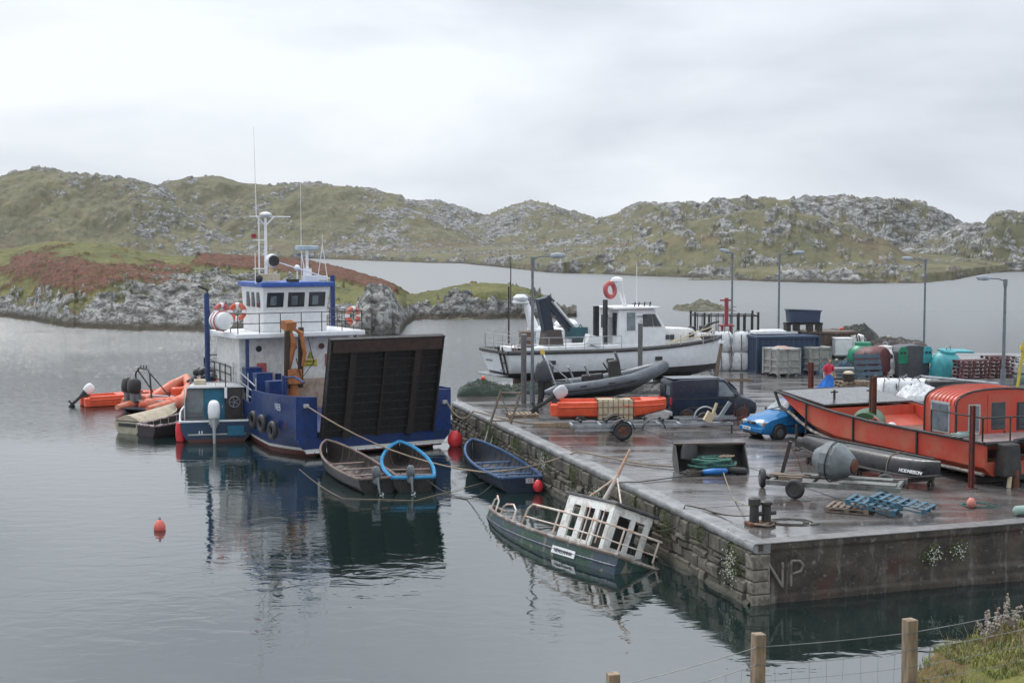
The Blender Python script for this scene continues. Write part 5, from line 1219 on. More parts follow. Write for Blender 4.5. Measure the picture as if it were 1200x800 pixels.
# ---- orange boat on its trailer, IBC tank, long trailer
ob = plastic_boat('orange plastic workboat with silver outboard stored ashore beside the caged tank', (1.85, 58.6, Q+.38), R(1), orange, L=4.5, tiltm=1.0, cowl=pm('silver_cowl', (.5, .51, .53), (.4, .41, .43)))
t = thing('boat_trailer', 'small dark trailer under the orange boat ashore', 'trailer', (1.85, 58.6, Q), 0)
b = MB()
for y in (-.45, .45): b.box((1.9, y, .32), (3.6, .07, .09))
for x in (.3, 1.8, 3.4): b.box((x, 0, .31), (.07, 1.0, .08))
b.build('trailer_frame', dark, t)
for y in (-.75, .75): wheel(t, (.95, y, .25), (0, 1, 0), .25, .15, dark)
def ibc():
    p = G(720, 499); root = thing('caged_tank', 'cream plastic liquid tank in a rusty wire cage in front of the orange boat', 'tank', (p.x, p.y, Q+.12), R(3))
    b = MB(); b.box((0, 0, .58), (1.42, .9, .82)); b.cyl((.1, 0, .95), (.1, 0, 1.03), .1); b.build('tank_body', cream, root, bevel=.07)
    b = MB()
    for k in range(8):
        x = -.74+1.48*k/7
        for y in (-.48, .48): b.cyl((x, y, .12), (x, y, 1.02), .016, n=5)
    for k in range(4):
        y = -.48+.96*k/3
        for x in (-.74, .74): b.cyl((x, y, .12), (x, y, 1.02), .016, n=5)
    for z in (.14, .42, .72, 1.02): b.tube([(-.74, -.48, z), (.74, -.48, z), (.74, .48, z), (-.74, .48, z)], .016, 5, closed=True)
    b.build('wire_cage', pm('cage_rust', (.25, .2, .15), (.16, .09, .05)), root)
    b = MB()
    for y in (-.4, 0, .4): b.box((0, y, .05), (1.5, .12, .1))
    b.box((0, 0, .12), (1.5, 1.0, .03)); b.build('pallet_base', woodd, root)
    b = MB(); b.torus((.15, -.1, 1.08), .2, .02); b.tube([(-.1, -.2, 1.05), (.15, 0, 1.14), (.4, -.1, 1.07)], .025); b.build('lid_hose', black, root)
ibc()
def long_trailer():
    root = thing('boat_trailer', 'long galvanised boat trailer with rusty wheel and torn mudguard in front of the tank', 'trailer', (2.2, 54.6, Q), R(5))
    b = MB()
    for y in (-.55, .55): b.box((2.2, y, .52), (4.3, .08, .12)); b.box((5.2, y*.45, .5), (2.1, .07, .1), (0, 0, -y*.48))
    for x in (.1, 1.2, 2.4, 3.5, 4.3): b.box((x, 0, .5), (.08, 1.14, .1))
    b.box((6.0, 0, .5), (.9, .1, .1)); b.box((.9, -.62, .38), (1.5, .08, .1)); b.build('trailer_frame', galv, root)
    for x in (.4, 1.4, 2.0, 3.0, 3.6):
        b = MB()
        for y in (-.3, .3): b.cyl((x, y-.08, .68), (x, y+.08, .68), .07, n=10)
        b.cyl((x, -.5, .62), (x, .5, .62), .02); b.build('roller', black, root)
    for y in (-.95, .95): wheel(root, (1.95, y, .37), (0, 1, 0), .37, .2, rust_m)
    b = MB(); b.cyl((1.95, -.95, .37), (1.95, .95, .37), .045); b.build('axle', rust_m, root)
    for y, x in ((-.95, 1.95), (-.9, 3.15), (.95, 1.95)):
        b = MB(); b.loft([[(x+.46*math.cos(a), y-.14, .37+.46*math.sin(a)), (x+.46*math.cos(a), y+.14, .37+.46*math.sin(a))] for a in np.linspace(.15, PI-.15, 10)]); o = b.build('mudguard', black, root, smooth=60); o.modifiers.new('s', 'SOLIDIFY').thickness = .02
    b = MB(); b.box((5.5, 0, .75), (.3, .25, .4), (0, .5, 0)); b.cyl((5.55, 0, .6), (5.8, 0, 1.3), .06); b.build('winch_post', cream, root)
    b = MB(); b.cyl((6.4, 0, .1), (6.4, 0, .6), .035); b.build('hitch_prop', dark, root)
long_trailer()
def arch_trailer():
    p = G(824, 500); root = thing('small_trailer', 'bare trailer frame with white arched mudguard and rusty red stands behind the long trailer', 'trailer', (p.x, p.y+.4, Q), R(8))
    b = MB(); b.torus((0, -.5, .38), .46, .035, (0, 1, 0), 16, 6, 0, PI); b.build('white_mudguard', lgrey, root)
    wheel(root, (0, -.3, .3), (0, 1, 0), .3, .16, rust_m)
    b = MB(); b.box((.1, 0, .35), (2.6, .08, .1)); b.box((.1, -.55, .35), (2.4, .07, .08)); b.box((.9, -.1, .6), (.14, .14, .9), (0, .6, 0)); b.build('trailer_frame', galv, root)
    for x in (1.35, 1.75):
        b = MB(); b.tube([(x-.15, -.3, 0), (x, -.3, .95), (x+.12, -.3, 0)], .028); b.box((x, -.3, .35), (.4, .05, .05)); b.build('red_stand', redpost, root)
arch_trailer()
# ------------------------------------------------ van and car
def vehicle(root, rows_, halfw, m, wheels, wr, arch=.07, hub=None):
    """body lofted from lengthwise sections (x, z_bottom, z_belt, z_top, w_belt, w_top); returns P(x, t, side): a point on the upper side"""
    b = MB(); rows = []
    for (x, zb, zl, zt, w, wt) in rows_:
        rows.append([(x, -w+.06, zb), (x, -w, zb+.12), (x, -w-.012, (zb+zl)/2+.05), (x, -w+.02, zl), (x, -wt, zt-.05), (x, -wt+.10, zt), (x, 0, zt+.02), (x, wt-.10, zt), (x, wt, zt-.05), (x, w-.02, zl), (x, w+.012, (zb+zl)/2+.05), (x, w, zb+.12), (x, w-.06, zb)])
    b.loft(rows, ring=True, cap=True); b.build('body', m, root, smooth=30)
    R_ = sorted(rows_); xs = [r[0] for r in R_]
    def I(x, k): return float(np.interp(x, xs, [r[k] for r in R_]))
    def Pt(x, t, s_):
        zl, zt, w, wt = I(x, 2), I(x, 3), I(x, 4), I(x, 5)
        return (x, s_*(w-.02+(wt-w+.02)*t+.008), zl+(zt-.05-zl)*t)
    for x, s_ in wheels:
        q = MB(); q.cyl((x, s_*(halfw-.24), wr+.01), (x, s_*(halfw+.016), wr+.01), wr+arch, n=26); q.build('wheel_arch', black, root)
        wheel(root, (x, s_*(halfw-.035), wr), (0, 1, 0), wr, .2, hub or rust_m)
    return Pt
def glazing(root, Pt, s_, pts, m, nm='side_window'):
    """window polygon given as (x, t) pairs: bottom edge left to right, then top edge left to right"""
    h = len(pts)//2; lo = pts[:h]; hi = pts[h:]; b = MB()
    b.loft([[Pt(x, t, s_) for x, t in lo], [Pt(x, t, s_) for x, t in hi]]); return b.build(nm, m, root)
def van():
    root = thing('parked_van', 'dark navy panel van parked behind the trailers with its rear doors to the left', 'van', (6.55, 60.4, Q), R(15)); root.scale = (.9, .9, .9)
    S_ = [(0, .34, 1.05, 1.74, .78, .68), (.05, .24, 1.05, 1.90, .83, .73), (.5, .22, 1.05, 1.96, .85, .75), (2.2, .22, 1.05, 1.98, .85, .75), (2.7, .22, 1.05, 1.93, .85, .73), (2.95, .22, 1.05, 1.74, .85, .70), (3.45, .22, 1.04, 1.30, .84, .70), (3.62, .22, 1.0, 1.12, .83, .70), (4.0, .22, .92, 1.02, .81, .64), (4.30, .24, .75, .90, .77, .57), (4.38, .3, .6, .68, .70, .5)]
    P = vehicle(root, S_, .84, vanb, [(.75, -1), (3.6, -1), (.75, 1), (3.6, 1)], .3, hub=rust_m)
    for s_ in (-1, 1):
        glazing(root, P, s_, [(2.35, .06), (2.7, .06), (3.0, .06), (3.32, .06), (2.4, .86), (2.62, .86), (2.74, .80), (2.98, .55)], glassl if s_ < 0 else glass, 'side_window')
        b = MB(); b.tube([P(2.3, t, s_) for t in (0, .5, 1)]+[], .012, 5); b.tube([(2.28, s_*.862, z) for z in (.35, .7, 1.03)], .008, 4); b.tube([P(x, -.02, s_) for x in (.1, 1, 2, 3.3)], .014, 5); b.build('door_seam', black, root)
        b = MB(); b.box((1.9, s_*.866, .62), (2.2, .015, .06)); b.build('side_moulding', black, root)
        b = MB(); b.box((3.2, s_*.95, 1.16), (.1, .2, .17)); b.build('mirror', black, root, bevel=.03)
        b = MB(); b.box((-.0, s_*.74, .95), (.08, .13, .34)); b.build('tail_light', pm('tail_red', (.5, .02, .02), rough=.2), root, bevel=.02)
        b = MB(); b.box((.004, s_*.37, 1.42), (.03, .5, .42), (0, R(3), 0)); b.build('rear_window', glass if s_ > 0 else glassl, root, bevel=.01)
        b = MB(); b.box((4.3, s_*.5, .70), (.08, .28, .17), (0, -.5, 0)); b.build('headlight', glassl, root, bevel=.02)
    b = MB(); b.box((-.04, 0, .36), (.16, 1.68, .2)); b.build('rear_bumper', lgrey, root, bevel=.03)
    b = MB(); b.box((-.012, 0, 1.0), (.03, .02, 1.3)); b.box((-.03, .0, .62), (.04, .5, .12)); b.build('rear_door_trim', black, root)
    b = MB(); b.loft([[(3.42, -.6, 1.345), (3.42, .6, 1.345)], [(2.99, -.6, 1.74), (2.99, .6, 1.74)]]); b.build('windscreen', glassl, root, loc=(.02, 0, .02))
    b = MB(); b.box((1.3, 0, 1.985), (2.4, 1.3, .015)); b.build('roof_panel', pm('pale_roof', (.12, .13, .15), (.08, .09, .1), rough=.3), root, bevel=.006)  # roof panel lighter and greyer than the navy body
van()
def car():
    root = thing('parked_car', 'small bright blue hatchback parked with its nose poking past the red boat bow', 'car', (9.25, 54.5, Q), R(206))
    S_ = [(.0, .30, .50, .60, .64, .5), (-.08, .22, .60, .68, .74, .6), (-.35, .2, .74, .82, .78, .64), (-.8, .2, .84, .92, .79, .66), (-1.02, .2, .88, .97, .79, .66), (-1.12, .2, .90, 1.02, .79, .66), (-1.62, .2, .90, 1.38, .79, .57), (-1.85, .2, .90, 1.46, .79, .56), (-2.6, .2, .90, 1.48, .79, .56), (-3.1, .2, .90, 1.42, .78, .54), (-3.55, .22, .88, 1.08, .76, .54), (-3.70, .26, .8, .92, .72, .55), (-3.74, .34, .7, .80, .66, .5)]
    P = vehicle(root, S_, .79, carb, [(-.72, -1), (-3.05, -1), (-.72, 1), (-3.05, 1)], .285, .05, hub=pm('wheel_cover_grey', (.12, .12, .125), (.07, .07, .07)))
    for s_ in (-1, 1):
        glazing(root, P, s_, [(-1.25, .05), (-1.55, .05), (-2.15, .05), (-1.52, .70), (-1.72, .86), (-2.15, .9)], glass, 'front_side_window')
        glazing(root, P, s_, [(-2.24, .05), (-2.7, .05), (-3.12, .05), (-2.24, .9), (-2.7, .9), (-3.0, .85)], glass, 'rear_side_window')
        b = MB(); b.ball((-.09, s_*.54, .61), .125, (.6, 1.2, .8), 14); b.build('headlight', pm('headlamp_glass', (.6, .62, .62), (.4, .42, .42), rough=.1), root, smooth=60)
        b = MB(); b.box((-.1, s_*.685, .61), (.16, .08, .13)); b.build('indicator', pm('indicator_amber', (.45, .28, .16), rough=.2), root, bevel=.02)
        b = MB(); b.box((-1.35, s_*.88, 1.0), (.12, .18, .13)); b.build('mirror', black, root, bevel=.03)
        b = MB(); b.box((-1.9, s_*.80, .5), (2.0, .014, .06)); b.build('side_moulding', navy, root)
        b = MB(); b.tube([(-1.2, s_*.80, z) for z in (.35, .6, .87)], .006, 4); b.tube([(-2.2, s_*.80, z) for z in (.35, .6, .87)], .006, 4); b.build('door_seam', black, root)
    b = MB(); b.box((.02, 0, .36), (.14, 1.46, .2)); b.build('front_bumper', carb, root, bevel=.05)
    b = MB(); b.box((.01, 0, .62), (.08, .5, .11), (0, .2, 0)); b.build('grille', dark, root, bevel=.03)
    b = MB(); b.torus((.06, 0, .63), .055, .008, (1, 0, 0)); b.box((.06, 0, .63), (.01, .13, .018)); b.build('badge', galv, root)
    b = MB(); b.box((.1, -.2, .40), (.02, .5, .11)); np_ = b.build('number_plate', white, root)
    text('99 G 4827', .085, black, np_, (.113, -.2, .37), (PI/2, 0, PI/2))
    b = MB(); b.box((.06, 0, .235), (.06, .9, .07)); b.build('lower_grille', black, root)
    b = MB(); b.loft([[(-1.13, -.6, 1.035), (-1.13, 0, 1.055), (-1.13, .6, 1.035)], [(-1.60, -.5, 1.375), (-1.6, 0, 1.395), (-1.60, .5, 1.375)]]); b.build('windscreen', pm('sky_glass', (.3, .33, .35), (.2, .23, .25), rough=.05, spec=.8, grime=0), root, loc=(.015, 0, .012))
    b = MB(); b.tube([(-1.08, -.3, 1.06), (-1.3, .2, 1.21)], .012); b.tube([(-1.08, .2, 1.06), (-1.25, .5, 1.17)], .012); b.build('wiper', black, root)
car()
# ------------------------------------------------ big red landing boat
def red_boat():
    root = thing('red_workboat', 'big faded red flat-fronted workboat with arched cabin hauled out on the quay', 'workboat', (16.55, 44.35, Q), R(111.2))
    L = 12.3; hw = 2.1
    def sh(x): return 1.32+.45*max(0, (x-6)/6.3)**1.5
    rows = []
    xs = [0, 1, 2.5, 4, 6, 8, 9.5, 10.5, 11.3, 12.0]
    for x in xs:
        kk = .22+ (max(0, x-8.2)/3.8)**1.6*1.15; w = hw-.05*max(0, x-9)
        s = sh(x)
        rows.append([(x+.3*(x > 11.9), -w, s), (x, -w, min(s-.05, kk+.35)), (x, -w+.4, kk), (x, 0, kk-.12), (x, w-.4, kk), (x, w, min(s-.05, kk+.35)), (x+.3*(x > 11.9), w, s), (x+.2*(x > 11.9), w-.1, s), (x, w-.12, .72 if x < 8.7 else s-.12), (x, -w+.12, .72 if x < 8.7 else s-.12), (x+.2*(x > 11.9), -w+.1, s)])
    b = MB(); b.loft(rows, ring=True, cap=True)
    m = pm('red_hull_two_tone', (.5, .055, .03), (.46, .13, .075), rough=.42, scale=.9, lo=.42, hi=.66, rust=.2, rc=(.42, .17, .08), zs=[(.30, (.03, .022, .02))])
    b.build('hull', m, root, smooth=20)
    # rubbing bands: black gunwale, pale lower strake, vertical ribs
    g = MB()
    for s_ in (-1, 1): g.tube([(x+.3*(x > 11.9), s_*(hw-.05*max(0, x-9)+.03), sh(x)+.02) for x in xs], .05, 8)
    g.tube([(12.3, -1.95, sh(12)+.02), (12.3, 1.95, sh(12)+.02)], .065, 8); g.tube([(0, -hw, sh(0)), (0, hw, sh(0))], .065)
    g.build('black_gunwale', black, root, smooth=50)
    g = MB()
    for s_ in (-1, 1): g.tube([(x, s_*(hw+.03-.05*max(0, x-9)), .37+(max(0, x-8.2)/3.8)**1.6*1.0) for x in xs[:9]], .06, 6)
    g.build('lower_strake', pm('scuffed_strake', (.12, .11, .1), (.3, .27, .23), lo=.5, hi=.58, scale=5), root)
    for x in (.6, 3.3, 6.9, 9.9):
        for s_ in (-1, 1):
            g = MB(); g.box((x, s_*(hw+.03), (sh(x)+.38)/2), (.07, .06, sh(x)-.38)); g.build('side_rib', black, root, bevel=.01)
    g = MB()
    for s_ in (-1, 1): g.tube([(12.34, s_*1.98, sh(12)), (12.0, s_*1.95, 1.2), (11.3, s_*1.9, .95)], .06)
    g.build('bow_edge', black, root)
    g = MB(); g.box((10.45, 0, 1.68), (3.0, 3.9, .06), (0, R(-4.5), 0)); g.build('foredeck', deckg, root)
    g = MB(); g.box((8.9, 0, 1.05), (.08, 3.9, .8)); g.build('foredeck_bulkhead', m, root)
    g = MB(); g.box((4.6, 0, .76), (8.4, 3.85, .05)); g.build('well_deck', pm('well_deck', (.2, .07, .05), (.08, .06, .05)), root)
    for y in (-.7, .9):
        g = MB(); g.tube([(9.9, y, 1.6), (9.9, y, 2.0)], .05); g.tube([(9.9, y-.15, 1.92), (9.9, y+.15, 1.92)], .03); g.build('foredeck_bitt', dark, root)
    g = MB(); g.tube([(6.2, 1.95, 1.35), (5.6, 1.2, .8)], .035); g.tube([(5.6, 1.95, 1.35), (5.0, 1.2, .8)], .035); g.torus((5.9, 1.9, 1.3), .15, .03, (0, 1, 0)); g.build('inside_brackets', fadedred, root)
    # arched cabin, end wall towards the camera
    cx0, cx1, cw = 1.85, 3.45, 1.72
    def arc(x, w=cw, z0=.8, zs=2.25, zt=2.78, n=12):
        return [(x, -w, z0), (x, -w, zs)]+[(x, -w*math.cos(PI*i/n)**1 if 0 else -w*math.copysign(abs(math.cos(PI*i/n))**.75, math.cos(PI*i/n)), zs+(zt-zs)*math.sin(PI*i/n)**.8) for i in range(1, n)]+[(x, w, zs), (x, w, z0)]
    c = MB(); c.loft([arc(cx0), arc(cx1)], ring=True, cap=True); cb_ = c.build('cabin', redhull, root, smooth=35)
    c = MB()
    for k in range(8):
        x = cx0+.12+k*(cx1-cx0-.24)/7; c.tube([(x, y, z) for _, y, z in arc(x, cw+.008, .8, 2.26, 2.795)[1:-1]], .013, 5)
    c.build('roof_ribs', redhull, cb_)
    c = MB()
    for x in (cx0, cx1): c.tube([(x, y, z) for _, y, z in arc(x, cw+.01, .82, 2.26, 2.79)], .035, 6)
    c.build('black_edge_trim', black, cb_, smooth=50)
    c = MB(); c.box((2.65, cw+.0, 1.85), (.85, .04, .9)); wn = c.build('side_window', glassl, cb_, bevel=.02)
    c = MB(); c.box((2.65, cw, 1.85), (.97, .02, 1.02)); c.build('window_frame', lgrey, cb_, bevel=.01)
    for y, w, z0, hgt, mm in ((1.0, .36, 1.85, .8, glassl), (0.05, .56, 1.9, .9, glass), (-.95, .38, 1.85, .8, glass)):
        c = MB(); c.box((cx0-.01, y, z0), (.04, w, hgt)); c.build('end_window', mm, cb_, bevel=.018)
        c = MB(); c.box((cx0-.002, y, z0), (.02, w+.12, hgt+.12)); c.build('window_rim', black if mm is glass else lgrey, cb_, bevel=.01)
    c = MB(); c.box((cx0-.004, .05, 1.75), (.03, .86, 1.75)); c.build('door', redhull, cb_)
    c = MB(); c.box((cx0-.03, -.2, 1.35), (.04, .04, .14)); c.build('handle', dark, cb_)
    # aft deck and guard rails
    c = MB(); c.box((1.15, 0, 1.30), (2.3, 4.1, .07)); c.build('aft_deck', pm('aft_deck_pale', (.3, .25, .24), (.2, .15, .14), rough=.4), root)
    rails(root, [(2.6, hw, 1.33), (.1, hw, 1.33), (.05, -hw, 1.33)], .78, dark, .028, name='aft_railing', mid=())
    c = MB(); c.tube([(.1, .9, 1.35), (-.2, .6, 1.45), (-.45, .3, 1.2), (-.5, .2, .5)], .06); c.tube([(-.1, -.2, 1.45), (-.5, -.4, 1.0), (-.6, -.5, .4)], .05); c.tube([(.1, 1.2, 1.0), (-.5, 0, .8), (-.4, -1.2, .75)], .035)
    c.build('stern_gallows', dark, root)
    c = MB(); c.box((-.32, 1.45, .85), (.5, .7, 1.0), taper=.8); c.box((-.3, 1.35, .25), (.3, .3, .7)); ho = c.build('stern_drive', dark, root, bevel=.05)
    c = MB(); c.cyl((-.5, 1.3, -.15), (-.5, 1.3, .55), .13, .09); c.build('rusty_shaft', rust_m, ho)
    c = MB(); c.cyl((-.48, 1.55, .0), (-.48, 1.5, .4), .07); c.build('pale_shaft', cream, ho)
    return root
red_boat()
def redlocal(x, y, z):
    a = R(111.2); return Vector((16.55+x*math.cos(a)-y*math.sin(a), 44.35+x*math.sin(a)+y*math.cos(a), Q+z))
coil('rope_heap', 'tangle of pale green rope on the red boat aft deck corner', redlocal(1.2, 1.9, 1.38), .35, pm('pale_green_rope', (.28, .36, .34), (.15, .22, .2)), 6, 3, .025)
for k, (x, y, lb) in enumerate(((.6, .2, 'timber bearer under the aft end of the red boat'), (5.0, .2, 'timber bearer under the middle of the red boat'), (8.4, .2, 'timber bearer under the front of the red boat'))):
    p = redlocal(x, y, 0); b = MB(); b.box((0, 0, .1), (.28, 3.6, .19)); tag(b.build('timber_bearer', woodd, loc=(p.x, p.y, Q), rot=(0, 0, R(111)), bevel=.01), lb, 'timber')
def post(name, label, u, v, h, w, m, lean=(0, 0), d=None, kind='h', cat='post'):
    p = G(u, v); root = thing(name, label, cat, p)
    b = MB()
    if kind == 'h':
        b.box((0, 0, h/2), (w, w*.35, h)); b.box((-w/2+.01, 0, h/2), (.02, w, h)); b.box((w/2-.01, 0, h/2), (.02, w, h))
    elif kind == 'round': b.cyl((0, 0, 0), (0, 0, h), w/2, n=12)
    o = b.build('post_shaft', m, root); root.rotation_euler = (lean[0], lean[1], R(20))
    c = MB(); c.box((0, 0, .01), (w*2.2, w*2.2, .025)); c.build('base_plate', m, root)
    return root
post('steel_post', 'rust red steel post propping the near side of the red boat, tallest of the props', 1022, 531, 2.75, .19, rust_m)
post('steel_post', 'short rust red steel post standing next to the person at the red boat bow', 950, 462, 1.6, .2, redpost)
post('steel_post', 'rust red steel post beside the red boat cabin rail', 1138, 572, 2.55, .13, redpost)
post('iron_post', 'thin black iron post with pale top standing left of the black upturned boat', 933, 528, .95, .09, dark, kind='round')
def ground_stuff():
    # green dinghy standing on its side inside the red boat
    p = redlocal(7.7, .9, .95); root = thing('green_dinghy', 'small green plastic dinghy lying upside down inside the red boat', 'dinghy', p, R(70), rx=R(28))
    f = dinghy_f(.62, k0=0, sh0=.5, rise=.1); o = MB(); r0 = [[(x, y, .55-z) for x, y, z in r] for r in hullrows(f, 2.6, 12)]; o.loft(r0); o.add(r0[0], [tuple(range(len(r0[0])))]); o.build('hull', greend, root, smooth=40).location = (-1.3, 0, 0)
    g = MB(); g.tube([Vector(r[0])+Vector((-1.3, 0, 0)) for r in r0], .03); g.tube([Vector(r[-1])+Vector((-1.3, 0, 0)) for r in r0], .03); g.build('rim', pm('green_rim', (.05, .16, .06)), root)
    b = MB(); b.ball((0, 0, .2), .24, (1.5, 1, .8)); b.ball((.5, .1, .16), .2); p = redlocal(6.7, 1.2, .8); o = b.build('white_sack', bagw, smooth=60, loc=p); tag(o, 'white sack lying in the red boat beside the green dinghy', 'sack')
ground_stuff()
# ------------------------------------------------ black upturned currach on trestles
def upturned():
    a = Vector((10.05, 49.4)); b_ = Vector((12.95, 42.6)); d = b_-a; root = thing('upturned_boat', 'long black upturned tarred boat with white lettering lying in front of the red boat', 'rowing boat', (a.x, a.y, Q+.22), math.atan2(d.y, d.x), ry=R(-.5))
    L = d.length
    def f(s):
        b = .54*(1-max(0, (s-.5)/.5)**3.2)**.6 if s > .5 else .54*(.25+.75*math.sin(min(1, s/.42)*PI/2)); return s, (b, 0, .66-.22*max(0, .3-s)/.3-.16*max(0, s-.9)/.1, .45)
    o = MB(); rows = [[(x, y, .66-z*.88) for x, y, z in r] for r in hullrows(f, L, 26)]
    rows = [[(x, y, z-(.0 if x > .5 else .12)) for x, y, z in r] for r in rows]
    o.loft(rows); o.add(rows[0], [tuple(range(len(rows[0])))]); o.build('hull', blackp, root, smooth=50)
    g = MB(); g.tube([r[0] for r in rows], .045); g.tube([r[-1] for r in rows], .045); g.build('gunwale', dark, root)
    g = MB(); g.tube([(r[7][0], r[7][1], r[7][2]+.02) for r in rows[1:-1]], .03); g.build('keel_strip', dark, root)
    for s_ in (.38, .74):
        r = hullrows(f, L, 50)[int(50*s_)]; g = MB(); g.tube([(x, y*1.02, .68-z*.88) for x, y, z in r], .016, 5); g.build('lashing', ropem if s_ > .5 else dark, root)
    text('HODNRISON', .155, white, root, (L-.85, -.465, .2), (R(62), R(0), R(8)), sx=1.0, ext=.012)
    for k, s_ in enumerate((.18, .55, .86)):
        q = a.lerp(b_, s_); b = MB(); b.box((0, 0, .21), (.1, 1.2, .1))
        for y in (-.5, .5): b.box((-.08, y, .1), (.07, .07, .2), (0, R(20), 0)); b.box((.08, y, .1), (.07, .07, .2), (0, R(-20), 0))
        o = b.build('trestle', woodd, loc=(q.x, q.y, Q), rot=(0, 0, math.atan2(d.y, d.x))); tag(o, ['low wooden trestle under the far end of the black upturned boat', 'low wooden trestle under the middle of the black upturned boat', 'low wooden trestle under the lettered end of the black upturned boat'][k], 'trestle')
upturned()
# ------------------------------------------------ mixer drum on four wheeled cart
def cart():
    root = thing('flat_trailer', 'weathered flat trailer frame with alloy wheel carrying a grey mixer drum', 'trailer', (8.2, 42.6, Q), R(-22))
    b = MB()
    for y in (-.85, .75): b.box((1.6, y, .42), (3.9, .12, .14))
    for x in (-.25, .9, 2.1, 3.4): b.box((x, -.05, .40), (.12, 1.7, .12))
    b.box((2.6, -.6, .52), (1.6, .5, .05)); b.box((1.9, .2, .52), (2.6, .3, .05)); b.build('trailer_frame', pm('wet_frame', (.16, .17, .16), (.08, .075, .07), rough=.5), root)
    b = MB(); b.box((.3, -.45, .5), (.7, .12, .12)); b.box((.2, .1, .52), (1.2, .35, .05)); b.build('frame_timber', wood, root)
    wheel(root, (-.75, .55, .30), (.94, .34, 0), .3, .19, galv); wheel(root, (.55, -1.05, .30), (.2, 1, 0), .3, .2, dark); wheel(root, (2.9, .95, .3), (.2, 1, 0), .3, .2, dark)
    b = MB(); b.cyl((-.75, .55, .32), (.2, .5, .4), .07); b.build('stub_axle', dark, root)
    b = MB(); b.box((-.0, .35, .95), (.1, .12, 1.15), (0, R(14), 0)); b.build('leaning_post', woodd, root)
    b = MB(); b.tube([(.1, .35, 1.4), (.35, .4, 1.0), (.5, .45, .5)], .012); b.build('chain', rust_m, root)
cart()
def drum():
    root = thing('mixer_drum', 'grey steel mixer drum with rusty hub lying on the flat trailer', 'drum', (9.65, 42.25, Q+.98), R(-40))
    b = MB(); b.lathe([(.04, -.62), (.3, -.6), (.36, -.5), (.58, -.25), (.60, .12), (.56, .2), (.26, .62), (.22, .64), (.20, .5)], 12, axis=(1, -.0, -.12)); b.build('drum_shell', pm('drum_grey', (.16, .18, .19), (.11, .125, .13), rough=.45, rust=.12), root, smooth=25)
    b = MB(); b.lathe([(.16, .60), (.2, .64), (.2, .70), (.08, .72)], 14, axis=(1, 0, -.12)); b.build('rusty_hub', rust_m, root, smooth=30)
    b = MB(); b.torus((.0, 0, .0), .615, .02, (1, 0, -.12), 24, 6); b.build('drum_hoop', dark, root)
drum()
# ------------------------------------------------ pallets
def pallet(label, loc, rz, m, ry=0, rx=0, group=None, sx=1.2, sy=1.0):
    b = MB()
    for k in range(7): b.box((-sx/2+.05+k*(sx-.1)/6, 0, .135), (.1, sy, .022))
    for y in (-sy/2+.05, 0, sy/2-.05):
        b.box((0, y, .112), (sx, .1, .022))
        for x in (-sx/2+.07, 0, sx/2-.07): b.box((x, y, .06), (.13, .1, .08))
        b.box((0, y, .01), (sx, .1, .02))
    o = b.build('pallet', m, loc=loc, rot=(rx, ry, rz)); return tag(o, label, 'pallet', group)
pb = pm('blue_pallet_paint', (.02, .12, .19), (.05, .09, .12), rough=.45, rust=.15, rc=(.12, .09, .07))
p = G(1000, 600)
pallet('bare grey wooden pallet under the blue pallets near the black upturned boat', (p.x-.05, p.y+.15, Q+.02), R(-25), wood, group='pallets near the upturned boat')
pallet('blue pallet leaning on the bare pallet, left one of the two blue pallets', (p.x+.55, p.y-.1, Q+.16), R(-28), pb, ry=R(9), group='pallets near the upturned boat', sx=1.4)
pallet('blue pallet tilted under the lettered end of the black upturned boat, right of the other', (p.x+1.35, p.y-.05, Q+.2), R(-32), pb, ry=R(8), group='pallets near the upturned boat', sx=1.6)
p = G(612, 488); pallet('pale timber pallet lying behind the orange boat outboard', (p.x, p.y, Q+.01), R(10), woodl, sx=1.3)
# ------------------------------------------------ steel bucket with ropes
def bucket():
    root = thing('steel_bucket', 'large dark steel loader bucket standing open on the wet quay', 'bucket', (5.45, 46.1, Q), R(6)); root.scale = (1, 1, .85)
    W_ = 2.35; b = MB(); pr = [(.0, 0.02), (.45, .0), (.75, .12), (.9, .45), (.85, .85), (.7, 1.02)]
    b.loft([[(x, y, z) for y, z in pr] for x in (0, W_)]); o = b.build('bucket_shell', pm('bucket_grey', (.06, .062, .06), (.09, .085, .08), rough=.4, rust=.2), root, smooth=50); o.modifiers.new('s', 'SOLIDIFY').thickness = .03
    for x in (0, W_):
        b = MB(); b.prism([(-.02, .0)]+pr[1:]+[(.55, 1.02), (.1, .25)], x-.02, x+.02, 'x'); b.build('side_plate', MATS['bucket_grey'], root)
    b = MB(); b.box((W_/2, .62, 1.04), (W_+.06, .2, .06)); b.build('bucket_lip', pm('lip_rust', (.1, .07, .055), (.05, .045, .04)), root)
bucket()
p0 = Vector((5.45, 46.1, Q))
coil('rope_heap', 'thick heap of dark green rope inside the steel bucket', (p0.x+1.15, p0.y+.2, Q+.05), .6, ropeg, 14, 1, .05, flat=.05)
coil('rope_heap', 'pale yellowish rope coil on top of the green rope in the bucket', (p0.x+1.6, p0.y+.35, Q+.45), .2, ropem, 4, 5, .02)
b = MB(); b.lathe([(.05, -.3), (.25, -.26), (.28, 0), (.25, .26), (.05, .3)], 16, axis=(.2, .3, 1)); tag(b.build('black_drum', black, smooth=50, loc=(p0.x+.38, p0.y+.38, Q+.62)), 'ribbed black plastic drum at the left end of the steel bucket', 'drum')
b = MB(); b.torus((0, 0, 0), .3, .11, (.1, .1, 1), 22, 9); tag(b.build('tyre', black, smooth=60, loc=(p0.x+1.85, p0.y+.0, Q+.11)), 'old black tyre lying at the right mouth of the steel bucket', 'tyre')
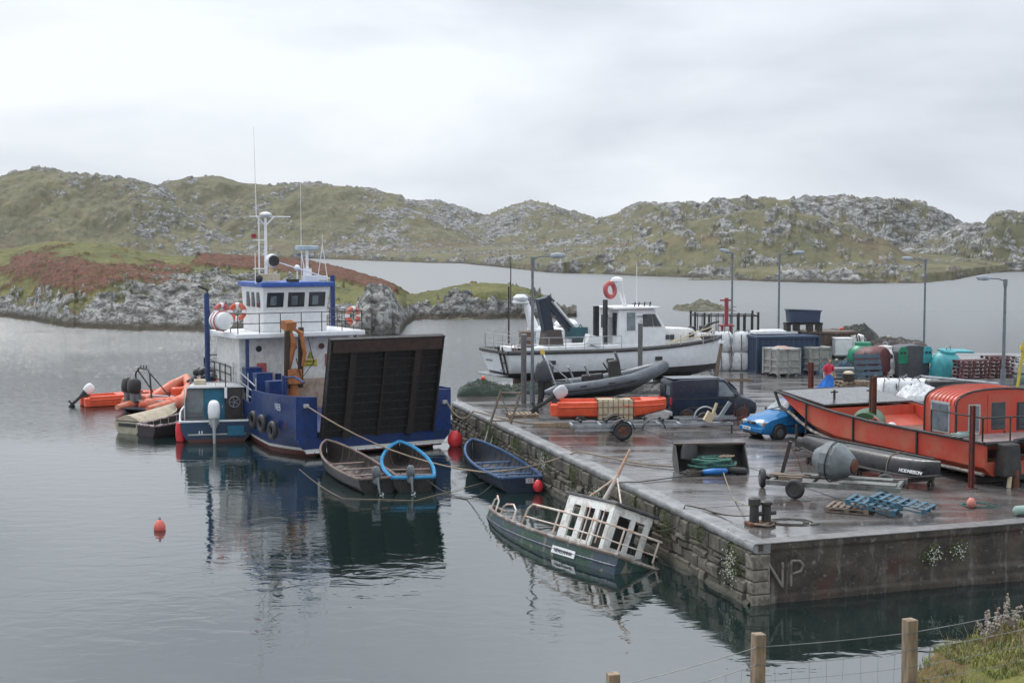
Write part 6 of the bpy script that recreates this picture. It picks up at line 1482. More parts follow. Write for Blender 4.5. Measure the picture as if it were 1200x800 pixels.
b = MB(); b.lathe([(.03, -.42), (.08, -.38), (.11, 0), (.08, .38), (.03, .42)], 12, axis=(1, -.25, .1)); tag(b.build('blue_float', pm('float_blue', (.01, .16, .5), rough=.4), smooth=50, loc=(p0.x+1.1, p0.y-.55, Q+.15)), 'bright blue net float lying in front of the steel bucket', 'float')
coil('rope_heap', 'brown tangled rope just left of the blue net float', (p0.x+.45, p0.y-.35, Q), .28, roped, 7, 9, .028)
coil('rope_heap', 'loose dark rope loops right of the iron bollard', (7.6, 37.9, Q), .55, roped, 3, 4, .013, flat=.0)
coil('rope_heap', 'pale rope loops with a pink float on the deck right of the pallets', (13.3, 40.4, Q), .5, ropeg, 3, 6, .012, flat=0)
buoy('small pink float lying in rope loops near the red boat stern', (13.05, 40.0, Q+.14), .13, pm('pink_float', (.62, .22, .18)), cat='float', name='net_float')
b = MB(); b.lathe([(.02, -.5), (.13, -.42), (.15, 0), (.13, .42), (.02, .5)], 14, axis=(1, .1, 0)); tag(b.build('gas_bottle', pm('pale_green', (.25, .36, .32)), smooth=50, loc=(G(1192, 604).x+.35, G(1192, 604).y, Q+.15)), 'pale green cylinder lying on the quay at the right edge of the photo', 'cylinder')
def bollard():
    root = thing('iron_bollard', 'short rusty iron twin bollard on the front corner of the quay', 'bollard', (6.62, 37.55, Q), R(15))
    b = MB(); b.box((0, 0, .05), (.75, .4, .1)); b.build('base_plate', rust_m, root, bevel=.02)
    for x in (-.17, .18):
        b = MB(); b.lathe([(.13, 0), (.12, .42), (.16, .45), (.16, .52 if x > 0 else .62), (.1, .56 if x > 0 else .66)], 14, (x, 0, .1)); b.build('bollard_head', dark, root, smooth=35)
    b = MB(); b.cyl((-.1, 0, .3), (.45, 0, .32), .06); b.build('cross_pin', dark, root)
bollard()
coil('rope_heap', 'rope turns wrapped round the foot of the iron bollard', (6.65, 37.45, Q+.02), .3, ropem, 3, 2, .018)
for i in range(2):
    pass
# ------------------------------------------------ ladder frame, cross posts, boat props
def lad():
    p = G(583, 496); root = thing('ladder_frame', 'grey wooden ladder frame standing on the quay edge near the blue rowing boat', 'ladder', p, R(-6))
    for x in (-.3, .55):
        b = MB(); b.tube([(x, 0, 0), (x+.42, .1, 1.35)], .05, 4); b.build('side_rail', wood, root)
    for k in (.08, .5, .95): b = MB(); b.tube([(-.3+.42*k, .1*k, 1.35*k), (.55+.42*k, .1*k, 1.35*k)], .035, 4); b.build('rung', wood, root)
    b = MB(); b.tube([(.55, 0, .1), (.1, .1, 1.3)], .025, 4); b.build('brace', wood, root)
lad()
r2_ = thing('boarding_ladder', 'thin grey ladder hanging down the stone wall to the blue rowing boat', 'ladder', (0, 0, 0))
for off in (0, .32): b = MB(); b.tube([G(577+off*24, 487, Q+.05), D(566+off*24, 524, 58.9)], .035, 5); b.build('side_rail', grey, r2_)
def crosspost():
    p = G(866, 462); root = thing('barrier_post', 'low weathered timber cross bar on posts behind the dark van', 'barrier', p, R(-4))
    for x in (.12,): b = MB(); b.box((x, 0, .55), (.16, .16, 1.1)); b.build('post_upright', pm('post_grey', (.14, .14, .14)), root)
    b = MB(); b.box((-.6, -.09, .72), (2.5, .1, .16)); b.build('cross_bar', wood, root)
crosspost()
p = G(838, 447); r_ = thing('boat_prop', 'slanting steel prop standing right of the white fishing boat bow', 'prop', p, 0, ry=R(9))
b = MB(); b.cyl((0, 0, 0), (0, 0, 2.1), .14, .08); b.build('prop_shaft', wood, r_); b = MB(); b.cyl((0, 0, 2.1), (0, 0, 2.25), .16); b.build('prop_head', white, r_)
p = G(750, 462); r_ = thing('mooring_pile', 'tall grey timber pile standing against the middle of the white boat', 'pile', p)
b = MB(); b.cyl((0, 0, 0), (0, 0, 3.5), .12, n=10); b.build('pile_shaft', pm('post_grey', (.14, .14, .14)) if 'post_grey' not in MATS else MATS['post_grey'], r_, smooth=40)
b = MB(); b.cyl((0, 0, 3.5), (0, 0, 3.56), .13, n=10); b.build('pile_cap', galv, r_)
p = D(620, 470, 66.5); r_ = thing('mooring_pile', 'grey timber pile standing next to the left street lamp', 'pile', (p.x-.25, 66.6, Q))
b = MB(); b.cyl((0, 0, 0), (0, 0, 3.2), .13, n=10); b.build('pile_shaft', MATS['post_grey'], r_, smooth=40)
b = MB(); b.cyl((0, 0, 3.2), (0, 0, 3.26), .14, n=10); b.build('pile_cap', galv, r_)
# ------------------------------------------------ street lamps
def lamp(label, u, Y, vt, side, r=.075):
    x = (u-600)/F*Y; zt = CH-(vt-285)/F*Y; root = thing('street_lamp', label, 'street lamp', (x, Y, Q), 0, 'quay street lamps'); h = zt-Q
    b = MB(); b.cyl((0, 0, 0), (0, 0, 1.1), r*1.5, n=12); b.cyl((0, 0, 1.1), (0, 0, h), r, r*.75, n=12); po_ = b.build('pole', pm('lamp_pole_grey', (.17, .19, .21), (.12, .14, .155), rough=.5), root, smooth=40)
    b = MB(); b.cyl((0, 0, h-.35), (0, 0, h), r*1.2); b.build('pole_cap', MATS['lamp_pole_grey'], po_)
    b = MB(); b.tube([(0, 0, h-.1), (side*.35, 0, h+.02), (side*.9, -.1, h+.04)], .035); b.build('arm', MATS['lamp_pole_grey'], root)
    b = MB(); b.lathe([(.03, 0), (.11, .1), (.14, .4), (.09, .68), (.02, .75)], 12, (side*.8, -.1, h+.05), (side, -.1, .05), sx=.65, sy=1); hd = b.build('lamp_head', pm('lamp_head', (.38, .42, .46), (.3, .33, .37)), root, smooth=50)
    b = MB(); b.box((side*1.2, -.13, h-.02), (.42, .2, .05)); b.build('lamp_glass', glassl, hd)
lamp('grey street lamp with head to the right, leftmost, before the white boat stern', 624, 66.2, 301, 1, .08)
lamp('grey street lamp behind the white sacks, next to the red tower', 858, 92, 296, -.25)
lamp('grey street lamp behind the blue container, head to the right', 913, 90, 297, 1)
lamp('grey street lamp behind the turquoise bottle bank, head to the left', 1084, 90, 304, -1)
lamp('grey street lamp behind the red boat cabin, rightmost, head to the left', 1178, 72, 327, -1, .09)
# ------------------------------------------------ pen, red tower
def pen():
    root = thing('steel_pen', 'dark steel barred pen or gangway frame beyond the white boat bow', 'pen', (11.6, 90.0, Q))
    for y in (0, 2.2):
        b = MB()
        for z in (.3, 1.5, 2.9): b.box((2.0, y, z), (4.0, .07, .07))
        b.build('rail', dark, root)
        for k in range(10):
            x = k*4/9; t_ = .13 if k in (0, 2, 9, 7) else .05; b = MB(); b.box((x, y, 1.5), (t_, t_, 3.0+(.3 if k in (0, 9) else 0))); b.build('bar', dark, root)
    for x in (0, 4.0): b = MB(); b.box((x, 1.1, 2.9), (.07, 2.2, .07)); b.box((x, 1.1, 1.5), (.07, 2.2, .07)); b.build('end_rail', dark, root)
pen()
p = D(851, 395, 87.5); r_ = thing('red_tower', 'narrow red steel post with platform in front of the barred pen', 'post', (p.x, 87.5, Q))
b = MB()
for x in (-.25, .25): b.box((x, 0, 1.2), (.12, .12, 2.4))
b.build('tower_leg', pm('tower_red', (.3, .03, .05), (.2, .04, .05)), r_)
b = MB(); b.box((0, 0, 2.45), (.9, .6, .1)); b.box((0, 0, 3.3), (.22, .22, 1.7)); b.build('tower_head', MATS['tower_red'], r_)
b = MB(); b.box((-.05, 0, 4.0), (.7, .1, .1)); b.build('tower_arm', MATS['tower_red'], r_)
# ------------------------------------------------ bulk bags
def bag(label, p, s=1.0, rz=0, group=None, h=.95):
    root = thing('bulk_bag', label, 'bulk bag', p, rz, group)
    b = MB(); rows = []
    rnd = random.Random(int(p[0]*97+p[1]*31+p[2]*7)); ph = rnd.random()*6
    for z, w in ((0, .42), (.05, .47), (.3, .52), (.6, .52), (.85, .47), (.97, .38), (1.0, .3)):
        rows.append([(w*s*math.copysign(abs(math.cos(t))**.45, math.cos(t))*(1+.03*math.sin(3*t+ph)), w*s*math.copysign(abs(math.sin(t))**.45, math.sin(t)), z*h*s+.02*math.sin(2*t+ph)) for t in [2*PI*(i+.5)/20 for i in range(20)]])
    b.loft(rows, ring=True, cap=True); b.build('bag_body', bagw, root, smooth=60)
    b = MB()
    for sx_ in (-1, 1):
        for sy_ in (-1, 1): b.tube([(sx_*.4*s, sy_*.4*s, .2*s), (sx_*.46*s, sy_*.49*s, .7*h*s), (sx_*.3*s, sy_*.3*s, 1.12*h*s), (sx_*.1*s, sy_*.3*s, .98*h*s)], .02)
    b.tube([(-.3*s, -.3*s, .99*h*s), (.3*s, .3*s, .99*h*s)], .02); b.build('lifting_loops', pm('loop_grey', (.2, .2, .21)), root)
    b = MB(); b.tube([(0, -.52*s, .08), (.02, -.54*s, .5*s), (-.01, -.5*s, .9*h*s)], .022); b.build('dark_seam', dark, root)
x0 = D(849, 430, 85)
i = 0
bl = ['lower row, leftmost', 'lower row, second from left', 'lower row, nearest the blue container', 'upper row, leftmost', 'upper row, second from left', 'upper row, nearest the blue container']
for r0, zz in ((0, 0), (1, 1.0)):
    for k in range(3):
        bag('white bulk bag left of the blue container, '+bl[i], (11.35+k*1.13+(.0 if r0 else 0), 84.6-k*.3, Q+zz*1.12), 1.15, R(-12), 'bulk bags stacked left of the blue container', 1.0); i += 1
bg_ = [(1062, 474, 'white bulk bag beside the red boat gunwale, left one', .95), (1080, 474, 'white bulk bag beside the red boat gunwale, middle one', .95), (1098, 472, 'white bulk bag beside the red boat cabin, right one', .9)]
for u, v, lb, s in bg_:
    p = G(u, v+14); bag(lb, (p.x, p.y+3.0, Q), s*1.5, R(15), 'bulk bags behind the red boat')
# ------------------------------------------------ containers and bins
def container(label, loc, rz, dims, m, name='shipping_container', group=None, roofm=None):
    root = thing(name, label, 'container', loc, rz, group); L, W_, H_ = dims
    def corr(a, n_, depth): 
        out = []
        step = a/n_
        for k in range(n_): x = k*step; out += [(x, 0), (x+step*.3, 0), (x+step*.5, depth), (x+step*.8, depth)]
        return out+[(a, 0)]
    for (nm, tf, ln) in (('side_panel', lambda x, d: (x, -W_/2+d), L), ('side_panel', lambda x, d: (x, W_/2-d), L), ('end_panel', lambda x, d: (0+d, -W_/2+x), W_), ('door_end', lambda x, d: (L-d, -W_/2+x), W_)):
        b = MB(); pts = [tf(x, d+.03) for x, d in corr(ln, max(3, int(ln/.3)), .05)]; b.loft([[(x, y, .12) for x, y in pts], [(x, y, H_-.1) for x, y in pts]]); b.build(nm, m, root)
    b = MB()
    for x in (0, L):
        for y in (-W_/2, W_/2): b.box((x, y, H_/2), (.12, .12, H_))
    for z in (.06, H_-.05):
        for y in (-W_/2, W_/2): b.box((L/2, y, z), (L, .1, .12))
        for x in (0, L): b.box((x, 0, z), (.1, W_, .12))
    b.build('frame', m, root)
    b = MB(); b.box((L/2, 0, H_-.03), (L-.05, W_-.05, .04)); b.build('roof', roofm or m, root)
    b = MB()
    for y in (-W_*.25, W_*.2): b.cyl((-.07, y, .15), (-.07, y, H_-.15), .02)
    b.build('locking_bar', dark, root)
    return root
container('dark blue steel container left of the grey plastic bins, longer side facing', (13.95, 82.6, Q), R(8), (3.7, 2.1, 2.15), contb)
container('brown rusty container behind the second grey bin', (17.6, 85.6, Q), R(4), (2.9, 2.2, 2.25), brownc)
def lump(name, label, cat, loc, m, n=8, r=.25, sx=1, sz=.5, seed=1, group=None, extra=True):
    """a heap: crumpled mound of folded netting with loops of rope and small floats lying in it"""
    rnd = random.Random(seed); nx_, ny_ = 150, 64; H_ = r*.7+sz
    xs_ = np.linspace(-sx-r, sx+r, nx_); ys_ = np.linspace(-.75, .75, ny_); XX, YY = np.meshgrid(xs_, ys_)
    e = np.clip(1-(np.abs(XX)/(sx+r))**3, 0, 1)*np.clip(1-(np.abs(YY)/.75)**2.4, 0, 1)
    nz = ridged(XX*1.6+seed*3, YY*2.2+seed, 4, .6); lo = fbm(XX*1.1+seed*7, YY*1.3, 3)
    ZZ = H_*e**.45*(.45+.75*lo)*(.55+.75*nz)-.03*(1-e)+.13*e**.3*(ridged(XX*6.5+seed, YY*6.5, 3)-.5)
    o = gridmesh(name, XX, YY, ZZ, {}, m); o.location = loc
    for ch in (o,): tag(ch, label, cat, group)
    if extra:
        def top(x, y):
            i = int(np.clip((y+.75)/1.5*(ny_-1), 0, ny_-1)); j = int(np.clip((x+sx+r)/(2*(sx+r))*(nx_-1), 0, nx_-1)); return float(ZZ[i, j])
        b = MB()
        for k in range(10+int(sx*8)):
            x, y = rnd.uniform(-sx, sx), rnd.uniform(-.5, .3); rr = rnd.uniform(.1, .32); P = []
            for i in range(14):
                a_ = i/14*rnd.uniform(5.5, 6.5); px, py = x+rr*math.cos(a_), y+rr*.8*math.sin(a_); P.append((px, py, top(px, py)+.02+rnd.uniform(0, .05)))
            b.tube(P, .014, 4)
        b.build('rope_loops', pm('mixed_rope', (.16, .18, .14), (.05, .07, .07), rough=.9, scale=2), o)
        b = MB(); x, y = rnd.uniform(-sx*.6, sx*.6), -.2; b.ball((x, y, top(x, y)+.07), .11, n=10); b.build('net_float', rnd.choice([orange, pm('old_float', (.4, .36, .3)), tealp]), o, smooth=60)
    return o
b = MB(); b.box((0, 0, .12), (1.9, 1.0, .2)); b.box((.2, 0, .24), (1.3, .8, .08)); tag(b.build('white_cover', white, loc=(15.1, 83.6, Q+2.16), rot=(0, 0, R(8)), bevel=.05), 'white board lying on top of the blue container', 'board')
def skip():
    p = D(942, 393, 84.5); root = thing('blue_skip', 'small dark blue open skip on a frame above the brown container', 'skip', (p.x, 84.8, Q+2.27), R(3))
    b = MB(); b.prism([(-.95, 1.25), (.95, 1.25), (.88, .55), (-.88, .55)], -.5, .5, 'y'); b.build('skip_body', pm('skip_navy', (.03, .05, .1)), root)
    b = MB(); b.tube([(-1.0, -.5, 1.27), (1.0, -.5, 1.22), (1.0, .5, 1.22), (-1.0, .5, 1.27)], .04, closed=True); b.build('skip_rim', navy, root)
    b = MB()
    for x in (-.95, -.4, .4, .95): b.box((x, 0, .26), (.25, .8, .5)); 
    b.box((0, 0, .45), (2.2, .8, .12)); b.build('skip_frame', dark, root)
skip()
def bin_(label, loc, rz, w=1.55, h=1.5, fill=True):
    root = thing('plastic_bin', label, 'bin', loc, rz, 'grey plastic fish bins')
    b = MB(); hh = h
    b.box((0, 0, .15+hh/2), (w-.1, w-.1, hh-.1)); b.build('bin_body', binm, root, bevel=.05)
    b = MB()
    for s_ in (-1, 1):
        for y in (-w/2+.08, w/2-.08): b.box((s_*(w/2-.04), y, .1+hh/2), (.12, .16, hh))
        for z in (.22, .55, hh*.62, hh): 
            b.box((0, s_*(w/2-.05), z), (w, .1, .1)); b.box((s_*(w/2-.05), 0, z), (.1, w, .1))
        b.box((0, s_*(w/2-.05), .1+hh/2), (.14, .1, hh)) ; b.box((s_*(w/2-.05), 0, .1+hh/2), (.1, .14, hh))
        for x in (-w/2+.2, 0, w/2-.2): b.box((x, s_*(w/2-.2), .05), (.16, .16, .1))
    b.build('ribbed_frame', binm, root, bevel=.01)
    b = MB(); b.box((0, 0, hh+.06), (w-.04, w-.04, .05)); b.build('bin_top', lgrey, root, bevel=.02)
p = G(918, 441); bin_('grey ribbed plastic fish bin, left one, in front of the blue container', (p.x, p.y+.6, Q), R(24))
p = G(956, 438); bin_('grey ribbed plastic fish bin, right one, behind the person', (p.x, p.y+.8, Q), R(24), 1.5, 1.45)
lump('rope_bundle', 'pinkish bundle of rope lying on top of the left grey bin', 'rope', (G(918, 441).x, G(918, 441).y+.5, Q+1.57), pm('pink_rope', (.4, .28, .24)), 6, .06, .35, .05, 3, extra=False)
b = MB(); b.box((0, 0, .5), (1.0, .9, .95)); b.box((0, 0, 1.0), (1.06, .96, .08)); r2_ = thing('white_tote', 'plain white square tub behind the right grey bin', 'tub', (G(977, 430).x, 84, Q+.9)); b.build('tub_body', white, r2_, bevel=.04)
b = MB(); b.box((0, 0, .03), (1.1, 1.0, .06)); b.build('tub_foot', lgrey, r2_)
b = MB(); b.box((0, 0, .45), (1.2, 1.1, .9)); tag(b.build('dark_crate', dark, loc=(G(977, 430).x, 84, Q), bevel=.03), 'dark crate under the white square tub', 'crate')
r2_ = thing('white_post_tub', 'tall white plastic tub with dark straps left of the green bottle bank', 'tub', (20.6, 85, Q+.7))
b = MB(); b.lathe([(.45, 0), (.5, .5), (.48, 1.3), (.2, 1.4)], 16); b.build('tub_body', whiter, r2_, smooth=40)
b = MB()
for a in (.2, .35): b.tube([(-.3+a, -.5, 1.35), (-.2+a, -.52, .9), (-.25+a, -.52, .2)], .03)
b.build('tub_strap', dark, r2_)
lump('net_heap', 'dark heap of nets and gear behind the green bottle bank', 'nets', (20.6, 86.5, Q+1.6), dark, 12, .35, 1.4, .7, 5)
lump('net_heap', 'blue and grey heap of netting between the person and the green bottle bank', 'nets', (18.75, 80.6, Q), pm('blue_net', (.04, .1, .16), (.08, .09, .1), rough=.8, scale=9, bump=1), 14, .35, 1.0, .7, 6)
r2_ = thing('grey_sledge_tub', 'flat grey stack of fish boxes at the foot of the blue netting', 'boxes', (18.6, 78.8, Q), R(5))
for k in range(3): b = MB(); b.box((0, 0, .12+k*.2), (1.9-.1*k, 1.0, .17)); b.build('fish_box', grey, r2_, bevel=.02)
# ------------------------------------------------ bottle banks
def bell(label, loc, m, rz=0, tilt=0, s=1, ends=None, group='bottle banks'):
    root = thing('bottle_bank', label, 'bottle bank', loc, rz, group, rx=tilt)
    b = MB(); b.lathe([(.72, 0), (.78, .08), (.78, .75), (.70, 1.1), (.48, 1.35), (.42, 1.38), (.40, 1.55), (.1, 1.6)], 20, sx=s, sy=s); b.build('bank_shell', m, root, smooth=35)
    b = MB(); b.lathe([(.12, 0), (.14, .03), (.14, .05), (.03, .06)], 14, (0, -.68*s, 1.02), (0, -1, .35)); b.build('bottle_hole', black, root)
    b = MB(); b.box((.0, -.79*s, .55), (.5, .03, .34)); b.build('label_panel', lgrey, root)
    b = MB(); b.torus((0, 0, 1.65), .15, .03, (0, 1, 0), 14, 6); b.build('lifting_eye', galv, root)
    return root
bell('large bright green bottle bank, leftmost of the bottle banks', (20.1, 81.2, Q+.3), green, R(-20), 0, 1.15)
r2_ = thing('maroon_tank', 'round maroon rusted tank lying end-on between the green and white bottle banks', 'tank', (20.15, 79.0, Q+.95), R(20))
b = MB(); b.lathe([(.1, -.85), (.7, -.8), (.82, -.6), (.85, 0), (.82, .6), (.7, .75), (.1, .8)], 20, axis=(.5, -1, .1)); b.build('tank_shell', maroon, r2_, smooth=40)
b = MB(); b.box((0, 0, -.75), (1.0, 1.3, .4)); b.build('tank_cradle', rust_m, r2_)
bell('white bottle bank, between the maroon tank and the black one', (20.95, 79.6, Q+.2), whiter, R(10), 0, 1.0)
r2_ = thing('bottle_bank', 'dark grey double bottle bank with green and blue hatch panels', 'bottle bank', (22.2, 79.3, Q), R(14), 'bottle banks')
b = MB(); b.prism([(-.95, 0), (.95, 0), (1.0, 1.5), (.8, 1.78), (.3, 1.86), (-.3, 1.86), (-.8, 1.78), (-1.0, 1.5)], -.6, .6, 'y'); b.build('bank_shell', pm('bank_dark', (.07, .075, .085), (.05, .055, .06), rough=.5), r2_, bevel=.06)
for x, mm in ((-.72, green), (.8, tealp)):
    b = MB(); b.prism([(x-.28, .85), (x+.28, .85), (x+.28, 1.6), (x+.15, 1.78), (x-.15, 1.78), (x-.28, 1.6)], -.66, -.59, 'y'); hp = b.build('hatch_panel', mm, r2_, bevel=.02)
    b = MB()
    for dx in (-.1, .1): b.cyl((x+dx, -.69, 1.45), (x+dx, -.62, 1.45), .075, n=14)
    b.build('bottle_hole', black, hp)
bell('turquoise bottle bank, lying low right of the dark double one', (23.95, 78.6, Q+.1), tealp, R(25), R(12), 1.05)
b = MB(); b.box((0, 0, 0), (1.7, 1.1, .12)); tag(b.build('turquoise_lid', tealp, loc=(24.8, 79.3, Q+1.5), rot=(.05, .03, .2), bevel=.04), 'turquoise flat lid resting behind the turquoise bottle bank', 'lid')
lump('net_heap', 'pile of dark nets on top of the bottle banks row, behind the white one', 'nets', (22.0, 81.5, Q+1.45), pm('brown_net', (.09, .06, .055), (.05, .05, .05), bump=1), 12, .35, 1.5, .4, 11)
def navycrate():
    root = thing('slatted_crate', 'dark teal slatted pallet tipped up in front of the maroon tank', 'pallet', (19.35, 76.4, Q+.05), R(12), rx=R(68))
    m = pm('dark_teal_crate', (.03, .07, .1), (.02, .04, .06), rough=.45)
    for k in range(5): b = MB(); b.box((0, .12+k*.33, .0), (1.55, .22, .05)); b.build('slat', m, root)
    for x in (-.7, 0, .7): b = MB(); b.box((x, .8, -.08), (.12, 1.7, .11)); b.build('bearer', m, root)
navycrate()
p = G(995, 462)
for k in range(3):
    pallet(['pale pallet at the bottom of the stack right of the person', 'pale pallet in the middle of the stack right of the person', 'pale pallet on top of the stack right of the person'][k], (17.4+.05*k, 72.6, Q+.16*k), R(5+3*k), woodl, sx=1.6, group='pallets stacked right of the person')
r2_ = thing('wooden_tub', 'small brown tub with pale lid standing on the pale pallets', 'tub', (17.2, 72.4, Q+.5)); b = MB(); b.lathe([(.3, 0), (.34, .35)], 14); b.build('tub_body', woodd, r2_); b = MB(); b.ball((0, 0, .38), .25, (1.1, 1, .5)); b.build('tub_lid', cream, r2_, smooth=50)
k = 0
for (x, y, n_) in ((24.4, 75.6, 5), (25.95, 75.9, 6)):
    for j in range(n_):
        pallet('maroon crate tray number %s up in the %s stack behind the red boat cabin' % (['one', 'two', 'three', 'four', 'five', 'six'][j], 'left' if n_ == 5 else 'right'), (x+.04*(j % 2), y, Q+.55+.2*j-.2), R(6+j*2), pm('maroon_crate', (.13, .03, .035), (.07, .025, .025)) if 'maroon_crate' not in MATS else MATS['maroon_crate'], sx=1.45, group='maroon crates stacked behind the cabin'); k += 1
    b = MB(); b.box((0, 0, .16), (1.5, 1.1, .32)); tag(b.build('plinth', concr, loc=(x, y, Q)), 'concrete block under the %s maroon crate stack' % ('left' if n_ == 5 else 'right'), 'block')
lump('net_heap', 'large heap of pale white netting at the right end of the row', 'nets', (28.2, 77.3, Q+.55), pm('white_net', (.5, .5, .5), (.2, .22, .22), rough=.8, scale=7, bump=1), 26, .35, 1.7, .55, 7)
lump('net_heap', 'heap of green and dark netting under the pale netting at the right', 'nets', (28.4, 76.5, Q), pm('green_net', (.05, .12, .12), (.16, .17, .17), rough=.8, scale=7, bump=1), 24, .35, 2.0, .4, 8)
lump('bag_heap', 'heap of crumpled white bags next to the red boat cabin', 'bags', (17.4, 60.5, Q+.9), bagw, 12, .25, .55, .4, 9, extra=False)
b = MB(); b.tube([(0, 0, 0), (.3, 0, 1.0), (.6, .1, 1.1)], .04); 
r2_ = thing('aluminium_ladder', 'silver ladder lying on top of gear behind the red boat cabin', 'ladder', (18.5, 60.9, Q+1.7), R(-6), ry=R(5))
for y in (0, .4): b = MB(); b.cyl((-.8, y, 0), (2.4, y, 0), .04); b.build('side_rail', galv, r2_)
for k in range(8): b = MB(); b.cyl((-.6+k*.4, 0, 0), (-.6+k*.4, .4, 0), .025); b.build('rung', galv, r2_)
b = MB(); b.box((1, .2, -.9), (2.6, .8, 1.6)); r3_ = b.build('dark_crate', dark, loc=(18.3, 61.2, Q+1.72-.02), bevel=.05); r3_.location.z = Q+1.7-.0; r3_.location.z = Q+1.66; tag(r3_, 'dark crate under the silver ladder behind the red boat', 'crate')
p = D(1195, 440, 74); r2_ = thing('yellow_post', 'leaning yellow post with bracket at the right edge behind the nets', 'post', (p.x-.1, 74, Q), 0, ry=R(7))
b = MB(); b.cyl((0, 0, 0), (0, 0, 2.0), .08); b.build('post_shaft', yellow, r2_); b = MB(); b.box((0, 0, 2.05), (.3, .2, .25)); b.cyl((-.05, 0, 2.1), (-.05, 0, 2.4), .05); b.build('post_bracket', yellow, r2_)
lump('lobster_gear', 'dark green heap of nets and pots at the far left end of the quay', 'nets', (-1.25, 70.2, Q), pm('pot_green', (.03, .07, .05), (.07, .06, .05), rough=.8, scale=9, bump=1), 40, .22, 1.25, .55, 21)
lump('lobster_gear', 'second heap of dark nets beside the rusty keel block', 'nets', (1.0, 71.2, Q), MATS['pot_green'], 24, .2, .9, .4, 22)
lump('gear_heap', 'clutter of grey and rusty gear on the ground under the white boat bow', 'gear', (7.0, 71.3, Q), pm('gear_grey', (.12, .11, .1), (.05, .05, .05), bump=1, scale=8), 26, .18, 1.6, .35, 23)
for k, (u, v, lb) in enumerate(((648, 500, 'short timber baulk on the quay lip beside the orange boat'), (940, 505, 'rusty brown beam on the ground under the red boat bow'),)):
    p = G(u, v); b = MB(); b.box((0, 0, .08), (1.6+k*1.2, .2, .16)); b.box((.3, .25, .06), (1.2, .16, .12), (0, 0, .2)); tag(b.build('timber_baulk', woodl if k == 0 else rust_m, loc=p, rot=(0, 0, R(-6-14*k)), bevel=.01), lb, 'timber')
# ------------------------------------------------ the person
def person():
    root = thing('person', 'person in red top and long blue skirt standing barefoot on the wet quay', 'person', (15.85, 70.9, Q), R(-75))
    # skin skeleton; +x is the way the person faces
    V = [(0, 0, .95), (0, 0, 1.15), (0, 0, 1.38), (.01, 0, 1.5), (.03, 0, 1.6), (.03, 0, 1.7)]
    Rr = [(.13, .15), (.11, .13), (.11, .15), (.05, .05), (.08, .075), (.06, .055)]; E = [(i, i+1) for i in range(5)]
    def chain(start, pts):
        last = start
        for p, r in pts: V.append(p); Rr.append((r, r)); E.append((last, len(V)-1)); last = len(V)-1
        return last
    for s_ in (-1, 1):
        chain(0, [((.0, .09*s_, .88), .095), ((.02+.03*s_, .11*s_, .5), .06), ((-.02+.05*s_, .11*s_, .1), .04), ((.0+.05*s_, .11*s_, .05), .04), ((.14+.05*s_, .12*s_, .03), .03)])
        hnd = chain(2, [((0, .19*s_, 1.36), .055), ((.0 if s_ < 0 else -.02, .27*s_, 1.1), .042), ((.12 if s_ < 0 else .02, .33*s_, .92), .03), ((.17 if s_ < 0 else .03, .34*s_, .86), .028)])
        bx, by, bz = V[hnd]
        for k in range(4): chain(hnd, [((bx+.02+.0*k, by+.024*(k-1.5), bz-.06), .009), ((bx+.03, by+.026*(k-1.5), bz-.11+.01*abs(k-1.5)), .007)])
        chain(hnd, [((bx+.04, by+.035, bz-.02), .010), ((bx+.06, by+.045, bz-.05), .008)])
    me = bpy.data.meshes.new('body'); me.from_pydata(V, E, []); me.materials.append(skin)
    o = bpy.data.objects.new('body', me); COL.objects.link(o); o.parent = root
    m = o.modifiers.new('skin', 'SKIN'); o.modifiers.new('sub', 'SUBSURF').levels = 1
    for i, r in enumerate(Rr): me.skin_vertices[0].data[i].radius = r
    me.skin_vertices[0].data[0].use_root = True
    b = MB(); b.ball((.03, 0, 1.62), .105, (.95, .82, 1.15), 14); b.build('head', skin, o, smooth=60)
    b = MB(); b.ball((.005, 0, 1.65), .113, (.95, .88, 1.05), 14); b.ball((-.09, 0, 1.6), .06); b.build('hair', hairm, o, smooth=60)
    b = MB(); b.ball((.135, 0, 1.61), .018); b.build('nose', skin, o)
    b = MB()
    for y in (-.035, .035): b.ball((.115, y, 1.635), .01)
    b.build('eyes', black, o)
    b = MB(); rows = []
    for z, a, c in ((.86, .17, .19), (1.0, .15, .17), (1.15, .13, .155), (1.3, .14, .18), (1.42, .12, .17), (1.5, .065, .07)):
        rows.append([(a*math.cos(t), c*math.sin(t), z) for t in [2*PI*i/18 for i in range(18)]])
    b.loft(rows, ring=True)
    for s_ in (-1, 1): b.tube([(0, .14*s_, 1.4), (.0, .22*s_, 1.28), (0 if s_ < 0 else -.02, .265*s_, 1.13)], [.08, .075, .07], 10)
    b.build('red_top', redcl, o, smooth=60)
    b = MB(); rows = []
    for z, k, off in ((1.02, .15, 0), (.9, .19, .0), (.65, .27, -.04), (.4, .36, -.12), (.2, .44, -.2), (.14, .46, -.22)):
        rows.append([(k*.9*math.cos(t)*(1+.07*math.sin(7*t)), k*math.sin(t)*(1+.07*math.sin(7*t))+off, z+(.12*max(0, -math.sin(t))*(1-z))) for t in [2*PI*i/42 for i in range(42)]])
    b.loft(rows, ring=True); b.build('blue_skirt', bluecl, o, smooth=60)
    b = MB(); b.ball((.1, .1, .98), .05, (1, 1, 1.2)); b.tube([(.14, -.05, 1.02), (.12, .1, .96), (.08, .2, .9)], .03); b.build('yellow_sash', yellow, o, smooth=60)
person()
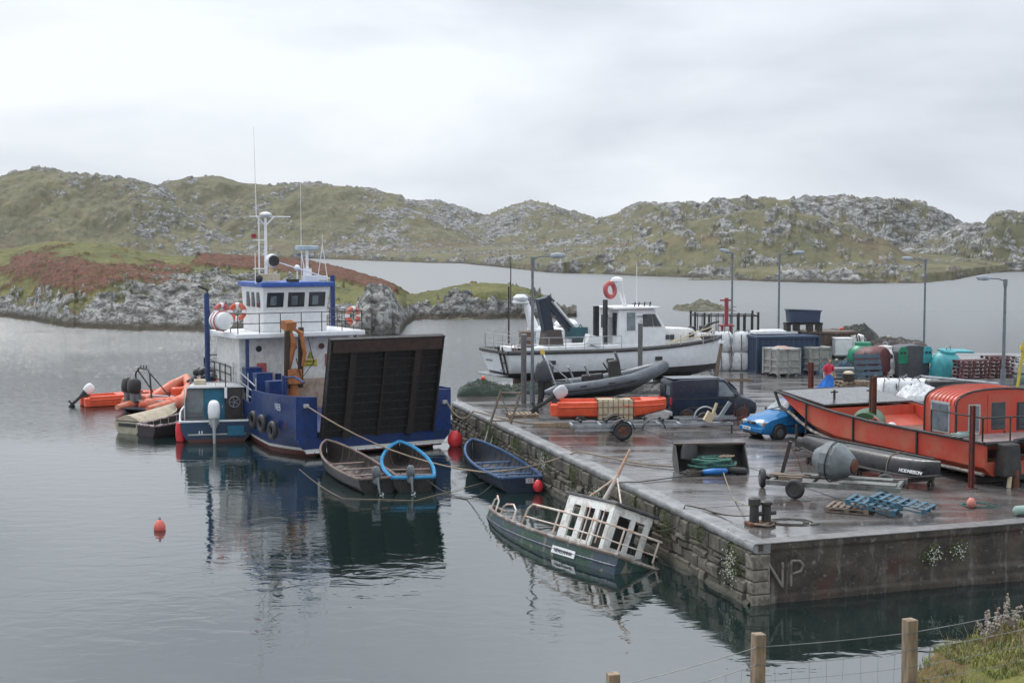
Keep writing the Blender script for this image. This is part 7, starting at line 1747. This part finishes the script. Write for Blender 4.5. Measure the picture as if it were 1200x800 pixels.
# ------------------------------------------------ wall plants and distant sheep
def wall_plant(label, p, n, seed, flower=True, w=.35, h=.35, ax=None):
    root = thing('wall_plant', label, 'plant', p, ax or 0); rnd = random.Random(seed)
    b = MB()
    for k in range(n):
        x, z = rnd.gauss(0, w*.5), rnd.gauss(0, h*.5); y = -rnd.uniform(.0, .16); a = rnd.uniform(0, 6.28); s = rnd.uniform(.02, .05)
        b.add([(x, y, z), (x+s*math.cos(a), y-.02, z+s*math.sin(a)), (x+s*1.6*math.cos(a+.4), y-.05, z+s*1.6*math.sin(a+.4)), (x+s*math.cos(a+.9), y-.01, z+s*math.sin(a+.9))], [(0, 1, 2, 3)])
    _l = b.build('leaves', pm('wall_leaves', (.09, .12, .03), (.05, .07, .025), rough=.8, grime=0) if 'wall_leaves' not in MATS else MATS['wall_leaves'], root); _l['kind'] = 'stuff'
    if flower:
        b = MB()
        for k in range(n//4):
            x, z = rnd.gauss(0, w*.42), rnd.gauss(0, h*.42); b.ball((x, -.17-rnd.random()*.06, z), rnd.uniform(.008, .02), n=6)
        b.build('flowers', pm('white_petals', (.6, .6, .56), (.35, .36, .3), grime=0, scale=12) if 'white_petals' not in MATS else MATS['white_petals'], root)['kind'] = 'stuff'
fa = math.atan2(fd.y, fd.x); sa = math.atan2(sd2.y, sd2.x)
for t_, z, n_, lb in ((5.15, .92, 260, 'clump of white flowers on the quay end face, left of the pair'), (5.95, .95, 180, 'clump of white flowers on the quay end face, right of the pair'), (8.8, 1.0, 200, 'clump of white flowers on the quay end face at the right edge')):
    p = A+fd*t_; wall_plant(lb, (p.x, p.y-.12, z), n_, int(t_*10), True, .3, .25, fa)
lbs = ['white flowering clump low on the stone wall nearest the corner', 'dark green weed on the stone wall, second from the corner', 'green weed tuft on the stone wall behind the wreck mast', 'leafy clump on the stone wall above the wreck bow', 'small white flowering tuft on the stone wall beyond the wreck', 'yellow-green weed on the stone wall above the blue rowing boat', 'green weed on the stone wall near the blue rowing boat bow', 'hanging weeds high on the stone wall near the ladder', 'thick yellow-green growth at the far end of the stone wall']
for k, (t_, z, n_, fl, w, h) in enumerate(((.9, .8, 420, True, .5, .6), (3.2, 1.15, 160, False, .4, .25), (5.6, .9, 300, False, .5, .55), (8.2, 1.0, 200, False, .5, .4), (11.5, .8, 180, True, .5, .3), (14.3, 1.0, 220, False, .5, .4), (17.5, 1.0, 260, True, .6, .4), (21.5, 1.1, 320, False, .8, .35), (25.5, .95, 700, False, 1.5, .6))):
    p = A+sd2*t_; nrm = Vector((-sd2.y, sd2.x)); q_ = p+nrm*.12
    wall_plant(lbs[k], (q_.x, q_.y, z), n_, k+50, fl, w, h, sa+PI)
def sheep(u, v, Y, k):
    a = (u-600)/F*Y; z = CH-(v-285)/F*Y
    root = thing('sheep', ['white sheep on the far hillside left of the valley, upper one', 'white sheep on the far hillside left of the valley, lower one', 'white sheep grazing near the far shore left of the valley', 'white sheep in the middle of the far valley', 'white sheep on the far grass near the centre shoreline'][k], 'sheep', (a, Y, z), R(30*k), 'sheep on the far hillside')
    b = MB(); b.ball((0, 0, .75), .5, (1.5, .85, .8), 12); b.build('fleece', sheepm, root, smooth=60)
    b = MB(); b.ball((.85, 0, .95), .17, (1.5, .8, .9), 10); b.build('head', dark, root, smooth=60)
    for x in (-.45, .45):
        for y in (-.2, .2): b = MB(); b.cyl((x, y, 0), (x, y, .55), .05); b.build('leg', dark, root)
bpy.context.view_layer.update()
hl = bpy.data.objects['hills']
for k, (u, v) in enumerate(((451, 264), (457, 271), (508, 291), (611, 282), (528, 291))):
    d_ = D(u, v, 700)-Vector((0, 0, CH)); d_.normalize()
    ok, loc, nr_, ix = hl.ray_cast(Vector((0, 0, CH)), d_)
    if ok:
        sheep(u, v, loc.y, k)
